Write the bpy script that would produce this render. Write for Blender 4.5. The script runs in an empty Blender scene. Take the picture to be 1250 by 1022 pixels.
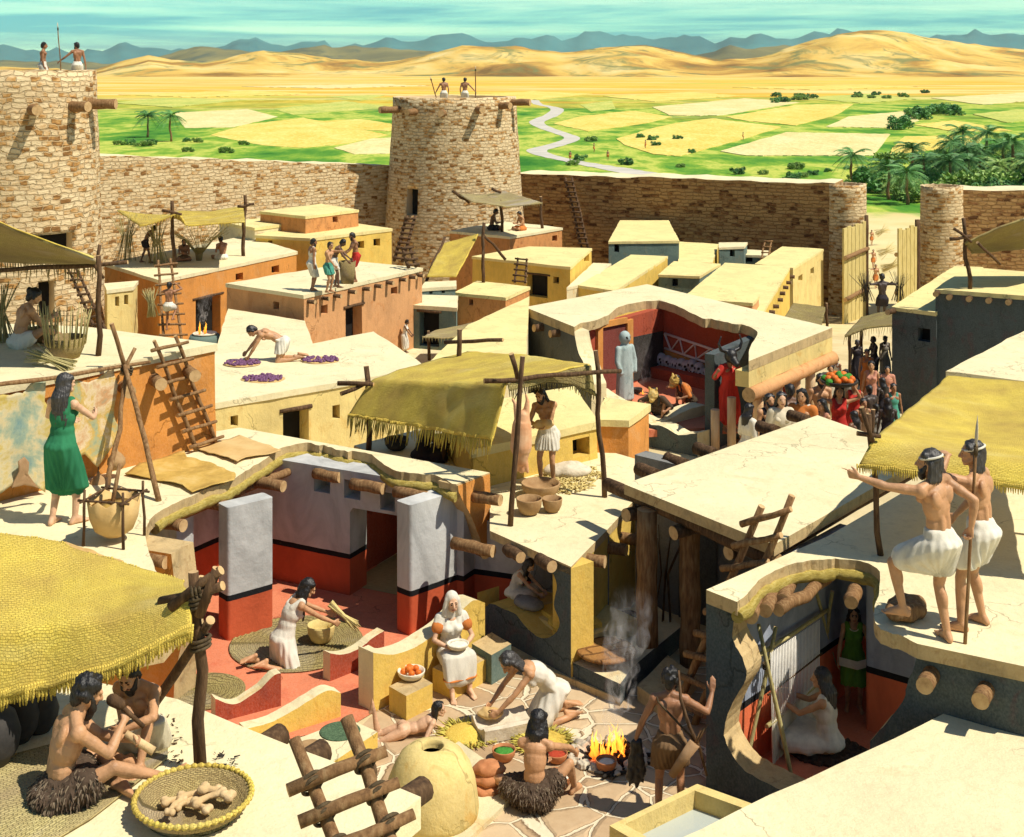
import bpy, bmesh, math, random
from mathutils import Vector, Matrix, noise
random.seed(11)
V = Vector
scene = bpy.context.scene
COL = scene.collection
WORK = bpy.data.scenes.new('work')
# ---------------------------------------------------------------- camera model: level lens, horizon measured on the picture
F, CX, YH, H = 1650.0, 625.0, 80.0, 8.6
def P(px, py, z):                                    # point of the horizontal plane at height z
    y = F*(H-z)/(py-YH); return V(((px-CX)/F*y, y, z))
def D(px, py, y):                                    # point at distance y
    return V(((px-CX)/F*y, y, H-(py-YH)/F*y))
def PW(px, py, a, b):                                # point of the vertical plane through a, b
    d = V((b[0]-a[0], b[1]-a[1])); n = V((-d.y, d.x))
    r = V(((px-CX)/F, 1.0)); t = (n.x*a[0]+n.y*a[1])/(n.x*r.x+n.y*r.y)
    return D(px, py, t)
def T(y):                                            # lie of the land
    pts = [(-50, 0), (29, 0), (33, -2.2), (45, -2.7), (57, -4.0), (78, -6.2), (84, -6.3), (140, -11.4), (1e6, -11.4)]
    for (a, za), (b, zb) in zip(pts, pts[1:]):
        if y <= b: return za+(zb-za)*max(0, (y-a))/(b-a)
# ---------------------------------------------------------------- materials
def new_mat(name):
    m = bpy.data.materials.new(name); m.use_nodes = True; nt = m.node_tree
    return m, nt, nt.nodes['Principled BSDF']
def ramp(nt, fac, stops):
    r = nt.nodes.new('ShaderNodeValToRGB'); cr = r.color_ramp
    while len(cr.elements) < len(stops): cr.elements.new(0.5)
    for e, (p, c) in zip(cr.elements, stops): e.position = p; e.color = (*c, 1)
    nt.links.new(fac, r.inputs[0]); return r.outputs[0]
def coords(nt, kind, scale=(1, 1, 1)):
    if kind == 'World':
        o = nt.nodes.new('ShaderNodeNewGeometry').outputs['Position']
    else:
        o = nt.nodes.new('ShaderNodeTexCoord').outputs[kind]
    mp = nt.nodes.new('ShaderNodeMapping'); mp.inputs['Scale'].default_value = scale
    nt.links.new(o, mp.inputs[0]); return mp.outputs[0]
def nz(nt, vec, scale, detail=5, rough=.55, dist=0):
    n = nt.nodes.new('ShaderNodeTexNoise'); n.inputs['Scale'].default_value = scale
    n.inputs['Detail'].default_value = detail; n.inputs['Roughness'].default_value = rough
    n.inputs['Distortion'].default_value = dist
    nt.links.new(vec, n.inputs['Vector']); return n.outputs['Fac']
def mix(nt, fac, a, b, mode='MIX'):
    m = nt.nodes.new('ShaderNodeMix'); m.data_type = 'RGBA'; m.blend_type = mode
    for s, v in ((0, fac), (6, a), (7, b)):
        if isinstance(v, (int, float)): m.inputs[s].default_value = v
        elif isinstance(v, tuple): m.inputs[s].default_value = (*v, 1)
        else: nt.links.new(v, m.inputs[s])
    return m.outputs[2]
def mathn(nt, op, a, b=0.0, clamp=False):
    m = nt.nodes.new('ShaderNodeMath'); m.operation = op; m.use_clamp = clamp
    for i, v in enumerate((a, b)):
        if isinstance(v, (int, float)): m.inputs[i].default_value = v
        else: nt.links.new(v, m.inputs[i])
    return m.outputs[0]
def bump(nt, bsdf, h, strength, dist=.02):
    b = nt.nodes.new('ShaderNodeBump'); b.inputs['Strength'].default_value = strength
    b.inputs['Distance'].default_value = dist
    nt.links.new(h, b.inputs['Height']); nt.links.new(b.outputs[0], bsdf.inputs['Normal'])
def mottled(name, c1, c2, scale=2.0, c3=None, bscale=18, bstr=.35, rough=.92, stretch=(1, 1, 1), kind='Object', spec=.15, bdist=.02):
    m, nt, b = new_mat(name)
    vec = coords(nt, kind, stretch)
    st = [(.3, c1), (.68, c2)] if c3 is None else [(.25, c1), (.5, c2), (.75, c3)]
    n1 = nz(nt, vec, scale, 7, .62)
    nt.links.new(ramp(nt, n1, st), b.inputs['Base Color'])
    b.inputs['Roughness'].default_value = rough; b.inputs['Specular IOR Level'].default_value = spec
    if bstr: bump(nt, b, nz(nt, vec, bscale, 5, .6), bstr, bdist)
    return m
def plaster(name, c, stain=None, k=.8, scale=.9):     # mud plaster: body colour, brush-like variation, stains of their own
    m, nt, b = new_mat(name)
    vec = coords(nt, 'World', (1, 1, .75))
    lo = tuple(x*k for x in c); hi = tuple(min(.86, x*1.13) for x in c)
    n1 = nz(nt, vec, scale*1.3, 8, .65, .4)
    col = ramp(nt, n1, [(.28, lo), (.5, c), (.72, hi)])
    if stain:
        n2 = nz(nt, vec, scale*2.3, 5, .6, 1.0)
        col = mix(nt, ramp(nt, n2, [(.56, (0, 0, 0)), (.68, (.75, .75, .75))]), col, stain)
    n4 = nz(nt, coords(nt, 'World', (5, 5, .7)), 1.7, 5, .6)       # rain streaks
    col = mix(nt, ramp(nt, n4, [(.52, (0, 0, 0)), (.75, (.35, .35, .35))]), col, tuple(x*.62 for x in c))
    n3 = nz(nt, vec, 42, 4, .6)
    col = mix(nt, .07, col, ramp(nt, n3, [(.35, (.2, .15, .08)), (.65, (.8, .74, .6))]))
    dv = nt.nodes.new('ShaderNodeVectorMath'); dv.operation = 'MULTIPLY_ADD'; nn = nt.nodes.new('ShaderNodeTexNoise'); nn.inputs['Scale'].default_value = 2.6; nn.inputs['Detail'].default_value = 4
    nt.links.new(vec, nn.inputs['Vector']); nt.links.new(nn.outputs['Color'], dv.inputs[0]); dv.inputs[1].default_value = (.7, .7, .7); nt.links.new(vec, dv.inputs[2])
    vo = nt.nodes.new('ShaderNodeTexVoronoi'); vo.feature = 'DISTANCE_TO_EDGE'; vo.inputs['Scale'].default_value = .75; nt.links.new(dv.outputs[0], vo.inputs['Vector'])
    crack = mathn(nt, 'MULTIPLY', ramp(nt, vo.outputs['Distance'], [(.004, (1, 1, 1)), (.011, (0, 0, 0))]), ramp(nt, nz(nt, vec, .8, 3, .5), [(.5, (0, 0, 0)), (.58, (.6, .6, .6))]))
    col = mix(nt, crack, col, tuple(x*.4 for x in c))
    wear = ramp(nt, nz(nt, vec, 2.1, 7, .7, 1.5), [(.6, (0, 0, 0)), (.66, (.45, .45, .45))]); col = mix(nt, wear, col, tuple(min(.8, x*.82+.06*min(1, c[0]*2)) for x in (c[0], c[1]*.92, c[2]*.8)))
    nt.links.new(col, b.inputs['Base Color'])
    b.inputs['Roughness'].default_value = .95; b.inputs['Specular IOR Level'].default_value = .1
    hh = mathn(nt, 'SUBTRACT', mathn(nt, 'ADD', nz(nt, vec, 7, 6, .65), mathn(nt, 'MULTIPLY', n3, .2)), mathn(nt, 'ADD', mathn(nt, 'MULTIPLY', crack, .5), mathn(nt, 'MULTIPLY', wear, .25)))
    bump(nt, b, hh, .4, .05)
    return m
def stonework(name, light, mid, dark, w=.46, h=.19):   # coursed rubble on UVs in metres
    m, nt, b = new_mat(name)
    uv = nt.nodes.new('ShaderNodeTexCoord').outputs['UV']
    nn = nt.nodes.new('ShaderNodeTexNoise'); nn.inputs['Scale'].default_value = 1.9; nn.inputs['Detail'].default_value = 4
    nt.links.new(uv, nn.inputs['Vector'])
    sub = nt.nodes.new('ShaderNodeVectorMath'); sub.operation = 'MULTIPLY_ADD'
    nt.links.new(nn.outputs['Color'], sub.inputs[0]); sub.inputs[1].default_value = (.55, .3, 0); nt.links.new(uv, sub.inputs[2])
    def brick(sw, sh, bias, sq):
        br = nt.nodes.new('ShaderNodeTexBrick'); nt.links.new(sub.outputs[0], br.inputs['Vector'])
        br.inputs['Color1'].default_value = (0, 0, 0, 1); br.inputs['Color2'].default_value = (1, 1, 1, 1)
        br.inputs['Mortar'].default_value = (.45, .45, .45, 1)
        br.inputs['Scale'].default_value = 1; br.inputs['Mortar Size'].default_value = .03; br.inputs['Mortar Smooth'].default_value = .6
        br.inputs['Bias'].default_value = bias; br.inputs['Brick Width'].default_value = sw; br.inputs['Row Height'].default_value = sh
        br.squash = sq; br.squash_frequency = 3; br.offset = .43
        return br
    b1 = brick(w, h, 0, .75)
    n1 = nz(nt, uv, .55, 4, .6)
    fac = mathn(nt, 'ADD', b1.outputs['Color'], mathn(nt, 'MULTIPLY', mathn(nt, 'SUBTRACT', n1, .5), .9))
    n3 = nz(nt, coords(nt, 'UV', (2.2, 5.2, 1)), 1.0, 3, .6)
    fac = mathn(nt, 'ADD', fac, mathn(nt, 'MULTIPLY', mathn(nt, 'SUBTRACT', n3, .5), 1.1))
    col = ramp(nt, fac, [(.2, light), (.64, tuple(.75*a+.25*c for a, c in zip(light, mid))), (.84, mid), (1.0, dark)])
    col = mix(nt, mathn(nt, 'MULTIPLY', mathn(nt, 'MULTIPLY', b1.outputs['Fac'], nz(nt, uv, 1.7, 4, .6)), .55), col, tuple(x*.6 for x in mid))
    nt.links.new(col, b.inputs['Base Color']); b.inputs['Roughness'].default_value = .95; b.inputs['Specular IOR Level'].default_value = .1
    hgt = mathn(nt, 'SUBTRACT', mathn(nt, 'MULTIPLY', n3, .8), b1.outputs['Fac'])
    bump(nt, b, hgt, 1.0, .1)
    return m
def weave(name, c1, c2, size=.09, bs=.8, dark=.45):           # plaited mat on UVs in metres
    m, nt, b = new_mat(name)
    uv = nt.nodes.new('ShaderNodeTexCoord').outputs['UV']
    dn = nt.nodes.new('ShaderNodeTexNoise'); dn.inputs['Scale'].default_value = 3.2; dn.inputs['Detail'].default_value = 5; nt.links.new(uv, dn.inputs['Vector']); dm = nt.nodes.new('ShaderNodeVectorMath'); dm.operation = 'MULTIPLY_ADD'; nt.links.new(dn.outputs['Color'], dm.inputs[0]); dm.inputs[1].default_value = (.12, .12, 0); nt.links.new(uv, dm.inputs[2])
    br = nt.nodes.new('ShaderNodeTexBrick'); nt.links.new(dm.outputs[0], br.inputs['Vector'])
    br.inputs['Color1'].default_value = (*c1, 1); br.inputs['Color2'].default_value = (*c2, 1); br.inputs['Mortar'].default_value = (*[x*dark for x in c2], 1)
    br.inputs['Scale'].default_value = 1; br.inputs['Brick Width'].default_value = size*1.3; br.inputs['Row Height'].default_value = size*.7
    br.inputs['Mortar Size'].default_value = size*.09; br.inputs['Mortar Smooth'].default_value = .7; br.inputs['Bias'].default_value = -.1
    n = nz(nt, uv, 1.4, 6, .6); col = mix(nt, ramp(nt, n, [(.35, (0, 0, 0)), (.65, (.9, .9, .9))]), br.outputs['Color'], (c1[0]*.62, c1[1]*.55, c1[2]*.7)); col = mix(nt, ramp(nt, nz(nt, uv, .7, 5, .6, .8), [(.5, (0, 0, 0)), (.7, (.55, .55, .55))]), col, (min(.8, c1[0]*1.08), min(.75, c1[1]*1.15), c1[2]*2.3))
    nt.links.new(col, b.inputs['Base Color']); b.inputs['Roughness'].default_value = .85; b.inputs['Specular IOR Level'].default_value = .2
    bump(nt, b, mathn(nt, 'SUBTRACT', nz(nt, uv, 30, 3, .6), mathn(nt, 'MULTIPLY', br.outputs['Fac'], 1.2)), bs, .02)
    return m
M = {}
# ---------------------------------------------------------------- mesh helpers
def link(ob): COL.objects.link(ob); return ob
def tag(o, label=None, cat=None, group=None, kind=None):
    for k, v in (('label', label), ('category', cat), ('group', group), ('kind', kind)):
        if v: o[k] = v
    return o
def empty(name, loc=(0, 0, 0), rz=0, label=None, cat=None, group=None):
    o = bpy.data.objects.new(name, None); link(o); o.location = loc; o.rotation_euler = (0, 0, rz); o.empty_display_size = .2
    return tag(o, label, cat, group)
def mk(name, bm, mats, parent=None, smooth=False, label=None, cat=None, group=None, kind=None, loc=None, uv=True):
    if isinstance(bm, bmesh.types.BMesh):
        me = bpy.data.meshes.new(name); bmesh.ops.recalc_face_normals(bm, faces=bm.faces[:]); bm.to_mesh(me); bm.free()
    else: me = bm
    for m in (mats if isinstance(mats, (list, tuple)) else [mats]): me.materials.append(m)
    if smooth: me.polygons.foreach_set('use_smooth', [True]*len(me.polygons))
    ob = bpy.data.objects.new(name, me); link(ob)
    if parent is not None: ob.parent = parent
    if loc is not None: ob.location = loc
    return tag(ob, label, cat, group, kind)
def world(name, bm, mats, parent, **k):                  # a part whose mesh is in world coordinates
    bm.transform(parent_inv(parent)); return mk(name, bm, mats, parent, **k)
def parent_inv(p):
    m = Matrix.Translation(p.location) @ p.rotation_euler.to_matrix().to_4x4() @ Matrix.Diagonal((*p.scale, 1))
    return m.inverted()
def evalmesh(me, setup):
    ob = bpy.data.objects.new('w', me); WORK.collection.objects.link(ob); ex = setup(ob) or []
    vl = WORK.view_layers[0]; vl.update(); dg = vl.depsgraph
    m = bpy.data.meshes.new_from_object(ob.evaluated_get(dg), preserve_all_data_layers=True, depsgraph=dg)
    for e in [ob]+ex: bpy.data.objects.remove(e)
    return m
def basis(d, up=V((0, 0, 1))):
    d = d.normalized(); u = up if abs(d.dot(up)) < .97 else V((1, 0, 0))
    x = d.cross(u).normalized(); y = x.cross(d); return x, y, d
def tube(bm, pts, rad, seg=8, cap=True, mi=0, capmi=None, flat=1.0, up=V((0, 0, 1))):
    pts = [V(p) for p in pts]; n = len(pts)
    if not isinstance(rad, (list, tuple)): rad = [rad]*n
    rings = []; uvl = bm.loops.layers.uv.verify(); L = 0
    for i, p in enumerate(pts):
        d = pts[min(i+1, n-1)]-pts[max(i-1, 0)]; x, y, _ = basis(d, up)
        rings.append([bm.verts.new(p+x*math.cos(a)*rad[i]+y*math.sin(a)*rad[i]*flat) for a in [2*math.pi*k/seg for k in range(seg)]])
    for i in range(n-1):
        l2 = L+(pts[i+1]-pts[i]).length
        for k in range(seg):
            f = bm.faces.new((rings[i][k], rings[i][(k+1) % seg], rings[i+1][(k+1) % seg], rings[i+1][k])); f.material_index = mi; f.smooth = True
            u0, u1 = k/seg*rad[i]*6.28, (k+1)/seg*rad[i]*6.28
            for lp, q in zip(f.loops, ((u0, L), (u1, L), (u1, l2), (u0, l2))): lp[uvl].uv = q
        L = l2
    if cap:
        for r in (rings[0], rings[-1][::-1]):
            f = bm.faces.new(r[::-1]); f.material_index = mi if capmi is None else capmi
    return rings
def pole(bm, a, b, ra, rb=None, seg=8, wob=.5, mi=0, capmi=None, steps=None):   # crooked tapered branch
    a, b = V(a), V(b); rb = ra if rb is None else rb; n = steps or max(2, min(9, int((b-a).length/.35)+2)); x, y, _ = basis(b-a)
    s = random.uniform(0, 50); pts = []; rr = []
    for i in range(n):
        t = i/(n-1); w = wob*ra*math.sin(math.pi*t)**.5 if 0 < t < 1 else 0
        pts.append(a.lerp(b, t)+x*w*noise.noise((s, t*3, 0))*2+y*w*noise.noise((0, t*3, s))*2)
        rr.append((ra+(rb-ra)*t)*(1+.16*noise.noise((s, t*7, 5))))
    tube(bm, pts, rr, seg, True, mi, capmi); return bm
def ell(bm, c, r, rot=None, seg=14, rings=9, mi=0):
    m = Matrix.Translation(c) @ (rot.to_4x4() if rot is not None else Matrix.Identity(4)) @ Matrix.Diagonal((*r, 1))
    top, bot = bm.verts.new(m @ V((0, 0, 1))), bm.verts.new(m @ V((0, 0, -1))); rs = []; out = [top, bot]
    for j in range(1, rings):
        t = math.pi*j/rings; z, q = math.cos(t), math.sin(t); rs.append([bm.verts.new(m @ V((q*math.cos(6.2831853*k/seg), q*math.sin(6.2831853*k/seg), z))) for k in range(seg)]); out += rs[-1]
    fs = []
    for k in range(seg):
        n = (k+1) % seg; fs.append(bm.faces.new((top, rs[0][k], rs[0][n]))); fs.append(bm.faces.new((bot, rs[-1][n], rs[-1][k])))
        for a, b in zip(rs, rs[1:]): fs.append(bm.faces.new((a[k], b[k], b[n], a[n])))
    for f in fs: f.material_index = mi; f.smooth = True
    return out
def caps(bm, a, b, ra, rb=None, seg=10):               # tapered capsule
    a, b = V(a), V(b); rb = ra if rb is None else rb; d = b-a
    if d.length < 1e-5: ell(bm, a, (ra, ra, ra), None, seg, 7); return
    _, _, dn = basis(d); L = d.length; pts = []; rr = []
    for t in (-.97, -.8, -.45): pts.append(a+dn*ra*t); rr.append(ra*math.sqrt(1-t*t))
    pts.append(a); rr.append(ra); pts.append(b); rr.append(rb)
    for t in (.45, .8, .97): pts.append(b+dn*rb*t); rr.append(rb*math.sqrt(1-t*t))
    tube(bm, pts, rr, seg)
def hull(bm, balls, seg=10):                           # convex hull of spheres (drapes cloth over limbs)
    b2 = bmesh.new()
    for c, r in balls:
        r = r if isinstance(r, tuple) else (r, r, r)
        bmesh.ops.create_uvsphere(b2, u_segments=seg, v_segments=6, radius=1, matrix=Matrix.Translation(c) @ Matrix.Diagonal((*r, 1)))
    res = bmesh.ops.convex_hull(b2, input=b2.verts[:])
    hv = {v for f in b2.faces for v in f.verts}
    keep = [f for f in res['geom'] if isinstance(f, bmesh.types.BMFace)]
    mp = {}
    for f in keep:
        vs = []
        for v in f.verts:
            if v not in mp: mp[v] = bm.verts.new(v.co)
            vs.append(mp[v])
        try: bm.faces.new(vs)
        except ValueError: pass
    b2.free()
def remesh(bm, vox, sm=3, disp=None, fac=.5):
    me = bpy.data.meshes.new('r'); bm.to_mesh(me); bm.free()
    def s(o):
        r = o.modifiers.new('r', 'REMESH'); r.mode = 'VOXEL'; r.voxel_size = vox; r.use_smooth_shade = True
        if sm: k = o.modifiers.new('s', 'SMOOTH'); k.iterations = sm; k.factor = fac
    m = evalmesh(me, s)
    if disp:
        n = len(m.vertices); co = [0.0]*(3*n); no = [0.0]*(3*n); m.vertices.foreach_get('co', co); m.vertex_normals.foreach_get('vector', no)
        for i in range(n):
            k = 3*i; d = disp(V(co[k:k+3])); co[k] += no[k]*d; co[k+1] += no[k+1]*d; co[k+2] += no[k+2]*d
        m.vertices.foreach_set('co', co); m.update()
    m.polygons.foreach_set('use_smooth', [True]*len(m.polygons))
    return m
def box(bm, c, s, rz=0, mi=0):
    m = Matrix.Translation(c) @ Matrix.Rotation(rz, 4, 'Z') @ Matrix.Diagonal((*s, 1))
    vs = bmesh.ops.create_cube(bm, size=1, matrix=m)['verts']
    for f in {f for v in vs for f in v.link_faces}: f.material_index = mi
    return vs
def lathe(bm, prof, c, seg=24, mi=0, squash=1):
    c = V(c); rings = []
    for r, z in prof:
        rings.append([bm.verts.new(c+V((r*math.cos(2*math.pi*k/seg), r*math.sin(2*math.pi*k/seg)*squash, z))) for k in range(seg)])
    for a, b in zip(rings, rings[1:]):
        for k in range(seg):
            f = bm.faces.new((a[k], a[(k+1) % seg], b[(k+1) % seg], b[k])); f.material_index = mi; f.smooth = True
    for r, rev in ((rings[0], 1), (rings[-1], 0)):
        f = bm.faces.new(r[::-1] if rev else r); f.material_index = mi
    return rings
def dens(poly, step, jit=0, close=True):                # denser outline with a hand-made wobble
    out = []; n = len(poly)
    for i in range(n if close else n-1):
        a, b = V(poly[i]), V(poly[(i+1) % n]); k = max(1, int((b-a).length/step))
        for j in range(k):
            p = a.lerp(b, j/k)
            if j and jit:
                q = noise.noise_vector(V((p.x*1.7, p.y*1.7, 1)))*jit; p = p+(q if len(p) == 3 else q.xy)
            out.append(p)
    if not close: out.append(V(poly[-1]))
    return out
def prism(bm, poly, z0, z1, step=.6, jit=.02, mi=0, topmi=None, uvs=True, taper=0):
    pts = dens([V((p[0], p[1])) for p in poly], step, jit); n = len(pts); uvl = bm.loops.layers.uv.verify()
    area = sum(pts[i].x*pts[(i+1) % n].y-pts[(i+1) % n].x*pts[i].y for i in range(n))
    if area < 0: pts.reverse()
    nz_ = max(1, min(8, int((z1-z0)/.8))); cen = sum(pts, V((0, 0)))/n; rings = []
    for j in range(nz_+1):
        t = j/nz_; z = z0+(z1-z0)*t; ring = []
        for p in pts:
            q = p+(p-cen).normalized()*taper*(1-t)
            if jit and 0 < j < nz_: q = q+V((noise.noise((p.x*1.3, p.y*1.3, z*1.3)), noise.noise((p.y*1.3, z*1.3, p.x*1.3))))*jit
            ring.append(bm.verts.new((q.x, q.y, z+(noise.noise((p.x*.9, p.y*.9, 3))*jit*.8 if j == nz_ else 0))))
        rings.append(ring)
    L = 0
    for i in range(n):
        k = (i+1) % n; l2 = L+(pts[k]-pts[i]).length
        for j in range(nz_):
            f = bm.faces.new((rings[j][i], rings[j][k], rings[j+1][k], rings[j+1][i])); f.material_index = mi
            za, zb = rings[j][i].co.z, rings[j+1][i].co.z
            for lp, q in zip(f.loops, ((L, za), (l2, za), (l2, zb), (L, zb))): lp[uvl].uv = q
        L = l2
    ft = bm.faces.new(rings[-1]); ft.material_index = mi if topmi is None else topmi
    for lp in ft.loops: lp[uvl].uv = (lp.vert.co.x, lp.vert.co.y)
    fb = bm.faces.new(rings[0][::-1]); fb.material_index = mi
    ft.normal_update(); fb.normal_update(); bmesh.ops.triangulate(bm, faces=[ft, fb]); return bm
def slab(bm, pts, off, mi=0, sidemi=None, backmi=None):   # solid from a planar outline (3D points) pushed by off
    pts = [V(p) for p in pts]; n = len(pts); off = V(off)
    a = [bm.verts.new(p) for p in pts]; b = [bm.verts.new(p+off) for p in pts]; uvl = bm.loops.layers.uv.verify()
    fa = bm.faces.new(a); fb = bm.faces.new(b[::-1]); fa.material_index = mi; fb.material_index = mi if backmi is None else backmi
    for f in (fa, fb):
        for lp in f.loops: lp[uvl].uv = (V((lp.vert.co.x-pts[0].x, lp.vert.co.y-pts[0].y)).length, lp.vert.co.z)
    for i in range(n):
        k = (i+1) % n; f = bm.faces.new((a[k], a[i], b[i], b[k])); f.material_index = mi if sidemi is None else sidemi
        for lp, q in zip(f.loops, ((0, 0), (1, 0), (1, .3), (0, .3))): lp[uvl].uv = q
    fa.normal_update(); fb.normal_update(); bmesh.ops.triangulate(bm, faces=[fa, fb]); return bm
def wavy(pts, step=6, amp=1.5):                          # broken edge through picture points (smooth)
    out = []; n = len(pts)
    for i in range(n-1):
        p0, p1, p2, p3 = V(pts[max(i-1, 0)]), V(pts[i]), V(pts[i+1]), V(pts[min(i+2, n-1)])
        k = max(2, int((p2-p1).length/step))
        for j in range(k):
            t = j/k
            q = .5*((2*p1)+(p2-p0)*t+(2*p0-5*p1+4*p2-p3)*t*t+(3*p1-p0-3*p2+p3)*t**3)
            out.append((q.x+amp*noise.noise((q.x*.13, q.y*.13, 1)), q.y+amp*noise.noise((q.x*.13, q.y*.13, 7))))
    out.append(tuple(pts[-1])); return out
def copy_tree(o, parent=None):
    c = o.copy(); COL.objects.link(c); c.parent = parent
    for ch in list(o.children): copy_tree(ch, c)
    return c
# ---------------------------------------------------------------- people
def skin_mat(name, c):
    m, nt, b = new_mat(name)
    vec = coords(nt, 'Object')
    col = ramp(nt, nz(nt, vec, 5, 6, .6), [(.28, tuple(x*.62 for x in c)), (.5, c), (.75, tuple(min(1, x*1.18) for x in c))]); col = mix(nt, ramp(nt, nz(nt, coords(nt, 'Object', (1, 1, .6)), 16, 5, .7), [(.52, (0, 0, 0)), (.72, (.5, .5, .5))]), col, (c[0]*.9+.08, c[1]*.9+.07, c[2]*.9+.05))
    nt.links.new(col, b.inputs['Base Color']); b.inputs['Roughness'].default_value = .5; b.inputs['Specular IOR Level'].default_value = .35
    b.inputs['Subsurface Weight'].default_value = 0
    bump(nt, b, mathn(nt, 'ADD', nz(nt, vec, 13, 4, .6), mathn(nt, 'MULTIPLY', nz(nt, vec, 60, 3, .6), .4)), .5, .014); return m
def fabric(name, c, stripe=None):
    m, nt, b = new_mat(name)
    vec = coords(nt, 'Object'); n = nz(nt, coords(nt, 'Object', (1, 1, .35)), 7, 6, .6)
    nt.links.new(ramp(nt, n, [(.3, tuple(x*.7 for x in c)), (.6, c)]), b.inputs['Base Color'])
    b.inputs['Roughness'].default_value = .9; b.inputs['Specular IOR Level'].default_value = .1
    bump(nt, b, mathn(nt, 'ADD', n, mathn(nt, 'MULTIPLY', nz(nt, vec, 160, 2, .5), .3)), .5, .02); return m
def hairmat(name, c):
    m, nt, b = new_mat(name)
    n = nz(nt, coords(nt, 'Object', (14, 14, 1.2)), 5, 4, .6)
    nt.links.new(ramp(nt, n, [(.35, tuple(x*.5 for x in c)), (.7, tuple(x*1.8 for x in c))]), b.inputs['Base Color'])
    b.inputs['Roughness'].default_value = .45; bump(nt, b, n, .7, .01); return m
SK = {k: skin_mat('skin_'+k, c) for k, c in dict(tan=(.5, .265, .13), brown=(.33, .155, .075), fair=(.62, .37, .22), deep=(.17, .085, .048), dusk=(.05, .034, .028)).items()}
HR = {k: hairmat('hair_'+k, c) for k, c in dict(black=(.012, .01, .009), brown=(.04, .022, .012), grey=(.2, .19, .18), sheen=(.04, .036, .033)).items()}  # one lighter black carries the hair highlights in its colour
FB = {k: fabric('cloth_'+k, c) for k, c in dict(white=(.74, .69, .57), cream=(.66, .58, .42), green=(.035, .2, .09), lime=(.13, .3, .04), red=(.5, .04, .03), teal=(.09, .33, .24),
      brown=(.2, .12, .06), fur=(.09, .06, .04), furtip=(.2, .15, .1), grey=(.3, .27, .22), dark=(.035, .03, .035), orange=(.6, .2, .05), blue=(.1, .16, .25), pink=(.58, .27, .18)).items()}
M['eye'] = mottled('eye_dark', (.008, .006, .005), (.015, .01, .008), bstr=0, rough=.3)
M['lip'] = mottled('lip', (.3, .1, .07), (.36, .13, .09), bstr=0, rough=.5)
def euler(p, yaw=0, roll=0):                           # p forward, yaw to the left, roll to the right (degrees)
    r = math.radians
    return Matrix.Rotation(r(yaw), 3, 'Z') @ Matrix.Rotation(-r(p), 3, 'X') @ Matrix.Rotation(r(roll), 3, 'Y')
def ik(a, t, l1, l2, pole):
    d = t-a; L = min(d.length, (l1+l2)*.995); L = max(L, abs(l1-l2)+.03); dn = d.normalized()
    c = (l1*l1+L*L-l2*l2)/(2*L); h = math.sqrt(max(1e-6, l1*l1-c*c)); pole = V(pole)
    q = pole-dn*pole.dot(dn)
    if q.length < 1e-3: q = V((0, 1, .01))-dn*dn.y
    return a+dn*c+q.normalized()*h, a+dn*L
STAND = dict(pel=(0, 0, .93), lean=(2, 0, 0), head=(5, 0, 0), RH=(.27, .05, .84), LH=(-.27, .05, .84), RE=(.4, -1, 0), LE=(-.4, -1, 0),
             RF=(.1, -.02, .085), LF=(-.1, .02, .085), RK=(.1, 1, 0), LK=(-.1, 1, 0), RT=(.2, 1, 0), LT=(-.2, 1, 0))
def joints(pose, fem):
    q = dict(STAND); q.update(pose); J = dict(q=q); r = math.radians
    p = V(q['pel']); pi, si, tw = q['lean']; pt = q.get('tilt', .4)
    Rp = euler(pi*pt, q.get('pyaw', 0), si*pt); Rc = euler(pi, q.get('pyaw', 0)+tw, si)
    up, uc = Rp @ V((0, 0, 1)), Rc @ V((0, 0, 1))
    J.update(Rp=Rp, Rc=Rc, Rh=euler(*[q['head'][0], q['head'][1], q['head'][2]]), pel=p)
    Rm = euler(pi*(1+pt)/2, q.get('pyaw', 0)+tw*.5, si*(1+pt)/2)
    J['waist'] = p+up*.15; J['chest'] = J['waist']+(Rm @ V((0, 0, 1)))*.18; J['neck'] = J['chest']+uc*.19
    J['head'] = J['neck']+(uc*.45+J['Rh'] @ V((0, 0, .55)))*.1+J['Rh'] @ V((0, .02, .085))
    sw = .158 if fem else .182
    for s, k in ((1, 'R'), (-1, 'L')):
        J[k+'s'] = J['neck']+Rc @ V((s*sw, -.005, -.045+q.get(k+'up', 0)))
        J[k+'e'], J[k+'w'] = ik(J[k+'s'], V(q[k+'H']), .29, .25, q[k+'E'])
        J[k+'hip'] = p+Rp @ V((s*.092, 0, -.03))
        J[k+'k'], J[k+'a'] = ik(J[k+'hip'], V(q[k+'F']), .43, .41, q[k+'K'])
    return J
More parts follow.
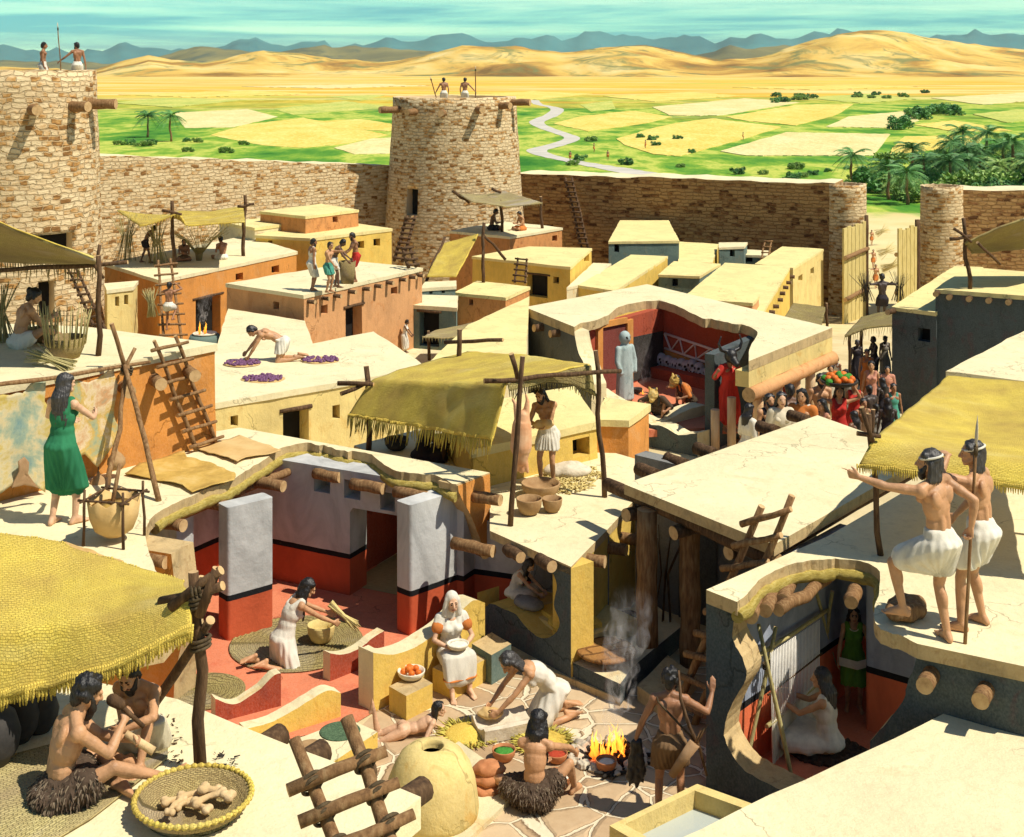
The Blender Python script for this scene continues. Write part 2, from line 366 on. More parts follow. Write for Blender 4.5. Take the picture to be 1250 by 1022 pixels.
def body_bm(J, fem, near, fat=1.0):
    bm = bmesh.new(); q = J['q']; Rp, Rc, Rh = J['Rp'], J['Rc'], J['Rh']; p = J['pel']
    w = 1.06 if fem else 1.0; g = .86 if fem else 1.0
    ell(bm, p+Rp @ V((0, -.01, .0)), (.158*w, .112, .115), Rp)
    for s in (-1, 1): ell(bm, p+Rp @ V((s*.07, -.05, -.035)), (.08, .078, .088), Rp)
    ell(bm, J['waist'], (.128*fat*g**.3, .094*fat, .15), Rp); ell(bm, J['chest']+Rc @ V((0, -.005, 0)), (.152*g*fat, .108*fat, .185), Rc)
    ell(bm, J['chest']+Rc @ V((0, -.02, .1)), (.155*g, .09, .1), Rc)
    n0 = J['neck']; hd = J['head']
    caps(bm, n0-Rc @ V((0, 0, .04)), hd-Rh @ V((0, .015, .05)), .06*g, .05*g)
    for s, k in ((1, 'R'), (-1, 'L')):
        sh, el, wr = J[k+'s'], J[k+'e'], J[k+'w']
        caps(bm, n0+Rc @ V((s*.03, -.02, .015)), sh+Rc @ V((-s*.01, -.01, .02)), .05*g, .045*g)
        if fem: ell(bm, J['chest']+Rc @ V((s*.07, .095, .03)), (.058, .052, .055), Rc)
        else:
            ell(bm, J['chest']+Rc @ V((s*.075, .08, .075)), (.078, .036, .058), Rc)
            ell(bm, J['chest']+Rc @ V((s*.088, -.088, .07)), (.06, .034, .085), Rc @ euler(0, 0, s*14))
            ell(bm, J['waist']+Rp @ V((s*.04, -.075, .02)), (.036, .03, .13), Rp)
        ell(bm, sh, (.064*g, .062*g, .068*g), Rc)
        caps(bm, sh, el, .052*g, .038*g); m = sh.lerp(el, .45); caps(bm, m, sh.lerp(el, .62), .05*g, .046*g)
        f = el.lerp(wr, .28); caps(bm, el, f, .037*g, .043*g); caps(bm, f, wr, .042*g, .026*g)
        hand(bm, J, k, s, near, g)
        h, kn, an = J[k+'hip'], J[k+'k'], J[k+'a']
        caps(bm, h, h.lerp(kn, .5), .088*w, .074*w); caps(bm, h.lerp(kn, .5), kn, .074*w, .052)
        sd = (an-kn).normalized(); back = (h-kn).normalized(); back = (back-sd*back.dot(sd))
        back = back.normalized() if back.length > .05 else V((0, -1, 0))
        caps(bm, kn, kn.lerp(an, .35), .051, .05); caps(bm, kn.lerp(an, .35), an, .05, .034)
        ell(bm, kn.lerp(an, .3)+back*.022, (.043, .046, .105), Matrix(basis(sd)).transposed())
        td = V(q[k+'T']).normalized(); dn = sd-td*sd.dot(td)
        dn = dn.normalized() if dn.length > .1 else V((0, 0, -1)); sx = td.cross(dn).normalized()
        a0 = an-td*.012+dn*.01; caps(bm, an, a0+dn*.045-td*.03, .036, .033)
        caps(bm, an+dn*.02+td*.02, an+dn*.05+td*.12, .038, .026); caps(bm, an+dn*.055-td*.02, an+dn*.058+td*.13+sx*.018, .028, .022); caps(bm, an+dn*.058, an+dn*.06+td*.12-sx*.02, .026, .021)
        for i, (o, l) in enumerate(((.03, .07), (.014, .062), (0, .056), (-.014, .048), (-.027, .038))):
            o = o*(1 if sx.dot(V((-s, 0, 0))) > 0 else -1); b0 = an+dn*.06+td*.12+sx*o
            caps(bm, b0, b0+td*l+dn*.006, .0145 if abs(o) < .029 or i else .017, .011, 7)
    # head
    H_ = lambda x, y, z: hd+Rh @ V((x, y, z))
    fw = .92 if fem else 1
    ell(bm, H_(0, -.008, .018), (.075, .094, .092), Rh, 18, 12); ell(bm, H_(0, .03, -.045), (.058*fw, .06, .068), Rh, 16, 10)
    ell(bm, H_(0, .064, -.095), (.027, .024, .021), Rh); caps(bm, H_(-.03, .06, -.078), H_(-.058, -.005, -.045), .026, .024); caps(bm, H_(.03, .06, -.078), H_(.058, -.005, -.045), .026, .024)
    caps(bm, H_(0, .088, .012), H_(0, .112, -.028), .011, .0165); ell(bm, H_(0, .098, -.034), (.019, .013, .01), Rh)
    caps(bm, H_(-.045, .073, .026), H_(.045, .073, .026), .016, .016)
    caps(bm, H_(-.02, .086, -.062), H_(.02, .086, -.062), .0085); caps(bm, H_(-.016, .085, -.073), H_(.016, .085, -.073), .0095)
    for s in (-1, 1):
        ell(bm, H_(s*.04, .066, -.022), (.021, .02, .018), Rh); ell(bm, H_(s*.032, .078, .004), (.0155, .012, .011), Rh)
        ell(bm, H_(s*.078, -.01, -.012), (.011, .022, .032), Rh @ euler(-12, 0, 0))
    return bm
def hand(bm, J, k, s, near, g):
    q = J['q']; wr = J[k+'w']; d = (wr-J[k+'e']).normalized()
    f = V(q.get(k+'fd', d)).normalized(); n = V(q.get(k+'pn', J['Rc'] @ V((-s, .25, 0)))); n = n-f*n.dot(f)
    n = n.normalized() if n.length > .1 else basis(f)[0]
    w = (f.cross(n) if s > 0 else n.cross(f)).normalized(); c = q.get(k+'curl', .35); r = .0098 if near else .0125
    caps(bm, wr-d*.02, wr+f*.02, .025*g, .024)
    for i, (o, L, kn) in enumerate(((.03, .072, .088), (.0105, .082, .092), (-.0095, .075, .088), (-.028, .058, .08))):
        a = wr+f*.012+w*o*.55; b = wr+f*kn+w*o; caps(bm, a, b, .0155, .0135, 8)
        cc = 0.03 if (q.get(k+'point') and i == 0) else min(1, c*(1+.09*i)); ang = 0; pt = b
        fs = f+w*o*1.2
        for l, da, rr in ((.44, 55, 1), (.31, 65, .92), (.25, 40, .82)):
            ang += math.radians(da)*cc; e = pt+(fs.normalized()*math.cos(ang)+n*math.sin(ang))*L*l*1.05
            caps(bm, pt, e, r*rr, r*rr*.92, 7); pt = e
    a = wr+f*.018+w*.02; b = a+(w*.8+f*.75+n*.25).normalized()*.042; e = b+(f*.9+w*(.5-.5*c)+n*(.2+.6*c)).normalized()*.034; z = e+(f*.9+w*(.2-.5*c)+n*(.2+.8*c)).normalized()*.026
    caps(bm, a, b, .017, .0135, 8); caps(bm, b, e, .0125 if near else .014, .0115 if near else .0135, 7); caps(bm, e, z, .011 if near else .013, .009 if near else .012, 7)
def folds(J, amp, k=20):
    pel = J['pel']; sd = random.uniform(0, 30)
    def f(co):
        a = math.atan2(co.y-pel.y, co.x-pel.x); n = noise.noise((co.x*4+sd, co.y*4, co.z*2))
        h = min(1, max(.12, (pel.z+.12-co.z)/.32))
        return amp*h*(.75*math.sin(a*k+5*n+co.z*3)+.6*noise.noise((co.x*11, co.y*11, co.z*5+sd)))
    return f
def hem_r(J, k, r):
    d = (J[k+'k']-J[k+'hip']).normalized(); return (r, r, .02) if abs(d.z) > .75 else r
def kilt_bm(J, t, pad=0.0, one=False):
    bm = bmesh.new(); p, Rp = J['pel'], J['Rp']
    hull(bm, [(p+Rp @ V((0, -.005, .1)), (.155+pad, .118+pad, .03)), (p+Rp @ V((0, -.035, -.02)), (.188+pad, .158+pad, .08))])
    b = [(p+Rp @ V((0, -.04, -.02)), (.192+pad, .165+pad, .09))]
    for k in 'RL': b.append((J[k+'hip'].lerp(J[k+'k'], t), hem_r(J, k, .118+pad))); b.append((J[k+'hip'].lerp(J[k+'k'], t*.5), .12+pad)); b.append((J[k+'hip']+Rp @ V((0, -.02, -.02)), .125+pad))
    hull(bm, b); return bm
def dress_bm(J, fem, hem, pad=.022, straps='RL', sleeves=0):
    bm = bmesh.new(); p, Rp, Rc = J['pel'], J['Rp'], J['Rc']; g = .9 if fem else 1
    ell(bm, J['chest']+Rc @ V((0, .0, -.01)), (.152*g+pad, .112+pad, .165), Rc); ell(bm, J['waist'], (.128+pad, .1+pad, .17), Rp)
    if fem:
        for s in (-1, 1): ell(bm, J['chest']+Rc @ V((s*.07, .092, .03)), (.06+pad*.5, .054+pad*.5, .058), Rc)
    for k in straps:
        s = 1 if k == 'R' else -1
        caps(bm, J['chest']+Rc @ V((s*.08, .06, .06)), J['neck']+Rc @ V((s*.11, .0, .0)), .055, .05); caps(bm, J['chest']+Rc @ V((s*.08, -.06, .06)), J['neck']+Rc @ V((s*.11, -.01, .0)), .055, .05)
    if sleeves:
        for k in 'RL': caps(bm, J[k+'s'], J[k+'s'].lerp(J[k+'e'], sleeves), .08, .075)
    hull(bm, [(p+Rp @ V((0, 0, .13)), (.13+pad, .1+pad, .05)), (p+Rp @ V((0, -.035, -.02)), (.19+pad*.5, .15+pad, .09))])
    th = min(1, hem); b = [(p+Rp @ V((0, -.035, 0)), (.19+pad*.5, .15+pad, .08))]
    for k in 'RL': b.append((J[k+'hip'].lerp(J[k+'k'], th), .1 if hem > 1 else hem_r(J, k, .125))); b.append((J[k+'hip'].lerp(J[k+'k'], th*.5), .118))
    if hem > 1 and all(abs((J[k+'k']-J[k+'hip']).normalized().z) > .85 and abs((J[k+'a']-J[k+'k']).normalized().z) > .8 for k in 'RL'):
        for k in 'RL': b.append((J[k+'k'].lerp(J[k+'a'], hem-1), (.135, .135, .02)))
    hull(bm, b)
    if hem > 1:
        b = []
        for k in 'RL': b.append((J[k+'k'], .1)); b.append((J[k+'k'].lerp(J[k+'a'], hem-1), .095))
        hull(bm, b)
    return bm
def hair_bm(J, style, fem):
    bm = bmesh.new(); hd, Rh = J['head'], J['Rh']; H_ = lambda x, y, z: hd+Rh @ V((x, y, z))
    ell(bm, H_(0, -.03, .03), (.088, .094, .1), Rh, 18, 12); caps(bm, H_(-.06, .015, .068), H_(.06, .015, .068), .04, .04)
    for s in (-1, 1): caps(bm, H_(s*.066, -.01, .05), H_(s*.074, -.03, -.035), .03, .028)
    caps(bm, H_(0, -.075, .02), H_(0, -.075, -.06), .06, .055)
    if style == 'bob':
        for i in range(9):
            x = (i-4)/4; caps(bm, H_(x*.075, -.08+.05*x*x, .0), H_(x*.095, -.085+.06*x*x, -.15), .034, .026)
    if style == 'long':
        for i in range(9):
            x = (i-4)/4; a = H_(x*.078, -.07+.055*x*x, -.02); m = a+Rh @ V((x*.02, -.04, 0))*1+V((0, 0, -.13)); e = m+V((x*.02, 0, -.2-.05*(i % 3)))
            # keep the locks outside the shoulders
            m = m+J['Rc'] @ V((0, -.045+.03*x*x, 0)); e = e+J['Rc'] @ V((0, -.05, 0))
            caps(bm, a, m, .034, .034); caps(bm, m, e, .034, .016)
    if style == 'bun': ell(bm, H_(0, -.125, .05), (.05, .045, .05), Rh)
    if style == 'curly':
        for i in range(46):
            u = V((random.uniform(-1, 1), random.uniform(-1, .55), random.uniform(-.5, 1))).normalized()
            if u.y > .3 and u.z < .5: continue
            c = H_(u.x*.088, -.02+u.y*.1, .03+u.z*.1); ell(bm, c, (.026, .026, .026), None, 8, 6)
    return bm
def beard_bm(J, big):
    bm = bmesh.new(); hd, Rh = J['head'], J['Rh']; H_ = lambda x, y, z: hd+Rh @ V((x, y, z))
    for s in (-1, 1):
        caps(bm, H_(s*.07, .012, -.02), H_(s*.045, .06, -.095), .018, .032); caps(bm, H_(s*.008, .094, -.051), H_(s*.035, .08, -.068), .008, .01)
    ell(bm, H_(0, .062, -.115-.02*big), (.047, .04, .045+.03*big), Rh)
    return bm
def strands(me, n, L=.05):
    bm = bmesh.new(); bm.from_mesh(me); bm.faces.ensure_lookup_table(); fs = [f for f in bm.faces]; pick = [random.choice(fs) for _ in range(n)]
    data = [(f.calc_center_median(), f.normal.copy()) for f in pick]
    for c, nn in data:
        d = (V((0, 0, -1))+nn*.55+V((random.uniform(-.4, .4), random.uniform(-.4, .4), 0))).normalized(); l = L*random.uniform(.6, 1.3); s = d.cross(nn)
        s = s.normalized()*.006 if s.length > .01 else V((.006, 0, 0)); a = [bm.verts.new(q) for q in (c-s, c+s, c+d*l*.6+nn*.012+s*.5, c+d*l+nn*.004)]; f = bm.faces.new(a); f.material_index = random.random() < .45
    m2 = bpy.data.meshes.new('fur'); bm.to_mesh(m2); bm.free(); return m2
def grp(mats, me, fn):
    me.materials.clear()
    for m in mats: me.materials.append(m)
    n = len(me.polygons); mi = [0]*n
    for i, pl in enumerate(me.polygons): mi[i] = fn(pl.center)
    me.polygons.foreach_set('material_index', mi)
def person(at, rz, sc, label, pose=None, skin='tan', hair='black', style='short', fem=False, beard=None, wear=(), vox=.011, near=True, cat='person', group=None, fat=1.0, bare_face=True):
    J = joints(pose or {}, fem); hd, Rh = J['head'], J['Rh']
    me = remesh(body_bm(J, fem, near, fat), vox, 3 if vox < .013 else 2)
    H_ = lambda x, y, z: hd+Rh @ V((x, y, z))
    eyes = [H_(-.032, .087, .006), H_(.032, .087, .006)]; brows = [H_(s*x, .09-.01*i, .03) for s in (-1, 1) for i, x in enumerate((.018, .032, .046))]
    lips = [H_(x, .093, -.067) for x in (-.016, 0, .016)]; er = .0115 if vox < .013 else .0125
    def f(c):
        if abs(c.z-hd.z) > .15 or (c-hd).length > .15: return 0
        if any((c-e).length < er for e in eyes) or (vox < .017 and any((c-e).length < er*.8 for e in brows)): return 1
        if any((c-e).length < er for e in lips): return 2
        return 0
    grp([SK[skin], M['eye'], M['lip']], me, f)
    root = bpy.data.objects.new('person', me); link(root); root.location = at; root.rotation_euler = (0, 0, rz); root.scale = (sc, sc, sc)
    tag(root, label, cat, group)
    if style:
        hb = remesh(hair_bm(J, style, fem), max(vox, .011), 2, lambda c: .0045*math.sin(math.atan2(*(Rh.transposed() @ (c-hd)).xy)*34+noise.noise(c*9)*4)+.006*noise.noise(c*30))
        mk('hair', hb, HR[hair], root)
    if beard is not None: mk('beard', remesh(beard_bm(J, beard), max(.01, vox), 1, lambda c: .006*noise.noise(c*45)), HR['black' if hair in ('black', 'sheen') else hair], root)
    for w in wear:
        kind, fb = w[0], w[1]; v2 = max(vox, .013)
        if kind == 'kilt':
            m = remesh(kilt_bm(J, w[2], w[3] if len(w) > 3 else 0), v2, 2, folds(J, .011, 18)); mk('kilt', m, FB[fb], root)
        elif kind == 'fur':
            m = remesh(kilt_bm(J, w[2], .008), v2, 1, lambda c: .014*noise.noise((c.x*34, c.y*34, c.z*9))+.008*noise.noise(c*50)); mk('fur_kilt', strands(m, 1800 if near else 300), [FB[fb], FB['furtip']], root)
        elif kind == 'dress':
            m = remesh(dress_bm(J, fem, w[2], *(w[3:])), v2, 2, folds(J, .011, 15)); mk('dress', m, FB[fb], root)
        elif kind == 'hood':
            b = bmesh.new(); ell(b, H_(0, -.03, .03), (.1, .1, .115), Rh); caps(b, H_(0, -.06, -.02), J['neck']+J['Rc'] @ V((0, -.06, -.06)), .09, .12)
            for s in (-1, 1): caps(b, H_(s*.075, .0, .04), H_(s*.1, .0, -.17), .034, .05)
            mk('hood', remesh(b, v2, 2, lambda c: .006*noise.noise(c*14)), FB[fb], root)
        elif kind == 'shawl':
            b = bmesh.new(); caps(b, J['Rs'], J['Ls'], .085, .085); ell(b, J['chest'], (.185, .15, .2), J['Rc'])
            for k in 'RL': caps(b, J[k+'s'], J[k+'e'], .085, .07)
            mk('shawl', remesh(b, v2, 2, folds(J, .012, 12)), FB[fb], root)
        elif kind == 'band':
            b = bmesh.new(); caps(b, J['waist']+J['Rp'] @ V((0, 0, -.05)), J['waist']+J['Rp'] @ V((0, 0, -.02)), .14, .14); mk('belt', remesh(b, v2, 1), FB[fb], root)
        elif kind == 'highlight_band':
            b = bmesh.new(); tube(b, [H_(.092*math.sin(a), -.022+.1*math.cos(a), .052-.02*math.cos(a)) for a in [6.2832*i/24 for i in range(25)]], .011, 8); mk('highlight_band', b, FB[fb], root)  # pale ring stands in for the highlights on the hair
        elif kind == 'beads':
            b = bmesh.new(); n = J['neck']
            for i in range(22):
                a = i/22*6.283; ell(b, n+J['Rc'] @ V((.075*math.sin(a), .035+.075*math.cos(a), -.02-.045*(1+math.cos(a))/2)), (.011, .011, .011), None, 8, 6)
            mk('bead_necklace', b, M['bone'], root)
    root['J'] = 0; del root['J']
    return root, J
def wp(root, v): return V(root.location)+Matrix.Rotation(root.rotation_euler[2], 3, 'Z') @ (V(v)*root.scale[0])
# ---------------------------------------------------------------- materials of the place
M['roof'] = plaster('roof_mud', (.75, .65, .39), (.66, .54, .3), .88, .5)
M['roof2'] = plaster('roof_mud_yellow', (.76, .63, .27), (.66, .5, .22), .84, .6)
M['orange'] = plaster('wall_orange', (.62, .25, .045), (.6, .3, .1), .72)
M['orange2'] = plaster('wall_salmon', (.6, .3, .12), (.5, .2, .06), .75)
M['yellow'] = plaster('wall_yellow', (.7, .47, .09), (.68, .4, .06), .76)
M['straw'] = plaster('wall_straw', (.7, .54, .2), (.6, .36, .08), .78)
M['cream'] = plaster('wall_cream', (.7, .6, .36), (.6, .42, .18), .8)
M['brick'] = plaster('wall_brick_orange', (.56, .24, .07), (.34, .11, .03), .65, 1.8)
M['dark'] = plaster('wall_shade_slate', (.075, .08, .075), (.11, .1, .075), .6)  # slate-dark shade of left-facing walls put into the colour
M['darkblue'] = plaster('wall_shade_blue_black', (.05, .072, .08), (.075, .05, .06), .55)  # shade of the left-facing fronts put into a blue-black base
M['teal'] = plaster('wall_teal_grey', (.11, .17, .15), (.2, .2, .13), .65)  # dark teal base also carries the shade of the house fronts
M['red'] = plaster('wall_red_ochre', (.36, .055, .02), (.26, .04, .02), .75)
M['redfloor'] = plaster('floor_red_ochre', (.6, .18, .085), (.55, .13, .06), .84, .8)
M['grey'] = plaster('wall_grey_wash', (.2, .2, .19), (.08, .09, .1), .6)
M['stripe'] = plaster('wall_black_band', (.014, .014, .014), None, .7)
M['cut'] = plaster('broken_mud', (.5, .36, .17), (.33, .2, .08), .6, 2.5)
M['hole'] = mottled('unlit_interior', (.012, .011, .01), (.02, .017, .014), bstr=0)  # near-black colour paints in the unlit rooms behind openings
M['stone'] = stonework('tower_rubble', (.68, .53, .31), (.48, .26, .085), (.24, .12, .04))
M['stoned'] = stonework('wall_rubble_shade', (.42, .25, .1), (.24, .11, .04), (.1, .045, .018), .55, .22)  # darker copy of the rubble, painted shade for the wall runs
M['wood'] = mottled('wood_pole', (.09, .045, .02), (.24, .13, .055), 3, (.38, .25, .12), 20, .6, .8, (9, 9, 1.4), bdist=.015)
M['darkwood'] = mottled('wood_pole_dark', (.035, .022, .014), (.1, .055, .027), 3, (.2, .12, .06), 20, .6, .8, (9, 9, 1.4), bdist=.015)
M['endgrain'] = mottled('wood_end', (.34, .2, .09), (.52, .34, .16), 9, (.62, .43, .22), 40, .3)
M['rope'] = mottled('rope', (.05, .035, .02), (.12, .085, .045), 30, None, 60, .6)
M['thatch'] = mottled('roof_reeds', (.3, .21, .04), (.55, .42, .1), 4, (.66, .55, .2), 14, 1, .9, (3, 3, 14), bdist=.04)
M['mat'] = weave('woven_mat', (.78, .6, .11), (.7, .52, .08), .03, .7, .76)
M['matd'] = weave('woven_mat_olive_shade', (.4, .33, .12), (.29, .23, .07), .045)  # real olive mats, and painted shade for canopy undersides
M['mesh'] = weave('woven_floor_mat', (.56, .47, .2), (.42, .34, .13), .036, .8, .66)
M['basket'] = weave('basketry', (.52, .41, .16), (.38, .28, .1), .022, .9, .45)
M['bone'] = mottled('bone', (.66, .58, .42), (.8, .73, .57), 12); M['tanbone'] = mottled('tan_carving', (.5, .33, .15), (.68, .5, .27), 9, None, 30, .4)
M['pot'] = mottled('clay_pot', (.28, .16, .07), (.42, .27, .13), 7, None, 25, .2, .75)
M['potdark'] = mottled('clay_pot_dark', (.03, .028, .026), (.07, .062, .055), 7, None, 25, .2, .7)
M['terra'] = mottled('terracotta', (.4, .15, .06), (.52, .23, .1), 9, None, 25, .2, .8)
M['straw_loose'] = mottled('loose_straw', (.5, .38, .12), (.7, .58, .26), 20)
M['reed'] = mottled('dry_reed', (.3, .25, .09), (.5, .43, .2), 12, None, 20, .3, .8, (4, 4, 1))
M['grain'] = mottled('grain', (.66, .42, .05), (.82, .62, .14), 60, None, 90, .8, .9)
M['soot'] = mottled('soot', (.02, .018, .016), (.05, .043, .036), 9)
# ---------------------------------------------------------------- sky and sun
w = bpy.data.worlds.new('World'); scene.world = w; w.use_nodes = True; nt = w.node_tree
bg = nt.nodes['Background']; sky = nt.nodes.new('ShaderNodeTexSky'); sky.sky_type = 'NISHITA'; sky.sun_disc = False
SUN_EL, SUN_AZ = math.radians(57), math.radians(-22)            # azimuth counted from +X, towards +Y
sd = V((math.cos(SUN_EL)*math.cos(SUN_AZ), math.cos(SUN_EL)*math.sin(SUN_AZ), math.sin(SUN_EL)))
sky.sun_elevation = SUN_EL; sky.sun_rotation = math.atan2(sd.x, sd.y); sky.altitude = 300; sky.air_density = 1.3; sky.dust_density = .6; sky.ozone_density = 2.5
tc = nt.nodes.new('ShaderNodeTexCoord').outputs['Generated']
sep = nt.nodes.new('ShaderNodeSeparateXYZ'); nt.links.new(tc, sep.inputs[0])
mp = nt.nodes.new('ShaderNodeMapping'); mp.inputs['Scale'].default_value = (1.6, 1.6, 30); nt.links.new(tc, mp.inputs[0])
n1 = nz(nt, mp.outputs[0], 2.4, 6, .6, .3)
band = ramp(nt, n1, [(.36, (1.2, 1.95, 1.8)), (.48, (.5, 1.4, 1.5)), (.58, (.05, .7, 1.15))])     # thin streaks of blue in a green-blue sky
low = ramp(nt, mathn(nt, 'MULTIPLY', sep.outputs[2], 10), [(0, (2.3, 2.35, 1.8)), (.1, (1.6, 2.2, 1.9)), (.24, (.5, 1.5, 1.6)), (.55, (.5, .75, .85)), (1, (.55, .6, .66))])
tint = mix(nt, ramp(nt, mathn(nt, 'MULTIPLY', sep.outputs[2], 10), [(0, (.2, .2, .2)), (.12, (.75, .75, .75)), (.8, (.5, .5, .5)), (1, (.1, .1, .1))]), low, band)
skyc = mix(nt, 1.0, sky.outputs[0], tint, 'MULTIPLY'); nt.links.new(skyc, bg.inputs[0]); bg.inputs[1].default_value = .088
sl = bpy.data.lights.new('sun', 'SUN'); sl.energy = 4.6; sl.angle = math.radians(.5); sl.color = (1, .93, .8)
so = bpy.data.objects.new('sun', sl); link(so); so.rotation_euler = (-sd).to_track_quat('-Z', 'Y').to_euler(); so.location = (60, -10, 80)
cam = bpy.data.cameras.new('camera'); co = bpy.data.objects.new('camera', cam); link(co); scene.camera = co
co.location = (0, 0, H); co.rotation_euler = (math.radians(90), 0, 0); cam.sensor_width = 36; cam.lens = 36*F/1250
cam.shift_y = -(511-YH)/1250; cam.clip_start = .5; cam.clip_end = 60000
vs = scene.view_settings; vs.view_transform = 'Standard'; vs.look = 'None'; vs.exposure = .33; vs.gamma = 1; vs.use_curve_mapping = False
scene.cycles.max_bounces = 8; scene.cycles.diffuse_bounces = 4; scene.cycles.volume_bounces = 3; scene.cycles.use_denoising = True
# ---------------------------------------------------------------- ground
def ground():
    ys = [-30, 0, 8, 14, 20, 26, 29]+[29+i*2.5 for i in range(1, 46)]+[145, 152, 160, 175, 190, 210, 235, 270, 320, 400, 520, 700, 950, 1300, 1800, 2600, 4000, 7000, 14000]
    xs = sorted({s*x for x in [0, 3, 6, 9, 12, 15, 18, 22, 26, 30, 36, 44, 55, 70, 90, 130, 200, 320, 500, 900, 1600, 3000, 7000] for s in (-1, 1)})
    bm = bmesh.new(); g = [[bm.verts.new((x, y, T(y)+(noise.noise((x*.15, y*.15, 0))*.12 if 30 < y < 125 else 0))) for x in xs] for y in ys]
    for j in range(len(ys)-1):
        for i in range(len(xs)-1): bm.faces.new((g[j][i], g[j][i+1], g[j+1][i+1], g[j+1][i])).smooth = True
    m, nt, b = new_mat('ground_earth')
    pos = coords(nt, 'World'); sp = nt.nodes.new('ShaderNodeSeparateXYZ'); nt.links.new(pos, sp.inputs[0])
    dust = ramp(nt, nz(nt, pos, .45, 8, .65), [(.3, (.5, .39, .2)), (.55, (.62, .51, .29)), (.75, (.68, .58, .36))])
    path = ramp(nt, nz(nt, pos, .12, 5, .6), [(.3, (.62, .48, .2)), (.7, (.72, .6, .32))])
    green = ramp(nt, nz(nt, coords(nt, 'World', (1, .4, 1)), .05, 9, .7), [(.32, (.03, .15, .02)), (.43, (.09, .25, .03)), (.5, (.22, .36, .04)), (.56, (.5, .52, .1)), (.61, (.2, .34, .04)), (.72, (.07, .22, .03))])
    ochre = ramp(nt, nz(nt, coords(nt, 'World', (.0022, .012, 1)), 1, 6, .6, .6), [(.3, (.4, .42, .06)), (.42, (.66, .52, .1)), (.5, (.72, .34, .03)), (.58, (.76, .62, .26)), (.66, (.7, .42, .05)), (.8, (.36, .4, .08))])
    def sm(lo, hi):
        r = nt.nodes.new('ShaderNodeMapRange'); r.interpolation_type = 'SMOOTHSTEP'; r.inputs[1].default_value = lo; r.inputs[2].default_value = hi
        yy = mathn(nt, 'ADD', sp.outputs[1], mathn(nt, 'MULTIPLY', mathn(nt, 'SUBTRACT', nz(nt, coords(nt, 'World', (.004, .01, 1)), 1, 4), .5), hi*.8))
        nt.links.new(yy, r.inputs[0]); return r.outputs[0]
    col = mix(nt, sm(560, 1000), green, ochre)
    r = nt.nodes.new('ShaderNodeMapRange'); r.inputs[1].default_value = 176; r.inputs[2].default_value = 186; r.interpolation_type = 'SMOOTHSTEP'
    nt.links.new(mathn(nt, 'ADD', sp.outputs[1], mathn(nt, 'MULTIPLY', mathn(nt, 'SUBTRACT', nz(nt, pos, .12, 4), .5), 30)), r.inputs[0])
    col = mix(nt, r.outputs[0], path, col)
    r = nt.nodes.new('ShaderNodeMapRange'); r.inputs[1].default_value = 70; r.inputs[2].default_value = 90; nt.links.new(sp.outputs[1], r.inputs[0])
    col = mix(nt, r.outputs[0], dust, col)
    nt.links.new(col, b.inputs['Base Color']); b.inputs['Roughness'].default_value = 1; b.inputs['Specular IOR Level'].default_value = .05
    bump(nt, b, nz(nt, pos, 3, 8, .7), .5, .08)
    mk('ground', bm, m, kind='structure')
ground()
ZP = -11.4
def field_mat(name, a, b_, c):
    m, nt, b = new_mat(name)
    n = nz(nt, coords(nt, 'World', (.05, .02, 1)), 1.6, 7, .65, .5); col = ramp(nt, n, [(.3, a), (.52, b_), (.7, c)])
    f = nz(nt, coords(nt, 'World', (.9, .35, 1)), 1, 3, .6); col = mix(nt, .22, col, ramp(nt, f, [(.35, tuple(x*.4 for x in a)), (.65, (.8, .75, .4))]))
    nt.links.new(col, b.inputs['Base Color']); b.inputs['Roughness'].default_value = 1; b.inputs['Specular IOR Level'].default_value = .03
    bump(nt, b, f, .8, .4); return m
FM = [field_mat('ripe_grain', (.66, .46, .06), (.74, .58, .12), (.78, .66, .2)), field_mat('pale_stubble', (.66, .52, .2), (.74, .62, .28), (.78, .69, .36)), field_mat('young_crop', (.3, .4, .06), (.5, .52, .1), (.66, .58, .13))]
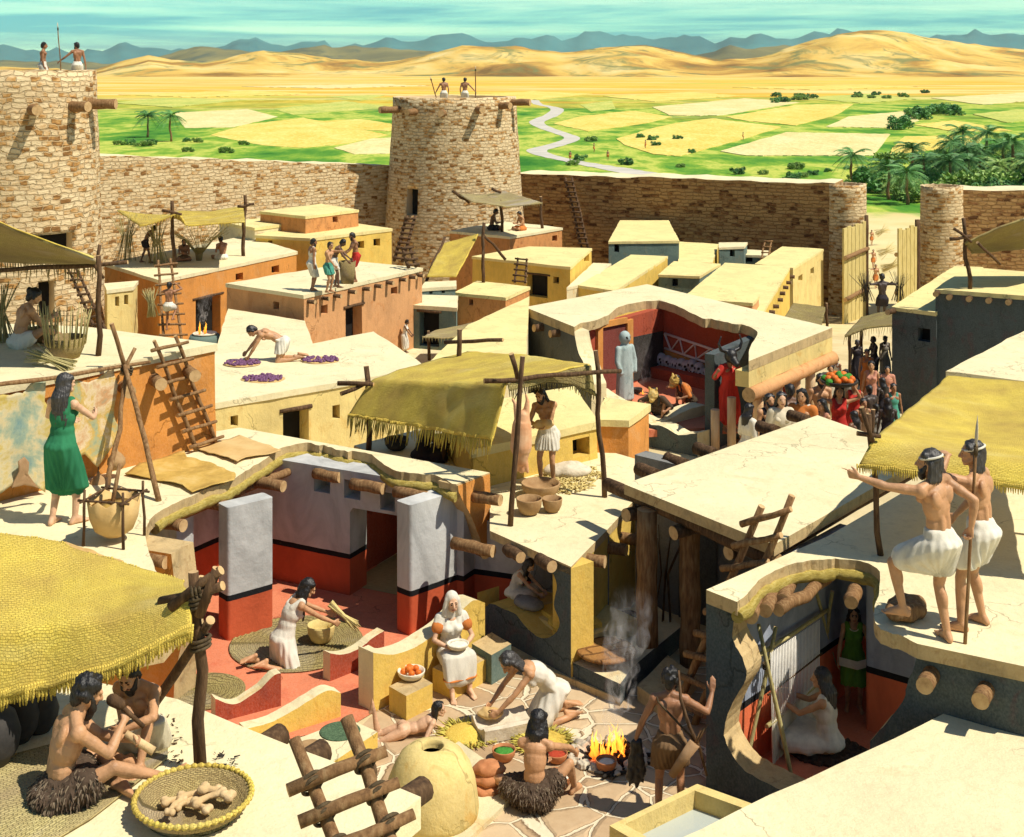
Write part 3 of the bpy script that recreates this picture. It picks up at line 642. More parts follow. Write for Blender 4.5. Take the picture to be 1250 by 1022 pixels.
FIELDS = [([(262, 165), (302, 153), (370, 145), (425, 156), (470, 165), (420, 175), (370, 180), (322, 177), (285, 170)], 0), ([(228, 156), (215, 138), (300, 134), (336, 143), (285, 155)], 1),
 ([(336, 133), (420, 124), (478, 131), (360, 140)], 2), ([(378, 149), (440, 146), (478, 152), (476, 160), (408, 157)], 0), ([(410, 181), (454, 170), (500, 168), (500, 187), (434, 188)], 1), ([(400, 118), (470, 116), (440, 123)], 2),
 ([(679, 151), (709, 143), (770, 136), (817, 143), (786, 151), (719, 160)], 0), ([(709, 128), (746, 124), (751, 133), (722, 136)], 2), ([(756, 170), (800, 157), (830, 151), (867, 146), (948, 156), (911, 168), (830, 190), (800, 188), (766, 177)], 0),
 ([(890, 143), (971, 129), (1038, 128), (1018, 141), (971, 153), (917, 148)], 0), ([(1011, 155), (1038, 143), (1109, 136), (1119, 148), (1092, 156)], 1), ([(884, 185), (961, 163), (1082, 165), (1062, 190), (914, 190)], 1),
 ([(1092, 181), (1105, 168), (1200, 166), (1190, 178), (1115, 186), (1085, 192)], 0), ([(1119, 153), (1166, 148), (1233, 160), (1166, 161)], 0), ([(800, 131), (907, 121), (971, 126), (880, 141), (820, 141)], 1),
 ([(740, 118), (840, 113), (900, 117), (800, 124)], 0), ([(985, 120), (1060, 115), (1120, 121), (1050, 126)], 2), ([(140, 126), (200, 120), (290, 123), (210, 131)], 2), ([(150, 116), (300, 111), (380, 115), (240, 119)], 0), ([(560, 118), (650, 112), (720, 115), (640, 123)], 0),
 ([(1140, 120), (1250, 114), (1300, 120), (1200, 128)], 1), ([(1190, 140), (1270, 133), (1300, 142), (1230, 150)], 2), ([(300, 106), (460, 103), (520, 105), (400, 108)], 1), ([(900, 107), (1050, 104), (1120, 106), (1000, 110)], 0)]
for fi, (px, k) in enumerate(FIELDS):
    fc_ = sum((V(q) for q in px), V((0, 0)))/len(px); px = [fc_+(V(q)-fc_)*1.05 for q in px]
    bm = bmesh.new(); pts = [P(a, b, ZP) for a, b in [(q.x+noise.noise((q.x*.3, q.y*.3, fi))*1.6, q.y+noise.noise((q.x*.25, q.y*.3, fi+9))*.7) for q in dens(px, 5)]]
    slab(bm, [p+V((0, 0, .06+.012*fi)) for p in pts], (0, 0, -.6)); mk('field', bm, FM[k], kind='structure')
# river
RV = [(652, 122, 8), (657, 127, 11), (680, 133, 12), (672, 141, 13), (655, 149, 13), (668, 157, 14), (698, 168, 17), (682, 176, 17), (655, 184, 17), (676, 192, 24), (716, 200, 28), (762, 208, 32), (820, 218, 40)]
c = wavy([(a, b) for a, b, _ in RV], 3, .6); wd = wavy([(w_, b) for a, b, w_ in RV], 3, 0); n = len(c)
bm = bmesh.new(); Lp = [P(c[i][0]-wd[int(i*len(wd)/n)][0]*.74, c[i][1], ZP)+V((0, 0, .06)) for i in range(n)]; Rp_ = [P(c[i][0]+wd[int(i*len(wd)/n)][0]*.74, c[i][1]+.6, ZP)+V((0, 0, .06)) for i in range(n)]
a = [bm.verts.new(p) for p in Lp]; b = [bm.verts.new(p) for p in Rp_]
for i in range(n-1): bm.faces.new((a[i], b[i], b[i+1], a[i+1]))
m, nt, bs = new_mat('river_water'); pos = coords(nt, 'World')
nt.links.new(ramp(nt, nz(nt, pos, .25, 4), [(.35, (.5, .46, .38)), (.7, (.66, .6, .5))]), bs.inputs['Base Color']); bs.inputs['Roughness'].default_value = .65; bump(nt, bs, nz(nt, pos, 1.5, 3), .25, .05)  # pale sky reflection put into the water's base colour
mk('river', bm, m, kind='structure')
# hills
def ridge(name, yf, yp, sky_px, mats, sc, amp, back=1.0, jag=0, zb=ZP, x0=-.62, x1=.62, nu=220, nv=46):
    sk = wavy(sky_px, 8, 0) if not jag else [(x, y+jag*(noise.noise((x*.05, 1, 2))+.6*noise.noise((x*.13, 4, 2))+.3*noise.noise((x*.3, 7, 2)))) for x, y in dens(sky_px, 5, 0, False)]; Yp = yp
    def hgt(px):
        for (a, ya), (b, yb) in zip(sk, sk[1:]):
            if a <= px <= b: return H-(ya+(yb-ya)*(px-a)/max(1e-6, b-a)-YH)/F*Yp-zb
        return H-(sk[0][1] if px < sk[0][0] else sk[-1][1])/F*Yp*0-zb+max(0, (YH-(sk[0][1] if px < sk[0][0] else sk[-1][1]))/F*Yp)
    bm = bmesh.new(); rows = []
    for j in range(nv):
        v = j/(nv-1)*1.9-1; row = []                       # -1 foot, 0 crest, .9 back
        for i in range(nu):
            s = x0+(x1-x0)*i/(nu-1); px = CX+s*F; wob = noise.noise((s*7, 3, sc))*.22
            y = yp+(v+wob*(1-abs(v)))*(yp-yf if v < 0 else (yp-yf)*back); h = hgt(px)
            t = max(0, 1-abs(v)); t = t*t*(3-2*t) if v > 0 else t**1.35
            X = s*y; e = noise.fractal((X/sc, y/sc*.7, h*.002), 1, 2.1, 5); r2 = 1-abs(noise.noise((X/sc*1.5, y/sc*.5, 9)))*2
            z = zb-3+(h+3)*max(0, t+amp*(e*.6+r2*.35)*t*(1-t)*2.2); row.append(bm.verts.new((X, y, z)))
        rows.append(row)
    for a, b in zip(rows, rows[1:]):
        for i in range(nu-1): bm.faces.new((a[i], a[i+1], b[i+1], b[i])).smooth = True
    mk(name, bm, mats, kind='structure')
def hillmat(name, stops, sx, green=None):
    m, nt, b = new_mat(name)
    n = nz(nt, coords(nt, 'World', (1/sx, .6/sx, 2.4/sx)), 1, 7, .62, .8); col = ramp(nt, n, stops)
    if green: col = mix(nt, ramp(nt, nz(nt, coords(nt, 'World', (1.6/sx, .8/sx, 5/sx)), 1.3, 6, .65, 1.2), [(.52, (0, 0, 0)), (.62, (.85, .85, .85))]), col, green)
    nt.links.new(col, b.inputs['Base Color']); b.inputs['Roughness'].default_value = 1; b.inputs['Specular IOR Level'].default_value = 0
    bump(nt, b, n, .6, sx*.05); return m
R1 = [(-420, 80), (-100, 78), (60, 84), (110, 88), (130, 80), (180, 67), (210, 73), (250, 76), (285, 70), (320, 62), (360, 65), (400, 71), (470, 76), (520, 68), (565, 56), (620, 58), (690, 64), (740, 57), (790, 55), (840, 66), (880, 73), (930, 70), (970, 55), (1010, 44), (1050, 38), (1085, 37), (1120, 43), (1180, 53), (1250, 60), (1400, 66), (1650, 70)]
ridge('hills', 2250, 3300, R1, hillmat('dry_hills', [(.32, (.16, .09, .03)), (.43, (.4, .22, .05)), (.52, (.64, .42, .1)), (.64, (.72, .55, .22)), (.75, (.78, .68, .42))], 260, (.15, .18, .07)), 380, 1.0, 1.0, 1.5)
R2 = [(-420, 70), (0, 74), (150, 78), (180, 73), (205, 66), (245, 55), (280, 61), (330, 65), (390, 56), (420, 57), (470, 58), (520, 62), (600, 72), (760, 76), (850, 68), (890, 56), (920, 60), (960, 55), (1000, 62), (1100, 66), (1650, 66)]
ridge('dark_hills', 4200, 5200, R2, hillmat('dark_hills', [(.35, (.1, .1, .06)), (.6, (.2, .18, .08)), (.75, (.3, .26, .12))], 420, (.07, .09, .07)), 600, .7, 1.0, 3)
R3 = [(-420, 55), (0, 55), (30, 60), (110, 64), (150, 54), (210, 61), (260, 60), (310, 46), (350, 57), (380, 50), (430, 58), (480, 44), (500, 51), (560, 40), (600, 52), (660, 44), (690, 49), (715, 37), (740, 39), (790, 47), (850, 44), (880, 51), (920, 42), (960, 49), (1000, 38), (1020, 36), (1080, 45), (1200, 41), (1300, 44), (1650, 50)]
ridge('mountains', 8200, 10500, R3, hillmat('far_mountains', [(.35, (.025, .12, .14)), (.6, (.05, .19, .2)), (.75, (.1, .25, .25))], 1100), 1100, .8, 1.0, 7)  # blue of the distant haze put into the rock colour
# ---------------------------------------------------------------- houses
def opening_cut(wall_me, cuts):
    cb = bmesh.new()
    for c, ax, n, w_, h_, dep in cuts:
        m = Matrix((ax, n, V((0, 0, 1)))).transposed().to_4x4(); m.translation = c
        bmesh.ops.create_cube(cb, size=1, matrix=m @ Matrix.Translation((0, -dep/2+.25, 0)) @ Matrix.Diagonal((w_, dep+.5, h_, 1)))
    bmesh.ops.recalc_face_normals(cb, faces=cb.faces[:])
    cm = bpy.data.meshes.new('c'); cb.to_mesh(cm); cb.free()
    def s(o):
        c = bpy.data.objects.new('c', cm); WORK.collection.objects.link(c)
        b = o.modifiers.new('b', 'BOOLEAN'); b.operation = 'DIFFERENCE'; b.solver = 'EXACT'; b.object = c; return [c]
    return evalmesh(wall_me, s)
def face_at(poly, px, py, z0, z1):
    best = None; n = len(poly); cen = sum(poly, V((0, 0)))/n
    for i in range(n):
        a, b = poly[i], poly[(i+1) % n]; d = b-a
        try: p = PW(px, py, a, b)
        except ZeroDivisionError: continue
        t = (V((p.x, p.y))-a).dot(d)/d.length_squared
        if -.02 <= t <= 1.02 and p.y > 0 and z0-.5 <= p.z <= z1+.5 and (best is None or p.y < best[0].y):
            nn = V((d.y, -d.x)).normalized()
            if nn.dot(a-cen) < 0: nn = -nn
            best = (p, V((*d.normalized(), 0)), V((*nn, 0)))
    return best
def beam_part(root, p, n, r, L, mats, tilt=0, name='beam'):
    bm = bmesh.new(); pole(bm, p-n*.35, p+n*L+V((0, 0, tilt)), r, r*.93, 12, .15, 0, 1); return world(name, bm, mats, root)
def house(label, px, z, wall, roofm='roof', wins=(), doors=(), beams=(), base=None, group='mud brick houses of the town', br=.075, bl=.3, bmat='darkwood', cat='house', over=.05, thick=.13, name='mud_brick_house', roof_px=None, wname='wall'):
    tops = [P(a, b, z) for a, b in px]; poly = [V((p.x, p.y)) for p in tops]
    area = sum(poly[i].x*poly[(i+1) % len(poly)].y-poly[(i+1) % len(poly)].x*poly[i].y for i in range(len(poly)))
    if area < 0: poly.reverse()
    cen = sum(poly, V((0, 0)))/len(poly); zg = T(cen.y); zb = (min(T(p.y) for p in poly)-.6) if base is None else base
    root = empty(name, (cen.x, cen.y, max(zg, zb)), 0, label, cat, group)
    bm = bmesh.new(); prism(bm, poly, zb, z-.05, .9, .02, 0, None, True, .04); bmesh.ops.recalc_face_normals(bm, faces=bm.faces[:])
    me = bpy.data.meshes.new('wall'); bm.to_mesh(me); bm.free(); cuts = []; panels = []
    for kind, lst, dep in (('window', wins, .42), ('door', doors, .5)):
        for o in lst:
            f = face_at(poly, o[0], o[1], zb, z)
            if not f: print('NO FACE', label, o); continue
            c, ax, n = f; s = F/c.y; cosf = max(.3, abs(PW(o[0]+1, o[1], c.xy, (c+ax).xy).y-c.y)); pa, pb = PW(o[0]-o[2]/2, o[1], c.xy, (c+ax).xy), PW(o[0]+o[2]/2, o[1], c.xy, (c+ax).xy)
            w_ = (pb-pa).length; h_ = o[3]/s; cuts.append((c, ax, n, w_, h_, dep)); panels.append((kind, c, ax, n, w_, h_, dep))
    if cuts:
        me2 = opening_cut(me, cuts)
        if len(me2.polygons) > 5: me = me2
    me.transform(parent_inv(root)); mk(wname, me, M[wall], root)
    for kind, c, ax, n, w_, h_, dep in panels:
        bm = bmesh.new(); q = Matrix((ax, n, V((0, 0, 1)))).transposed().to_4x4(); q.translation = c-n*(dep-.06)
        bmesh.ops.create_cube(bm, size=1, matrix=q @ Matrix.Diagonal((w_*.99, .08, h_*.99, 1)))
        world(kind, bm, [M['hole'], M['darkwood']], root)  # dark panel painted as the unlit room behind
        if kind == 'door':
            bm = bmesh.new(); pole(bm, c+ax*(w_*.62)+V((0, 0, h_*.52)), c-ax*(w_*.62)+V((0, 0, h_*.52)), .05, .05, 8, .2); world('lintel', bm, M['darkwood'], root)
    rp = poly if roof_px is None else [V(P(a, b, z).xy) for a, b in roof_px]
    rc = sum(rp, V((0, 0)))/len(rp); bm = bmesh.new(); prism(bm, [p+(p-rc).normalized()*over for p in rp], z-thick, z, .45, .03, 0, None, True)
    world('roof', bm, M[roofm], root)
    for b in beams:
        f = face_at(poly, b[0], b[1], zb, z)
        if not f: print('NO FACE', label, b); continue
        beam_part(root, f[0], f[2], b[2] if len(b) > 2 else br, b[3] if len(b) > 3 else bl, [M[bmat], M['endgrain']])
    return root, poly
house('salmon house with a row of beam ends and four people on its roof', [(371, 360), (515, 327), (437, 319), (277, 346)], 1.1, 'orange2', 'roof', [(396, 378, 8, 11), (481, 355, 8, 9), (337, 373, 7, 9)], [(432, 396, 20, 44)],
      [(376, 368), (393, 364), (408, 361), (426, 356), (444, 352), (458, 349), (472, 345), (488, 341), (500, 338), (509, 336)])
house('orange house with a basket maker canopy on its roof and a ladder against its corner', [(195, 342), (362, 307), (300, 288), (128, 321)], .6, 'orange', 'roof', [(292, 338, 9, 9), (336, 329, 9, 9)], [(254, 396, 30, 66)])
house('small straw yellow hut with two slit windows below the left tower', [(131, 354), (162, 350), (168, 343), (128, 346)], .6, 'straw', 'roof', [(143, 368, 5, 12), (154, 366, 5, 12)])
house('long yellow house with two windows behind the four people on the roof', [(379, 291), (478, 279), (400, 268), (312, 287)], .9, 'yellow', 'roof2', [(440, 299, 9, 9), (460, 296, 8, 9), (330, 298, 5, 9)])
house('orange brick upper room with one window below the city wall', [(373, 264), (437, 256), (392, 249), (318, 258)], 1.7, 'brick', 'roof2', [(409, 268, 6, 7)], base=.6)
house('low cream block tucked left of the orange brick upper room', [(311, 278), (365, 271), (335, 265), (268, 271)], 1.2, 'cream', 'roof2', base=-2)
house('cream sloping terrace house below the salmon house', [(279, 377), (371, 392), (381, 421), (262, 434)], .4, 'cream', 'roof')
house('yellow orange house with heaps of purple fruit drying on its roof', [(262, 492), (520, 448), (455, 405), (381, 420), (265, 433)], 1.3, 'straw', 'roof', [(286, 514, 9, 13), (410, 503, 9, 17)], [(361, 522, 31, 44)], base=-1.2)
house('small brick fronted house with a shade mat above it beside the round centre tower', [(622, 289), (686, 278), (612, 270), (549, 282)], -.4, 'brick', 'roof', [(677, 291, 6, 7)])
house('broad flat house with a short ladder leaning on its shaded front', [(696, 326), (722, 303), (646, 301), (577, 313)], -.7, 'yellow', 'roof2', [(716, 317, 6, 9), (679, 342, 7, 8)], [(656, 349, 25, 27)])
house('little cube house with an orange brick side below the broad flat house', [(617, 363), (646, 350), (583, 343), (556, 357)], -.4, 'brick', 'roof2', [(575, 369, 5, 7)])
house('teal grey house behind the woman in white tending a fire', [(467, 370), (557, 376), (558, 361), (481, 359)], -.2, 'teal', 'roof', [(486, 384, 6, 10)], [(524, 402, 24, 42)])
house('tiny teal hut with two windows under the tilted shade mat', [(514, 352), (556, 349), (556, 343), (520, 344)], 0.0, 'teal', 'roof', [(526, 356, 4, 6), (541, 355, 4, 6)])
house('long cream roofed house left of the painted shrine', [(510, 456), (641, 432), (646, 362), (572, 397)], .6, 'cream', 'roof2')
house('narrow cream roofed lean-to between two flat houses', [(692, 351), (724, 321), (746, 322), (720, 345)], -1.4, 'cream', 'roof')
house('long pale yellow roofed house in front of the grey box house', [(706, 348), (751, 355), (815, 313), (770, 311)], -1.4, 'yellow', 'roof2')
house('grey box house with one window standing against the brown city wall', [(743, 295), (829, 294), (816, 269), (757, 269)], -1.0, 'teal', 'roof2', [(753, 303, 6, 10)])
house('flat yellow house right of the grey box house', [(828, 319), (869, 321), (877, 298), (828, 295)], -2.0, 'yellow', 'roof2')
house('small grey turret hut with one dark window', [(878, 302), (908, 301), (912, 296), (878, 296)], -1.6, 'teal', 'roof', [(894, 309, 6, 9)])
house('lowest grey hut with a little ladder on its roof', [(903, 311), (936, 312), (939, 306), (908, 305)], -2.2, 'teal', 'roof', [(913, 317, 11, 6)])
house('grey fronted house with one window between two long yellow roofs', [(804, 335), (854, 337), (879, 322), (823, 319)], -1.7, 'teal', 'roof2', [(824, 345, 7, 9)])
house('large golden house with a column of beam ends down its lit side', [(838, 360), (930, 383), (964, 326), (885, 321)], -1.4, 'yellow', 'roof2', [], [],
      [(964, 338), (960, 345), (956, 351), (952, 358), (949, 366), (944, 374), (939, 381)], br=.09, bl=.25)
house('small raised block on the roof of the large golden house', [(865, 366), (918, 370), (926, 361), (880, 357)], -.95, 'orange2', 'roof2', base=-1.6)
house('straw coloured house with two windows next to the gate tower', [(922, 322), (968, 327), (1005, 304), (955, 301)], -1.9, 'straw', 'roof2', [(977, 340, 5, 8), (991, 331, 4, 8)])
house('shaded dark blue walled house with a sagging shade on its roof by the gate', [(1142, 353), (1275, 363), (1290, 335), (1180, 326)], 1.4, 'darkblue', 'roof2', [], [], [(1160, 362), (1184, 364), (1208, 366), (1232, 368), (1145, 357, .1, .4)], br=.1, bl=.25)
house('low shaded blue black annex with one square window facing the market street', [(1089, 374), (1143, 381), (1200, 326), (1165, 325)], .7, 'darkblue', 'roof2', [(1128, 409, 15, 16)], [], [(1092, 379, .1, .5)])
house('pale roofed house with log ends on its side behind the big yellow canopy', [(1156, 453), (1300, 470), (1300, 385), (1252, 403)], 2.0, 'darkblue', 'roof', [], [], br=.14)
h_or, pl_or = house('orange house with a basket weaver on its roof and hides before its wall', [(262, 419), (-90, 488), (-90, 392), (100, 399)], 3.9, 'orange', 'roof', [], [], base=1.9)
for a, b in ((188, 463), (229, 453), (150, 472)):
    p = PW(a, b, P(262, 419, 3.9).xy, P(0, 470.5, 3.9).xy); beam_part(h_or, p, V((.5, -.86, 0)), .11, .42, [M['wood'], M['endgrain']])
house('yellow house with one square window behind the butcher', [(578, 549), (728, 514), (700, 472), (540, 500)], 2.3, 'yellow', 'roof2', [(709, 546, 20, 22)], base=1.3)
house('narrow orange block between the yellow house and the painted shrine', [(729, 511), (767, 512), (792, 494), (740, 486)], 2.25, 'orange', 'roof2', base=0)
# front roofs
hf, pf = house('cream front roof with two carvers sitting under a yellow mat', [(213, 858), (504, 972), (428, 1034), (330, 1100), (-300, 1100), (-300, 745)], 4.1, 'yellow', 'roof', base=-.3, br=.085, thick=.2)
d = (P(504, 972, 4.1)-P(213, 858, 4.1)).normalized(); nrm = V((-d.y, d.x, 0))
for a, b in ((300, 893), (352, 913), (408, 935), (476, 961)):
    p = P(a, b, 4.1)+V((0, 0, -.16)); beam_part(hf, p, nrm, .085, .34, [M['darkwood'], M['darkwood']])
house('empty cream roof in the lower right corner', [(1156, 871), (1310, 909), (1310, 1200), (680, 1200), (668, 1101)], 1.66, 'cream', 'roof', base=-.3, thick=.18)
# ---------------------------------------------------------------- city wall, towers, gate
def wall_run(label, a, b, za, zb_, th, mat, top='roof', base=-8, sag=.12):
    a, b = V(a), V(b); d = (b-a).normalized(); n = V((-d.y, d.x))*th
    if n.y < 0: n = -n
    L = (b-a).length; k = int(L/.7); bm = bmesh.new(); uvl = bm.loops.layers.uv.verify(); rows = []
    for i in range(k+1):
        t = i/k; q = a.lerp(b, t); z = za+(zb_-za)*t+sag*noise.noise((t*L*.6, 3, za))+.08*noise.noise((t*L*2.4, 1, 2)); z2 = z+.05*noise.noise((t*L*2, 8, 2))
        rows.append([bm.verts.new((q.x, q.y, base)), bm.verts.new((q.x, q.y, z)), bm.verts.new((q.x+n.x, q.y+n.y, z2)), bm.verts.new((q.x+n.x, q.y+n.y, base))])
    for i in range(k):
        u0, u1 = i/k*L, (i+1)/k*L
        for j in range(3):
            f = bm.faces.new((rows[i][j], rows[i+1][j], rows[i+1][j+1], rows[i][j+1])); f.material_index = 1 if j == 1 else 0
            for lp, uu, v in zip(f.loops, (u0, u1, u1, u0), (rows[i][j], rows[i+1][j], rows[i+1][j+1], rows[i][j+1])): lp[uvl].uv = (uu, v.co.z)
    for r in (rows[0], rows[-1]): bm.faces.new(r)
    return mk('city_wall', bm, [M[mat], M[top]], None, False, label, 'city wall', 'runs of the city wall')
def rtower(label, c, rt, rb, zt, zb, mat, open_=(), beams=(), name='round_tower', cat='tower', group='round stone towers'):
    root = empty(name, (c[0], c[1], zb), 0, label, cat, group); seg = 64; bm = bmesh.new(); uvl = bm.loops.layers.uv.verify(); nr = 22; rings = []
    for j in range(nr+1):
        t = j/nr; z = zb+(zt-zb)*t; r = rb+(rt-rb)*t**.8
        rings.append([bm.verts.new((c[0]+math.cos(2*math.pi*i/seg)*(r+.05*noise.noise((i*.9, z*2, 1))), c[1]+math.sin(2*math.pi*i/seg)*(r+.05*noise.noise((i*.9, z*2, 5))), z+(.06*noise.noise((i*.5, 7, 3)) if j == nr else 0))) for i in range(seg)])
    for j in range(nr):
        for i in range(seg):
            k = (i+1) % seg; f = bm.faces.new((rings[j][i], rings[j][k], rings[j+1][k], rings[j+1][i])); f.smooth = True
            for lp, u, v in zip(f.loops, (i, i+1, i+1, i), (j, j, j+1, j+1)): lp[uvl].uv = (u/seg*2*math.pi*rb, zb+(zt-zb)*v/nr)
    # parapet ring and recessed floor
    inn = [bm.verts.new(V((c[0], c[1], zt))+(V(v.co)-V((c[0], c[1], zt)))*.86) for v in rings[-1]]; low = [bm.verts.new(v.co-V((0, 0, 1.0))) for v in inn]
    for i in range(seg):
        k = (i+1) % seg
        f = bm.faces.new((rings[-1][i], rings[-1][k], inn[k], inn[i])); f.material_index = 1; f = bm.faces.new((inn[i], inn[k], low[k], low[i])); f.material_index = 1
    f = bm.faces.new(low); f.material_index = 1; bm.faces.new(rings[0][::-1])
    bmesh.ops.recalc_face_normals(bm, faces=bm.faces[:]); me = bpy.data.meshes.new('wall'); bm.to_mesh(me); bm.free()
    me.materials.append(M[mat]); me.materials.append(M['roof']); cuts = []; pans = []
    def hit(px, py):
        r = (rt+rb)/2; dx = (px-CX)/F; A = 1+dx*dx; B = c[0]*dx+c[1]; C_ = c[0]**2+c[1]**2-r*r
        for _ in range(4):
            t = (B-math.sqrt(max(0, B*B-A*C_)))/A; z = H-(py-YH)/F*t; r = rb+(rt-rb)*max(0, min(1, (z-zb)/(zt-zb)))**.8; C_ = c[0]**2+c[1]**2-r*r
        p = D(px, py, t); n = V((p.x-c[0], p.y-c[1], 0)).normalized(); return p, n
    for px, py, w_, h_ in open_:
        p, n = hit(px, py); ax = V((-n.y, n.x, 0)); s = F/p.y; ww = w_/s/max(.35, abs(ax.x)); cuts.append((p, ax, n, ww, h_/s, .7)); pans.append((p, ax, n, ww, h_/s))
    if cuts:
        m2 = opening_cut(me, cuts)
        if len(m2.polygons) > 20: me = m2
    me.materials.clear(); me.transform(parent_inv(root)); mk('wall', me, [M[mat], M['roof']], root)
    for p, ax, n, ww, hh in pans:
        bm = bmesh.new(); q = Matrix((ax, n, V((0, 0, 1)))).transposed().to_4x4(); q.translation = p-n*.6
        bmesh.ops.create_cube(bm, size=1, matrix=q @ Matrix.Diagonal((ww*.99, .1, hh*.99, 1)))
        world('opening', bm, M['hole'], root)  # dark panel painted as the unlit inside of the tower
    for px, py, r, L in beams:
        p, n = hit(px, py); beam_part(root, p, n, r, L, [M['wood'], M['endgrain']])
    return root
TL = rtower('tall round stone watchtower at the left with two watchmen on top', (-18.3, 50), 2.8, 3.3, 8.42, -4, 'stone', [(66, 300, 36, 28), (57, 366, 15, 44)], [(40, 134, .2, .8), (88, 130, .2, .8), (110, 127, .2, 1.0)])
TC = rtower('round stone tower in the middle of the city wall with a doorway and ladder', (-3.6, 85), 3.85, 4.9, 6.64, -7.5, 'stone', [(503, 247, 14, 32)], [(487, 134, .22, 1.3), (541, 138, .22, .8), (583, 134, .22, .8), (611, 129, .22, .8), (507, 137, .22, .8), (625, 125, .22, 1.2)])
rtower('left gate tower of brown stone beside the open plank gate', (20.0, 81), 1.2, 1.25, 1.5, -8, 'stone', name='gate_tower')
rtower('right gate tower of brown stone by the half open gate leaf', (25.75, 81), 1.22, 1.3, 1.4, -8, 'stone', name='gate_tower')
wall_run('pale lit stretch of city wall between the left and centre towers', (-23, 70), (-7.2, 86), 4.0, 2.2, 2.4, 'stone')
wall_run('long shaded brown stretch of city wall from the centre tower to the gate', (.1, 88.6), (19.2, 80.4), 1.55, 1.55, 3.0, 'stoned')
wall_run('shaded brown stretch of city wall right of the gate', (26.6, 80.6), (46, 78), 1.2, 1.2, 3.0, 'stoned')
def gate_leaf(label, p0, p1, z0, z1, n, rails):
    root = empty('gate_leaf', (p0[0], p0[1], z0), 0, label, 'gate', 'leaves of the town gate'); a, b = V((*p0, 0)), V((*p1, 0)); d = (b-a)/n; ax = d.normalized(); nn = V((-ax.y, ax.x, 0))
    for i in range(n):
        c = a+d*(i+.5); h = z1+random.uniform(-.1, .12); bm = bmesh.new(); box(bm, (c.x, c.y, (z0+h)/2), (d.length*.9, .1, h-z0), math.atan2(ax.y, ax.x)); world('plank', bm, M['plank'], root)
    for t in (.3, .72):
        z = z0+(z1-z0)*t
        for s in rails:
            bm = bmesh.new(); pole(bm, a+nn*.12*s+V((0, 0, z)), b+nn*.12*s+V((0, 0, z)), .12, None, 10, .1, 0, 1); world('rail', bm, [M['wood'], M['endgrain']], root)
    bm = bmesh.new(); pole(bm, a+V((0, 0, z0-.2)), a+V((0, 0, z1+.4)), .16, None, 10, .1); world('hinge_post', bm, M['darkwood'], root)
M['plank'] = mottled('gate_plank', (.34, .26, .08), (.58, .46, .17), 2, (.66, .55, .26), 14, .5, .85, (6, 6, .8))
p0, p1 = D(1057, 300, 80.3), D(1029, 300, 76.2); gate_leaf('tall left gate leaf of yellow planks swung open inwards', p0[:2], p1[:2], -6.3, -.7, 6, (1,))
p0, p1 = D(1120, 300, 80.2), D(1096, 300, 78.8); gate_leaf('right gate leaf with two cross rails standing half open', p0[:2], p1[:2], -6.3, -.95, 5, (-1,))
# ---------------------------------------------------------------- cut open houses round the courtyard
def dado(name, zs, up, low, h=.085, var=.55):
    m, nt, b = new_mat(name); pos = coords(nt, 'World'); sp = nt.nodes.new('ShaderNodeSeparateXYZ'); nt.links.new(pos, sp.inputs[0])
    z = mathn(nt, 'ADD', sp.outputs[2], mathn(nt, 'MULTIPLY', mathn(nt, 'SUBTRACT', nz(nt, pos, 2.5, 3), .5), .025))
    n = nz(nt, coords(nt, 'World', (1, 1, .5)), 1.3, 8, .65, .8)
    u = ramp(nt, n, [(.28, tuple(x*var for x in up)), (.5, up), (.7, tuple(min(1, x*1.35) for x in up))]); l = ramp(nt, n, [(.3, tuple(x*.7 for x in low)), (.6, low), (.75, tuple(min(1, x*1.25) for x in low))])
    c = mix(nt, mathn(nt, 'GREATER_THAN', z, zs), l, (.012, .012, .013)); c = mix(nt, mathn(nt, 'GREATER_THAN', z, zs+h), c, u)
    nt.links.new(c, b.inputs['Base Color']); b.inputs['Roughness'].default_value = .9; b.inputs['Specular IOR Level'].default_value = .15
    bump(nt, b, nz(nt, pos, 8, 6, .65), .35, .04); return m
M['dadoA'] = dado('wall_grey_over_red', .6, (.46, .46, .44), (.52, .1, .04)); M['dadoG'] = dado('wall_slate_over_red', .76, (.27, .3, .37), (.74, .17, .07))
def wall_px(root, name, px, a, b, th, mats, side=1, back=None, flip=1, z=None):
    a, b = V((a[0], a[1])), V((b[0], b[1])); n = V((-(b-a).y, (b-a).x, 0)).normalized()
    if n.y < 0: n = -n
    bm = bmesh.new(); slab(bm, [PW(x, y, a, b) for x, y in px], n*th*flip, 0, side, back)
    return world(name, bm, [M[m] for m in mats], root)
def wall_uz(root, name, a, b, pts, th, mats, wins=(), toward=None, part=True):
    """outline pts in (metres along a->b, height); th pushes away from the camera (or along toward)"""
    a, b = V((a[0], a[1])), V((b[0], b[1])); d = (b-a).normalized(); n = V((-d.y, d.x))
    if (n.dot((a+b)/2) < 0) if toward is None else (n.dot(V(toward)) < 0): n = -n
    bm = bmesh.new(); slab(bm, [(a.x+d.x*u, a.y+d.y*u, z) for u, z in pts], (n.x*th, n.y*th, 0), 0, 1)
    if wins:
        bmesh.ops.recalc_face_normals(bm, faces=bm.faces[:]); me = bpy.data.meshes.new('w'); bm.to_mesh(me); bm.free()
        for m in mats: me.materials.append(M[m])
        me2 = opening_cut(me, [(V((a.x+d.x*u, a.y+d.y*u, z)), V((d.x, d.y, 0)), V((-n.x, -n.y, 0)), w_, h_, th+.5) for u, z, w_, h_ in wins])
        me2.materials.clear(); me2.transform(parent_inv(root)); return mk(name, me2, [M[m] for m in mats], root)
    return world(name, bm, [M[m] for m in mats], root)
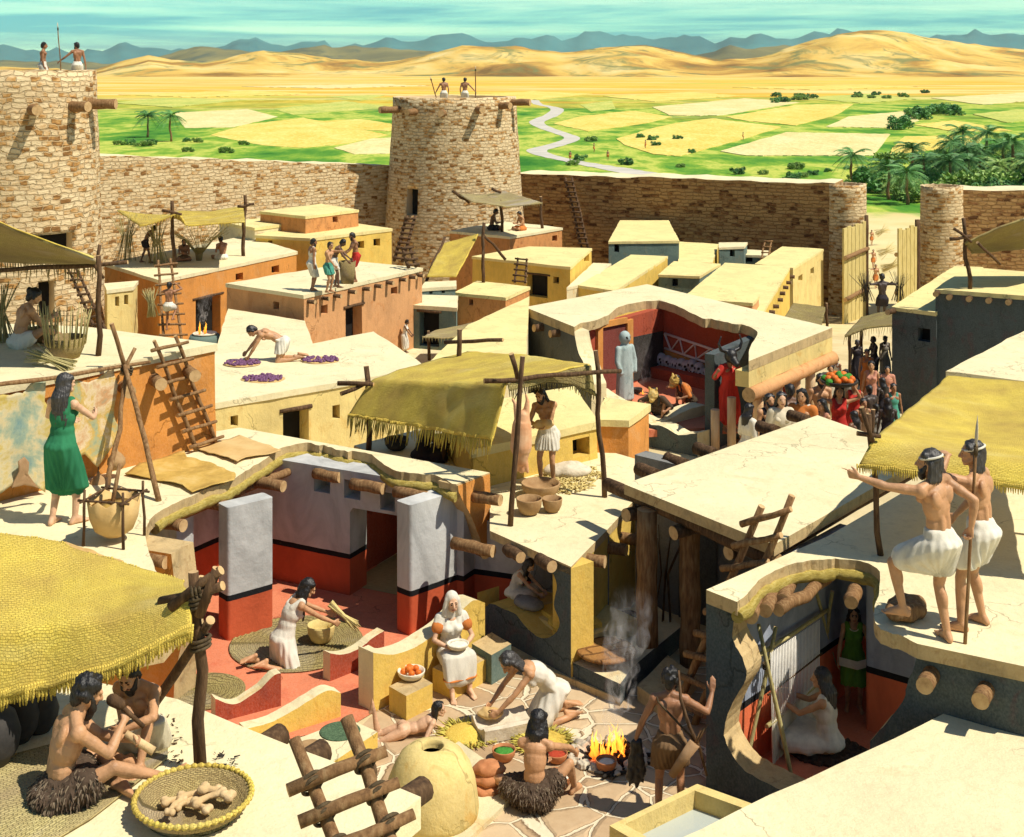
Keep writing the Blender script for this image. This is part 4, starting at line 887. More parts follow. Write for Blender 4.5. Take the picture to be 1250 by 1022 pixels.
def roof_cut(root, px, z, th, cut=None, mat='roof', reeds=True, rr=.075):
    pts = [P(a, b, z) for a, b in px]; bm = bmesh.new(); slab(bm, pts, (0, 0, -th), 0, 1, 1); world('roof', bm, [M[mat], M['cut']], root)
    if cut and reeds:
        cp = [P(a, b, z)-V((0, 0, th+rr*.4)) for a, b in cut]; out = [p+V((noise.noise(p*3)*.03, noise.noise(p*3+V((5, 0, 0)))*.05, noise.noise(p*5)*.03)) for p in cp]
        bm = bmesh.new(); tube(bm, out, [rr*(1+.3*noise.noise(p*6)) for p in out], 10)
        world('reed_layer', bm, M['thatch'], root)
def log(root, p, d, L, r, mats=('wood', 'endgrain'), name='beam', seg=14):
    d = V(d).normalized(); bm = bmesh.new(); pole(bm, V(p)-d*L, p, r*1.03, r, seg, .12, 0, 1, 5); return world(name, bm, [M[m] for m in mats], root)
dA, dB = V((.84, -.54, 0)), V((.66, .75, 0))
# ---- house with the grey and red room
HI = empty('courtyard_house', (-2.6, 21, 0), 0, 'cut open house with grey walls over a red dado and a hide strewn roof', 'house', 'mud brick houses of the town')
cutI = wavy([(558, 592), (545, 586), (530, 580), (505, 578), (480, 573), (462, 562), (450, 553), (435, 552), (415, 549), (395, 544), (370, 541), (350, 544), (335, 552), (320, 563), (300, 575), (287, 584), (270, 592), (250, 598), (230, 607), (210, 616), (195, 624), (184, 633), (178, 645), (179, 662), (188, 690), (199, 714), (212, 745), (217, 770)], 5, 2.2)
roof_cut(HI, [(292, 522), (598, 577)]+cutI+[(200, 790), (-140, 860), (-140, 560), (60, 560)], 2.2, .17, cutI[:75])
a, b = V((-4.8, 23.0)), V((-.75, 20.95)); L = (b-a).length; d2 = (b-a).normalized()
def uA(px, py): p = PW(px, py, a, b); return (V((p.x, p.y))-a).dot(d2), p.z
u1, u2 = uA(427, 700)[0], uA(499, 700)[0]
wins = []
for x0, x1, y0, y1 in ((383, 403, 574, 603), (420, 440, 585, 611), (464, 482, 600, 625)):
    p, q = uA(x0, y0), uA(x1, y1); wins.append(((p[0]+q[0])/2, (p[1]+q[1])/2, q[0]-p[0], p[1]-q[1]))
wall_uz(HI, 'wall', a, b, [(0, -.1), (u1, -.1), (u1, 1.36), (u1+.06, 1.44), (u2-.06, 1.44), (u2, 1.36), (u2, -.1), (L, -.1), (L, 2.03), (0, 2.03)], .5, ['dadoA', 'dadoA'], wins)
wall_uz(HI, 'wall', (-6.15, 20.6), (-4.75, 23.0), [(0, -.1), (2.75, -.1), (2.75, 2.03), (0, 2.03)], .35, ['dadoA', 'dadoA'])
q = P(216, 783, 0); wall_uz(HI, 'wall', (q.x-.62, q.y+.38), (q.x, q.y), [(0, -.1), (.72, -.1), (.72, 2.0), (.0, 2.0)], .35, ['dadoA', 'dadoA'])
def pier(root, pts, z0, z1, mat, name='pillar', bev=.05):
    bm = bmesh.new(); prism(bm, pts, z0, z1, 5, 0, 0); bmesh.ops.recalc_face_normals(bm, faces=bm.faces[:]); bmesh.ops.dissolve_limit(bm, angle_limit=.02, verts=bm.verts[:], edges=bm.edges[:])
    bmesh.ops.bevel(bm, geom=[e for e in bm.edges if abs(e.verts[0].co.z-e.verts[1].co.z) > .3], offset=bev, segments=4, affect='EDGES', profile=.5)
    return world(name, bm, M[mat], root)
def quad_back(p, q, t):                                    # footprint from a front edge p-q and thickness
    p, q = V(p).xy, V(q).xy; n = V((-(q-p).y, (q-p).x)).normalized(); n = n if n.y > 0 else -n; return [p, q, q+n*t, p+n*t]
pier(HI, quad_back(P(278, 784, 0), P(334, 767, 0), .32), -.1, 2.0, 'dadoA'); pier(HI, quad_back(P(501, 778, 0), P(577, 748, 0), .34), -.1, 1.98, 'dadoA', 'partition')
q = P(577, 748, 0); wall_uz(HI, 'wall', (q.x-.05, q.y+.05), (q.x+1.75, q.y-.62), [(0, -.1), (1.9, -.1), (1.9, 1.46), (0, 1.46)], .25, ['dadoA', 'dadoA'])
pl = (P(558, 592, 2.2), P(598, 577, 2.2))
wall_px(HI, 'end_wall', [(559, 593), (598, 578.5)]+wavy([(601, 676), (592, 672), (585, 655), (579, 640), (572, 624), (565, 611), (560, 601)], 4, 1.2), pl[0], pl[1], .4, ['orange', 'cut'])
q = P(211, 860, 0); wall_uz(HI, 'end_wall', (q.x-1.6, q.y+.65), (q.x, q.y), [(0, -.2), (1.72, -.2), (1.76, .4), (1.88, .9), (1.8, 1.3), (1.7, 2.02), (0, 2.02)], .5, ['orange', 'cut'])
nA = V((d2.x, d2.y, 0)); nb = V((-d2.y, d2.x, 0))               # red back chamber behind the doorway
c0 = V((a.x, a.y, 0))+nA*(u1-.35)+nb*.52
wall_uz(HI, 'wall', (c0+nb*1.5).xy, (c0+nb*1.5+nA*1.9).xy, [(0, -.1), (1.9, -.1), (1.9, 1.5), (0, 1.5)], .2, ['red', 'red'])
wall_uz(HI, 'wall', c0.xy, (c0+nb*1.5).xy, [(0, -.1), (1.5, -.1), (1.5, 1.5), (0, 1.5)], .2, ['red', 'red'], (), (-1, 0))
for (x, y), dz, L_ in (((224, 642), 0, .75), ((289, 621), 0, .8), ((346, 594), 0, .75), ((203, 687), 0, .55), ((415, 583), 0, .5), ((468, 597), 0, .6), ((522, 607), 0, .6)):
    p = P(x, y, 1.9); log(HI, p, (.86, -.45, 0), L_, .088)
log(HI, P(602, 673, 1.42), (.86, -.5, 0), .7, .09); log(HI, P(611, 611, 1.92), (.9, -.42, 0), .5, .088); log(HI, P(217, 778, 1.5), (.9, -.42, 0), .5, .09)
for p0, p1 in (((206, 637), (300, 596)), ((270, 607), (376, 566)), ((352, 557), (452, 572)), ((430, 572), (545, 602))):
    bm = bmesh.new(); pole(bm, P(*p0, 1.86), P(*p1, 1.86), .075, .07, 12, .5, 0, 1); world('beam', bm, [M['wood'], M['endgrain']], HI)
# ---- butcher's house with the grinding kitchen
HK = empty('kitchen_house', (.2, 20, 0), 0, 'low yellow house with a butcher on its roof and a woman grinding grain inside', 'house', 'mud brick houses of the town')
ZK = 1.64
roof_cut(HK, [(598, 648), (697, 692), (742, 646), (775, 610), (775, 560), (585, 505), (432, 544), (470, 560), (598, 578)], ZK, .12, None, 'roof', False)
ka, kb = P(598, 648, ZK), P(697, 692, ZK)
wall_px(HK, 'front_wall', wavy([(598, 651), (585, 705), (583, 752), (598, 737), (612, 742), (630, 751), (645, 769), (661, 779), (676, 775), (683, 760), (676, 738), (680, 714), (674, 698), (668, 684)], 5, 1.2)[14:]+[(668, 682), (697, 694), (697, 850), (583, 850)], ka, kb, .42, ['darkblue', 'yellow'])  # front face painted shade-dark beside the yellow sides
rb0, rb1 = P(697, 692, ZK), P(775, 610, ZK); Lr = (rb1-rb0).length
wall_uz(HK, 'side_wall', rb0.xy, rb1.xy, [(.42, -.1), (Lr, -.1), (Lr, ZK-.125), (.42, ZK-.125)], .42, ['yellow', 'yellow'], (), (-1, .4))
bm = bmesh.new(); kq0, kq1 = PW(602, 748, ka.xy, kb.xy), PW(690, 782, ka.xy, kb.xy); kn = V((-(kb-ka).y, (kb-ka).x, 0)).normalized(); f0 = [V((q.x, q.y, .52))+kn*o_ for q, o_ in ((kq0, .3), (kq1, .3), (kq1, 1.4), (kq0, 1.4))]; slab(bm, f0, (0, 0, -.4), 0); world('kitchen_floor', bm, M['straw'], HK)
wall_uz(HK, 'wall', (.2, 21.0), (1.35, 20.2), [(0, 0), (1.4, 0), (1.4, ZK-.13), (0, ZK-.13)], .2, ['grey', 'grey'])
for x, y, L_ in ((597, 672, .4), (640, 677, .4), (678, 688, .35)): log(HK, PW(x, y, ka.xy, kb.xy)+V((-.05, -.12, 0)), (.5, -.86, 0), L_, .085, ('darkwood', 'endgrain'))
for x, y in ((716, 683), (743, 669), (758, 657)): log(HK, PW(x, y, rb0.xy, rb1.xy)+V((.26, -.1, 0)), (.93, -.37, 0), .5, .085, ('wood', 'endgrain'))
# platform in front of the porch
bm = bmesh.new(); prism(bm, [P(x, y, .3).xy for x, y in ((693, 806), (757, 835), (772, 815), (832, 764), (800, 738), (735, 745))], -.1, .3, .5, .02, 1, 0); mk('porch_platform', bm, [M['cream'], M['darkblue']], None, False, 'low plastered platform under the porch with a lidded basket tray', 'platform', kind=None)  # platform sides painted shade-dark under the cream top
bm = bmesh.new(); prism(bm, [P(x, y, .14).xy for x, y in ((690, 822), (757, 850), (757, 838), (600, 775), (590, 790))], -.1, .1, .5, .02); mk('stone_kerb', bm, M['cut'], None, False, 'low brown kerb along the foot of the dark kitchen wall', 'kerb')
# porch
HF = empty('porch_house', (2.6, 20, 0), 0, 'broad cream porch roof on two timber posts beside the courtyard', 'porch')
roof_cut(HF, dens([(762, 591), (998, 507), (1135, 556), (945, 665)], 40), 2.5, .15, None, 'roof', False)
bm = bmesh.new(); pole(bm, P(741, 591, 2.26), P(948, 684, 2.26), .1, .1, 12, .12, 0, 1); world('beam', bm, [M['darkwood'], M['endgrain']], HF)
bm = bmesh.new(); pole(bm, P(1128, 569, 2.26), P(940, 676, 2.26), .08, .08, 12, .12, 0, 1); world('beam', bm, [M['darkwood'], M['endgrain']], HF)
p = P(790, 787, .3); bm = bmesh.new(); pole(bm, p, (p.x, p.y, 2.24), .15, .14, 18, .1, 0, 1); world('post', bm, [M['wood'], M['endgrain']], HF)
p = P(842, 812, 0); bm = bmesh.new(); pole(bm, p, (p.x+.02, p.y+.15, 2.24), .15, .14, 18, .1, 0, 1); world('post', bm, [M['wood'], M['endgrain']], HF)
for x, y in ((764, 629), (822, 651), (889, 675)): log(HF, P(x, y, 2.1), (-.8, -.6, 0), .5, .095, ('darkwood', 'endgrain'))
for x, y in ((783, 575), (818, 563), (854, 550), (930, 523), (968, 510)): log(HF, P(x-4, y-3, 2.34), (-.55, .83, 0), .45, .1, ('darkwood', 'darkwood'))
wall_uz(HF, 'wall', (1.97, 21.7), (4.3, 19.6), [(0, -.1), (3.1, -.1), (3.1, 2.35), (0, 2.35)], .3, ['grey', 'grey'])
q0, q1 = V((1.97, 21.7)), V((4.3, 19.6)); pp, pq = PW(828, 720, q0, q1), PW(873, 720, q0, q1); dq = (q1-q0).normalized()
bm = bmesh.new(); slab(bm, [V((pp.x, pp.y-.02, 0)), V((pq.x, pq.y-.02, 0)), V((pq.x, pq.y-.02, 1.35)), V((pp.x, pp.y-.02, 1.5))], (0, -.04, 0)); world('door', bm, M['dark'], HF)
# ---- weaver's house
HG = empty('weaver_house', (3.8, 16, 0), 0, 'cut open dark walled house with a weaver inside and two lookouts on top', 'house', 'mud brick houses of the town')
ZG = 2.4
cutG = wavy([(900, 735), (912, 725), (922, 713), (936, 702), (958, 692), (990, 684), (1025, 683), (1055, 686), (1073, 698), (1073, 722), (1066, 750), (1075, 768), (1100, 776), (1120, 786)], 5, 1.8)
roof_cut(HG, [(862, 720)]+cutG+[(1262, 816), (1540, 660), (1290, 560), (1130, 585), (1010, 655)], ZG, .16, cutG[:42])
ga, gb = P(862, 720, ZG-.02), P(1262, 816, ZG-.02)
wall_px(HG, 'front_wall', [(862, 735), (901, 749)]+wavy([(896, 760), (894, 780), (906, 803), (911, 825), (900, 848), (888, 872), (884, 897), (892, 918), (906, 938), (932, 954), (968, 972)], 5, 1.5)+[(968, 1080), (862, 1080)], ga, gb, .42, ['darkblue', 'cut'])
wall_px(HG, 'front_wall', [(1119, 799)]+wavy([(1117, 812), (1108, 832), (1104, 852), (1092, 870), (1074, 892), (1062, 905)], 5, 1.5)+[(1062, 1080), (1262, 1080), (1262, 831)], ga, gb, .42, ['darkblue', 'cut'])
wall_uz(HG, 'wall', (2.55, 16.15), (4.75, 18.7), [(0, -.1), (3.4, -.1), (3.4, 2.2), (0, 2.2)], .25, ['dadoG', 'dadoG'])
wall_uz(HG, 'wall', (4.7, 18.66), (7.2, 17.0), [(0, -.1), (3, -.1), (3, 2.2), (0, 2.2)], .25, ['dadoG', 'dadoG'])
pier(HG, quad_back(P(1056, 892, 0), P(1120, 912, 0), .75), -.1, 2.2, 'dadoG')
for x, y, L_ in ((916, 753, .5), (934, 746, .6), (955, 734, .6), (1039, 736, .4)): log(HG, P(x, y, 2.13), (-.35, -.93, 0), L_, .085)
bm = bmesh.new(); pole(bm, P(950, 745, 2.1), P(1010, 706, 2.1), .08, .07, 12, .3, 0, 1); world('beam', bm, [M['wood'], M['endgrain']], HG)
for x, y in ((1140, 824), (1207, 842)): log(HG, PW(x, y, ga.xy, gb.xy)+V((-.18, -.26, 0)), (-.5, -.86, 0), .5, .09)
# ---- painted shrine
HC = empty('shrine_house', (4.5, 42, -2), 0, 'cut open shrine with red painted walls, a pale statue and a columned porch', 'shrine')
ZC = .6; zf = -1.9
cutC = wavy([(701, 399), (709, 395), (726, 391), (743, 384), (755, 375), (774, 370), (798, 367), (817, 370), (832, 376), (848, 384), (858, 389), (872, 390), (894, 395), (911, 397), (925, 406), (918, 419), (914, 430), (914, 441)], 3, 1)
roof_cut(HC, [(641, 375)]+cutC+[(1016, 400), (790, 347)], ZC, .28, None, 'roof', False)
L0, L1 = P(641, 375, ZC), P(701, 399, ZC); L1b = P(914, 441, ZC)
wall_px(HC, 'wall', [(642, 381), (701, 405)]+wavy([(702, 412), (706, 430), (713, 445), (722, 470)], 4, 1)+[(722, 640), (642, 640)], L0, L1, .5, ['dark', 'cream'])  # left face painted slate-dark for its shade
for x, y in ((646, 392), (663, 400), (683, 407)): log(HC, PW(x, y, L0.xy, L1.xy)+V((-.3, -.1, 0)), (-.9, -.4, 0), .5, .12, ('darkwood', 'endgrain'))
wall_px(HC, 'front_wall', wavy([(726, 478), (743, 489), (757, 496), (772, 504), (784, 513), (796, 518), (812, 522), (828, 531), (851, 529)], 4, 1)+[(853, 640), (726, 640)], L1, L1b, .55, ['darkblue', 'cream'])
w0 = PW(796, 518, L1, L1b); e0 = D(866, 495, w0.y+1.6)
wall_px(HC, 'partition', wavy([(800, 519), (808, 516), (822, 509), (841, 500), (860, 495), (866, 496)], 4, .8)+[(866, 600), (800, 600)], w0+V((.1, .1, 0)), e0, .5, ['cream', 'cream'])
c1, c2, c3 = V((2.4, 42.6)), V((5.18, 46.2)), V((8.6, 42.5))
wall_uz(HC, 'wall', c1, c2, [(0, zf), ((c2-c1).length, zf), ((c2-c1).length, .32), (0, .32)], .3, ['red', 'red'])
wall_uz(HC, 'wall', c2, c3, [(0, zf), ((c3-c2).length, zf), ((c3-c2).length, .32), (0, .32)], .3, ['red', 'red'])
bm = bmesh.new(); slab(bm, [V((x, y, zf)) for x, y in ((2.0, 42.3), (3.9, 38.9), (7.8, 39.5), (8.8, 42.5), (5.2, 46.4))], (0, 0, -.2)); world('shrine_floor', bm, M['redfloor'], HC)
def patch_px(root, name, px, a, b, mat, prd=.03, th=.03):
    n = V((-(b-a).y, (b-a).x, 0)).normalized(); n = -n if n.y > 0 else n
    bm = bmesh.new(); slab(bm, [PW(x, y, a, b)+n*prd for x, y in px], -n*th); return world(name, bm, M[mat], root)
M['blackpaint'] = plaster('black_paint', (.015, .014, .016), None, .7); M['whiteline'] = mottled('white_paint', (.74, .66, .56), (.82, .74, .64), 8)
M['darkred'] = plaster('dark_red_paint', (.17, .025, .018), None, .7)
patch_px(HC, 'niche', [(733, 397), (763, 391), (763, 472), (733, 484)], c1, c2, 'darkred', .02)
for px in ([(727, 399), (733, 397), (733, 486), (727, 489)], [(763, 391), (770, 389), (770, 471), (763, 474)], [(733, 400), (763, 394), (763, 387), (733, 393)], [(727, 484), (770, 469), (770, 477), (727, 493)]): patch_px(HC, 'niche_frame', px, c1, c2, 'orange', .1, .1)
patch_px(HC, 'doorway', [(771, 412), (809, 404), (809, 455), (771, 466)], c1, c2, 'blackpaint', .02)
patch_px(HC, 'painted_band', [(812, 427), (900, 458), (893, 474), (812, 446)], c2, c3, 'orange', .03)
bm = bmesh.new(); n = V((-.73, -.68, 0)); T0, T1, B0, B1 = [PW(*q, c2, c3)+n*.03 for q in ((812, 407), (908, 439), (812, 425), (900, 455))]
up = [T0.lerp(T1, i/5) for i in range(6)]; lo = [B0.lerp(B1, (i+.5)/5.5) for i in range(5)]
zig = [q for i in range(5) for q in (up[i], lo[i])]+[up[5]]
for ln in ([T0, T1], [B0, B1], zig): tube(bm, ln, .042, 6)
world('triangle_frieze', bm, M['whiteline'], HC)
bm = bmesh.new(); d3 = (c3-c2).normalized(); n3 = V((-.73, -.68)); q = c2+d3*.2; prism(bm, [q+n3*.05, q+d3*3.4+n3*.05, q+d3*3.4+n3*.9, q+n3*.9], zf, zf+.35, 3, 0); world('bench', bm, M['red'], HC)
# porch of the shrine
R0, R1 = P(914, 441, ZC), P(1016, 400, ZC)
bm = bmesh.new(); q = quad_back(R0, R1, .4); prism(bm, q, ZC-.72, ZC-.29, 3, 0); world('porch_fascia', bm, M['straw'], HC)
bm = bmesh.new(); pole(bm, V((R0.x, R0.y, ZC-.92)), V((R1.x, R1.y, ZC-.92)), .2, .2, 14, .05, 0, 1); world('beam', bm, [M['salm'] if 'salm' in M else M['orange2'], M['endgrain']], HC)
M['column'] = mottled('painted_column', (.5, .27, .13), (.66, .45, .25), 2, (.74, .58, .38), 12, .3, .8, (4, 4, .7))
for x in (927, 951, 973, 991):
    p = PW(x, 480, R0.xy, R1.xy); bm = bmesh.new(); tube(bm, [(p.x, p.y+.2, T(p.y)-.2), (p.x, p.y+.2, -.8), (p.x, p.y+.2, ZC-1.0)], [.16, .15, .145], 16); world('column', bm, M['column'], HC)
wall_uz(HC, 'wall', (R0+V((-.6, 2.2, 0))).xy, (R1+V((-1.3, 1.6, 0))).xy, [(0, -3), (4.6, -3), (4.6, ZC-.3), (0, ZC-.3)], .3, ['darkblue', 'darkblue'])
for i, (x, y0, y1) in enumerate(((873, 500, 556), (893, 485, 550))):
    Y = 38.2; bm = bmesh.new(); p, q = D(x, y1+40, Y), D(x, y0, Y); tube(bm, [p, q], .125, 16); world('broken_column', bm, M['column'], HC)
# ---------------------------------------------------------------- courtyard floor and low walls
m, nt, b = new_mat('flagstones'); pos = coords(nt, 'World', (1, 1, 0))
dn = nt.nodes.new('ShaderNodeTexNoise'); dn.inputs['Scale'].default_value = 3; nt.links.new(pos, dn.inputs['Vector'])
ad = nt.nodes.new('ShaderNodeVectorMath'); ad.operation = 'MULTIPLY_ADD'; nt.links.new(dn.outputs['Color'], ad.inputs[0]); ad.inputs[1].default_value = (.1, .1, 0); nt.links.new(pos, ad.inputs[2])
def vor(feat):
    v = nt.nodes.new('ShaderNodeTexVoronoi'); v.feature = feat; v.inputs['Scale'].default_value = 2.05; nt.links.new(ad.outputs[0], v.inputs['Vector']); return v
ve, vc = vor('DISTANCE_TO_EDGE'), vor('F1')
sp = nt.nodes.new('ShaderNodeSeparateColor'); nt.links.new(vc.outputs['Color'], sp.inputs[0])
st = ramp(nt, mathn(nt, 'ADD', mathn(nt, 'MULTIPLY', sp.outputs[0], .55), mathn(nt, 'MULTIPLY', nz(nt, pos, 7, 6, .65), .5)), [(.15, (.34, .22, .12)), (.5, (.47, .33, .19)), (.85, (.58, .44, .27))])
ed = mathn(nt, 'ADD', ve.outputs['Distance'], mathn(nt, 'MULTIPLY', mathn(nt, 'SUBTRACT', nz(nt, pos, 14, 3), .5), .05))
gro = ramp(nt, ed, [(0, (.66, .56, .38)), (.026, (.7, .6, .42)), (.03, (.16, .1, .05)), (.042, (.2, .13, .07))]); msk = ramp(nt, ed, [(.036, (1, 1, 1)), (.05, (0, 0, 0))])
nt.links.new(mix(nt, msk, st, gro), b.inputs['Base Color']); b.inputs['Roughness'].default_value = .85; b.inputs['Specular IOR Level'].default_value = .2
bump(nt, b, mathn(nt, 'ADD', ramp(nt, ed, [(.01, (0, 0, 0)), (.11, (1, 1, 1))]), mathn(nt, 'MULTIPLY', nz(nt, pos, 12, 5), .3)), .8, .03); M['flag'] = m
def sheet(name, px, z, mat):
    bm = bmesh.new(); f = bm.faces.new([bm.verts.new(P(x, y, z)) for x, y in px]); bmesh.ops.triangulate(bm, faces=[f]); return mk(name, bm, M[mat], kind='structure')
sheet('paving', [(395, 930), (462, 866), (600, 790), (690, 815), (770, 835), (900, 780), (1010, 860), (980, 1010), (900, 1200), (340, 1200)], .008, 'flag')
sheet('red_floor', [(165, 840), (215, 700), (330, 670), (430, 690), (500, 690), (640, 715), (660, 760), (592, 805), (462, 866), (432, 884), (310, 912), (150, 905)], .012, 'redfloor')
sheet('red_floor', [(880, 980), (905, 930), (1000, 840), (1060, 830), (1150, 905), (1062, 1000), (965, 1030)], .014, 'redfloor')
c0 = V((a.x, a.y, 0)); bm = bmesh.new(); f = bm.faces.new([bm.verts.new(c0+nA*u+nb*v+V((0, 0, .02))) for u, v in ((u1-.3, .35), (u2+.5, .35), (u2+.5, 2), (u1-.3, 2))]); M['rushes'] = mottled('floor_rushes', (.3, .25, .1), (.46, .39, .18), 5, None, 16, .6, .9, (2, 9, 1)); mk('rush_floor', bm, M['rushes'], kind='structure')
def low_wall(label, top, foot, th, mats=('red', 'cream')):
    a_, b_ = P(*foot[0], 0), P(*foot[1], 0); n = V((-(b_-a_).y, (b_-a_).x, 0)).normalized(); n = n if n.y > 0 else -n
    tp = wavy(top, 4, .7); pts = [PW(x, y, a_, b_) for x, y in [(foot[1][0], foot[1][1]+4), (foot[0][0], foot[0][1]+4)]]+[PW(x, y, a_, b_) for x, y in tp]
    bm = bmesh.new(); slab(bm, pts, n*th, 0, 1, 0)
    mk('low_wall', bm, [M[m] for m in mats], None, False, label, 'low wall', 'broken low walls of the courtyard')
low_wall('short red faced broken wall beside the round mats', [(263, 853), (285, 860), (305, 850), (322, 837), (335, 824), (343, 822)], ((263, 884), (343, 863)), .17)
low_wall('red faced broken wall in front of the large round mat', [(403, 798), (420, 799), (440, 791), (455, 779), (469, 770)], ((403, 833), (469, 806)), .16)
low_wall('red faced wall stub joining the yellow seat wall', [(440, 792), (455, 799), (470, 805), (487, 808)], ((440, 824), (487, 842)), .16)
low_wall('yellow faced wavy wall beside the counter with sunken bowls', [(300, 890), (330, 882), (355, 869), (380, 854), (400, 843), (416, 846)], ((300, 912), (416, 876)), .2, ('yellow', 'cream'))
low_wall('long yellow seat wall rising towards the kitchen', [(456, 797), (480, 799), (505, 791), (525, 779), (545, 765), (560, 749), (578, 733), (592, 736)], ((456, 870), (592, 806)), .3, ('yellow', 'cream'))
def block(label, px, z, mats=('yellow', 'cut'), name='stone_block', zb=-.05, cat='block'):
    bm = bmesh.new(); prism(bm, [P(x, y, z).xy for x, y in px], zb, z, .25, .012, 0, 1); return mk(name, bm, [M[m] for m in mats], None, False, label, cat)
block('low yellow bench block with a bowl of red fruit on top', [(475, 838), (496, 850), (528, 834), (507, 822)], .33)
block('low yellow bench block behind the hooded woman', [(528, 815), (553, 826), (598, 802), (575, 790)], .32)
block('dark stone step block at the foot of the kitchen wall', [(576, 786), (600, 800), (624, 786), (600, 772)], .42, ('teal', 'cut'))
block('two brown stone steps by the porch platform', [(778, 838), (815, 862), (850, 825), (815, 800)], .2, ('cut', 'cut'), 'stone_step')
root = block('cream counter with two bowls sunk into its top', [(425, 878), (461, 894), (398, 936), (345, 908)], .34, ('yellow', 'roof'), 'counter', cat='counter')
for (x, y), r, mt in (((415, 893), .24, 'herb'), ((379, 912), .17, 'pot')):
    M.setdefault('herb', mottled('chopped_herbs', (.04, .075, .04), (.12, .19, .1), 30, None, 60, .8)); p = P(x, y, .34); bm = bmesh.new(); lathe(bm, [(.001, .006), (r*.8, .004), (r, .012), (r*1.06, .004)], p, 28); mk('sunken_bowl', bm, M[mt], root)
# oven
root = empty('bread_oven', P(527, 1000, 0), 0, 'domed yellow clay bread oven with a round top hole', 'oven')
bm = bmesh.new(); pr = [(.52, 0), (.535, .14), (.525, .3), (.495, .46), (.44, .61), (.36, .74), (.27, .81), (.2, .835), (.15, .84)]
lathe(bm, pr+[(.135, .835), (.125, .79), (.11, .6)], (0, 0, 0), 48)
for v in bm.verts: v.co += v.normal*0+V((noise.noise(v.co*4), noise.noise(v.co*4+V((9, 0, 0))), 0))*.012
mk('dome', bm, M['straw'], root, True); bm = bmesh.new(); lathe(bm, [(.001, .75), (.122, .75)], (0, 0, 0), 24); mk('top_hole', bm, M['soot'], root)
bm = bmesh.new(); prism(bm, [P(x, y, .07).xy for x, y in ((470, 960), (500, 1090), (640, 960), (560, 905))], -.03, .07, .3, .012); mk('oven_base', bm, M['cream'], None, False, 'low cream clay base slab beneath the bread oven', 'oven base')
# water trough
root = empty('water_trough', P(851, 1000, 0), 0, 'square cream water trough with pale rippled water', 'trough')
oc = [P(x, y, .6) for x, y in ((744, 1008), (851, 957), (932, 986), (815, 1050))]; cc = sum(oc, V())/4; ic = [p+(cc-p)*.2 for p in oc]
bm = bmesh.new()
for i in range(4):
    k = (i+1) % 4; slab(bm, [oc[i], oc[k], ic[k], ic[i]], (0, 0, -.62), 0)
world('basin', bm, M['straw'], root); bm = bmesh.new(); f = bm.faces.new([bm.verts.new(p-V((0, 0, .2))) for p in ic])
m, nt, b = new_mat('trough_water'); b.inputs['Base Color'].default_value = (.42, .46, .42, 1); b.inputs['Roughness'].default_value = .08; bump(nt, b, nz(nt, coords(nt, 'World'), 7, 3), .25, .03); world('water', bm, m, root)
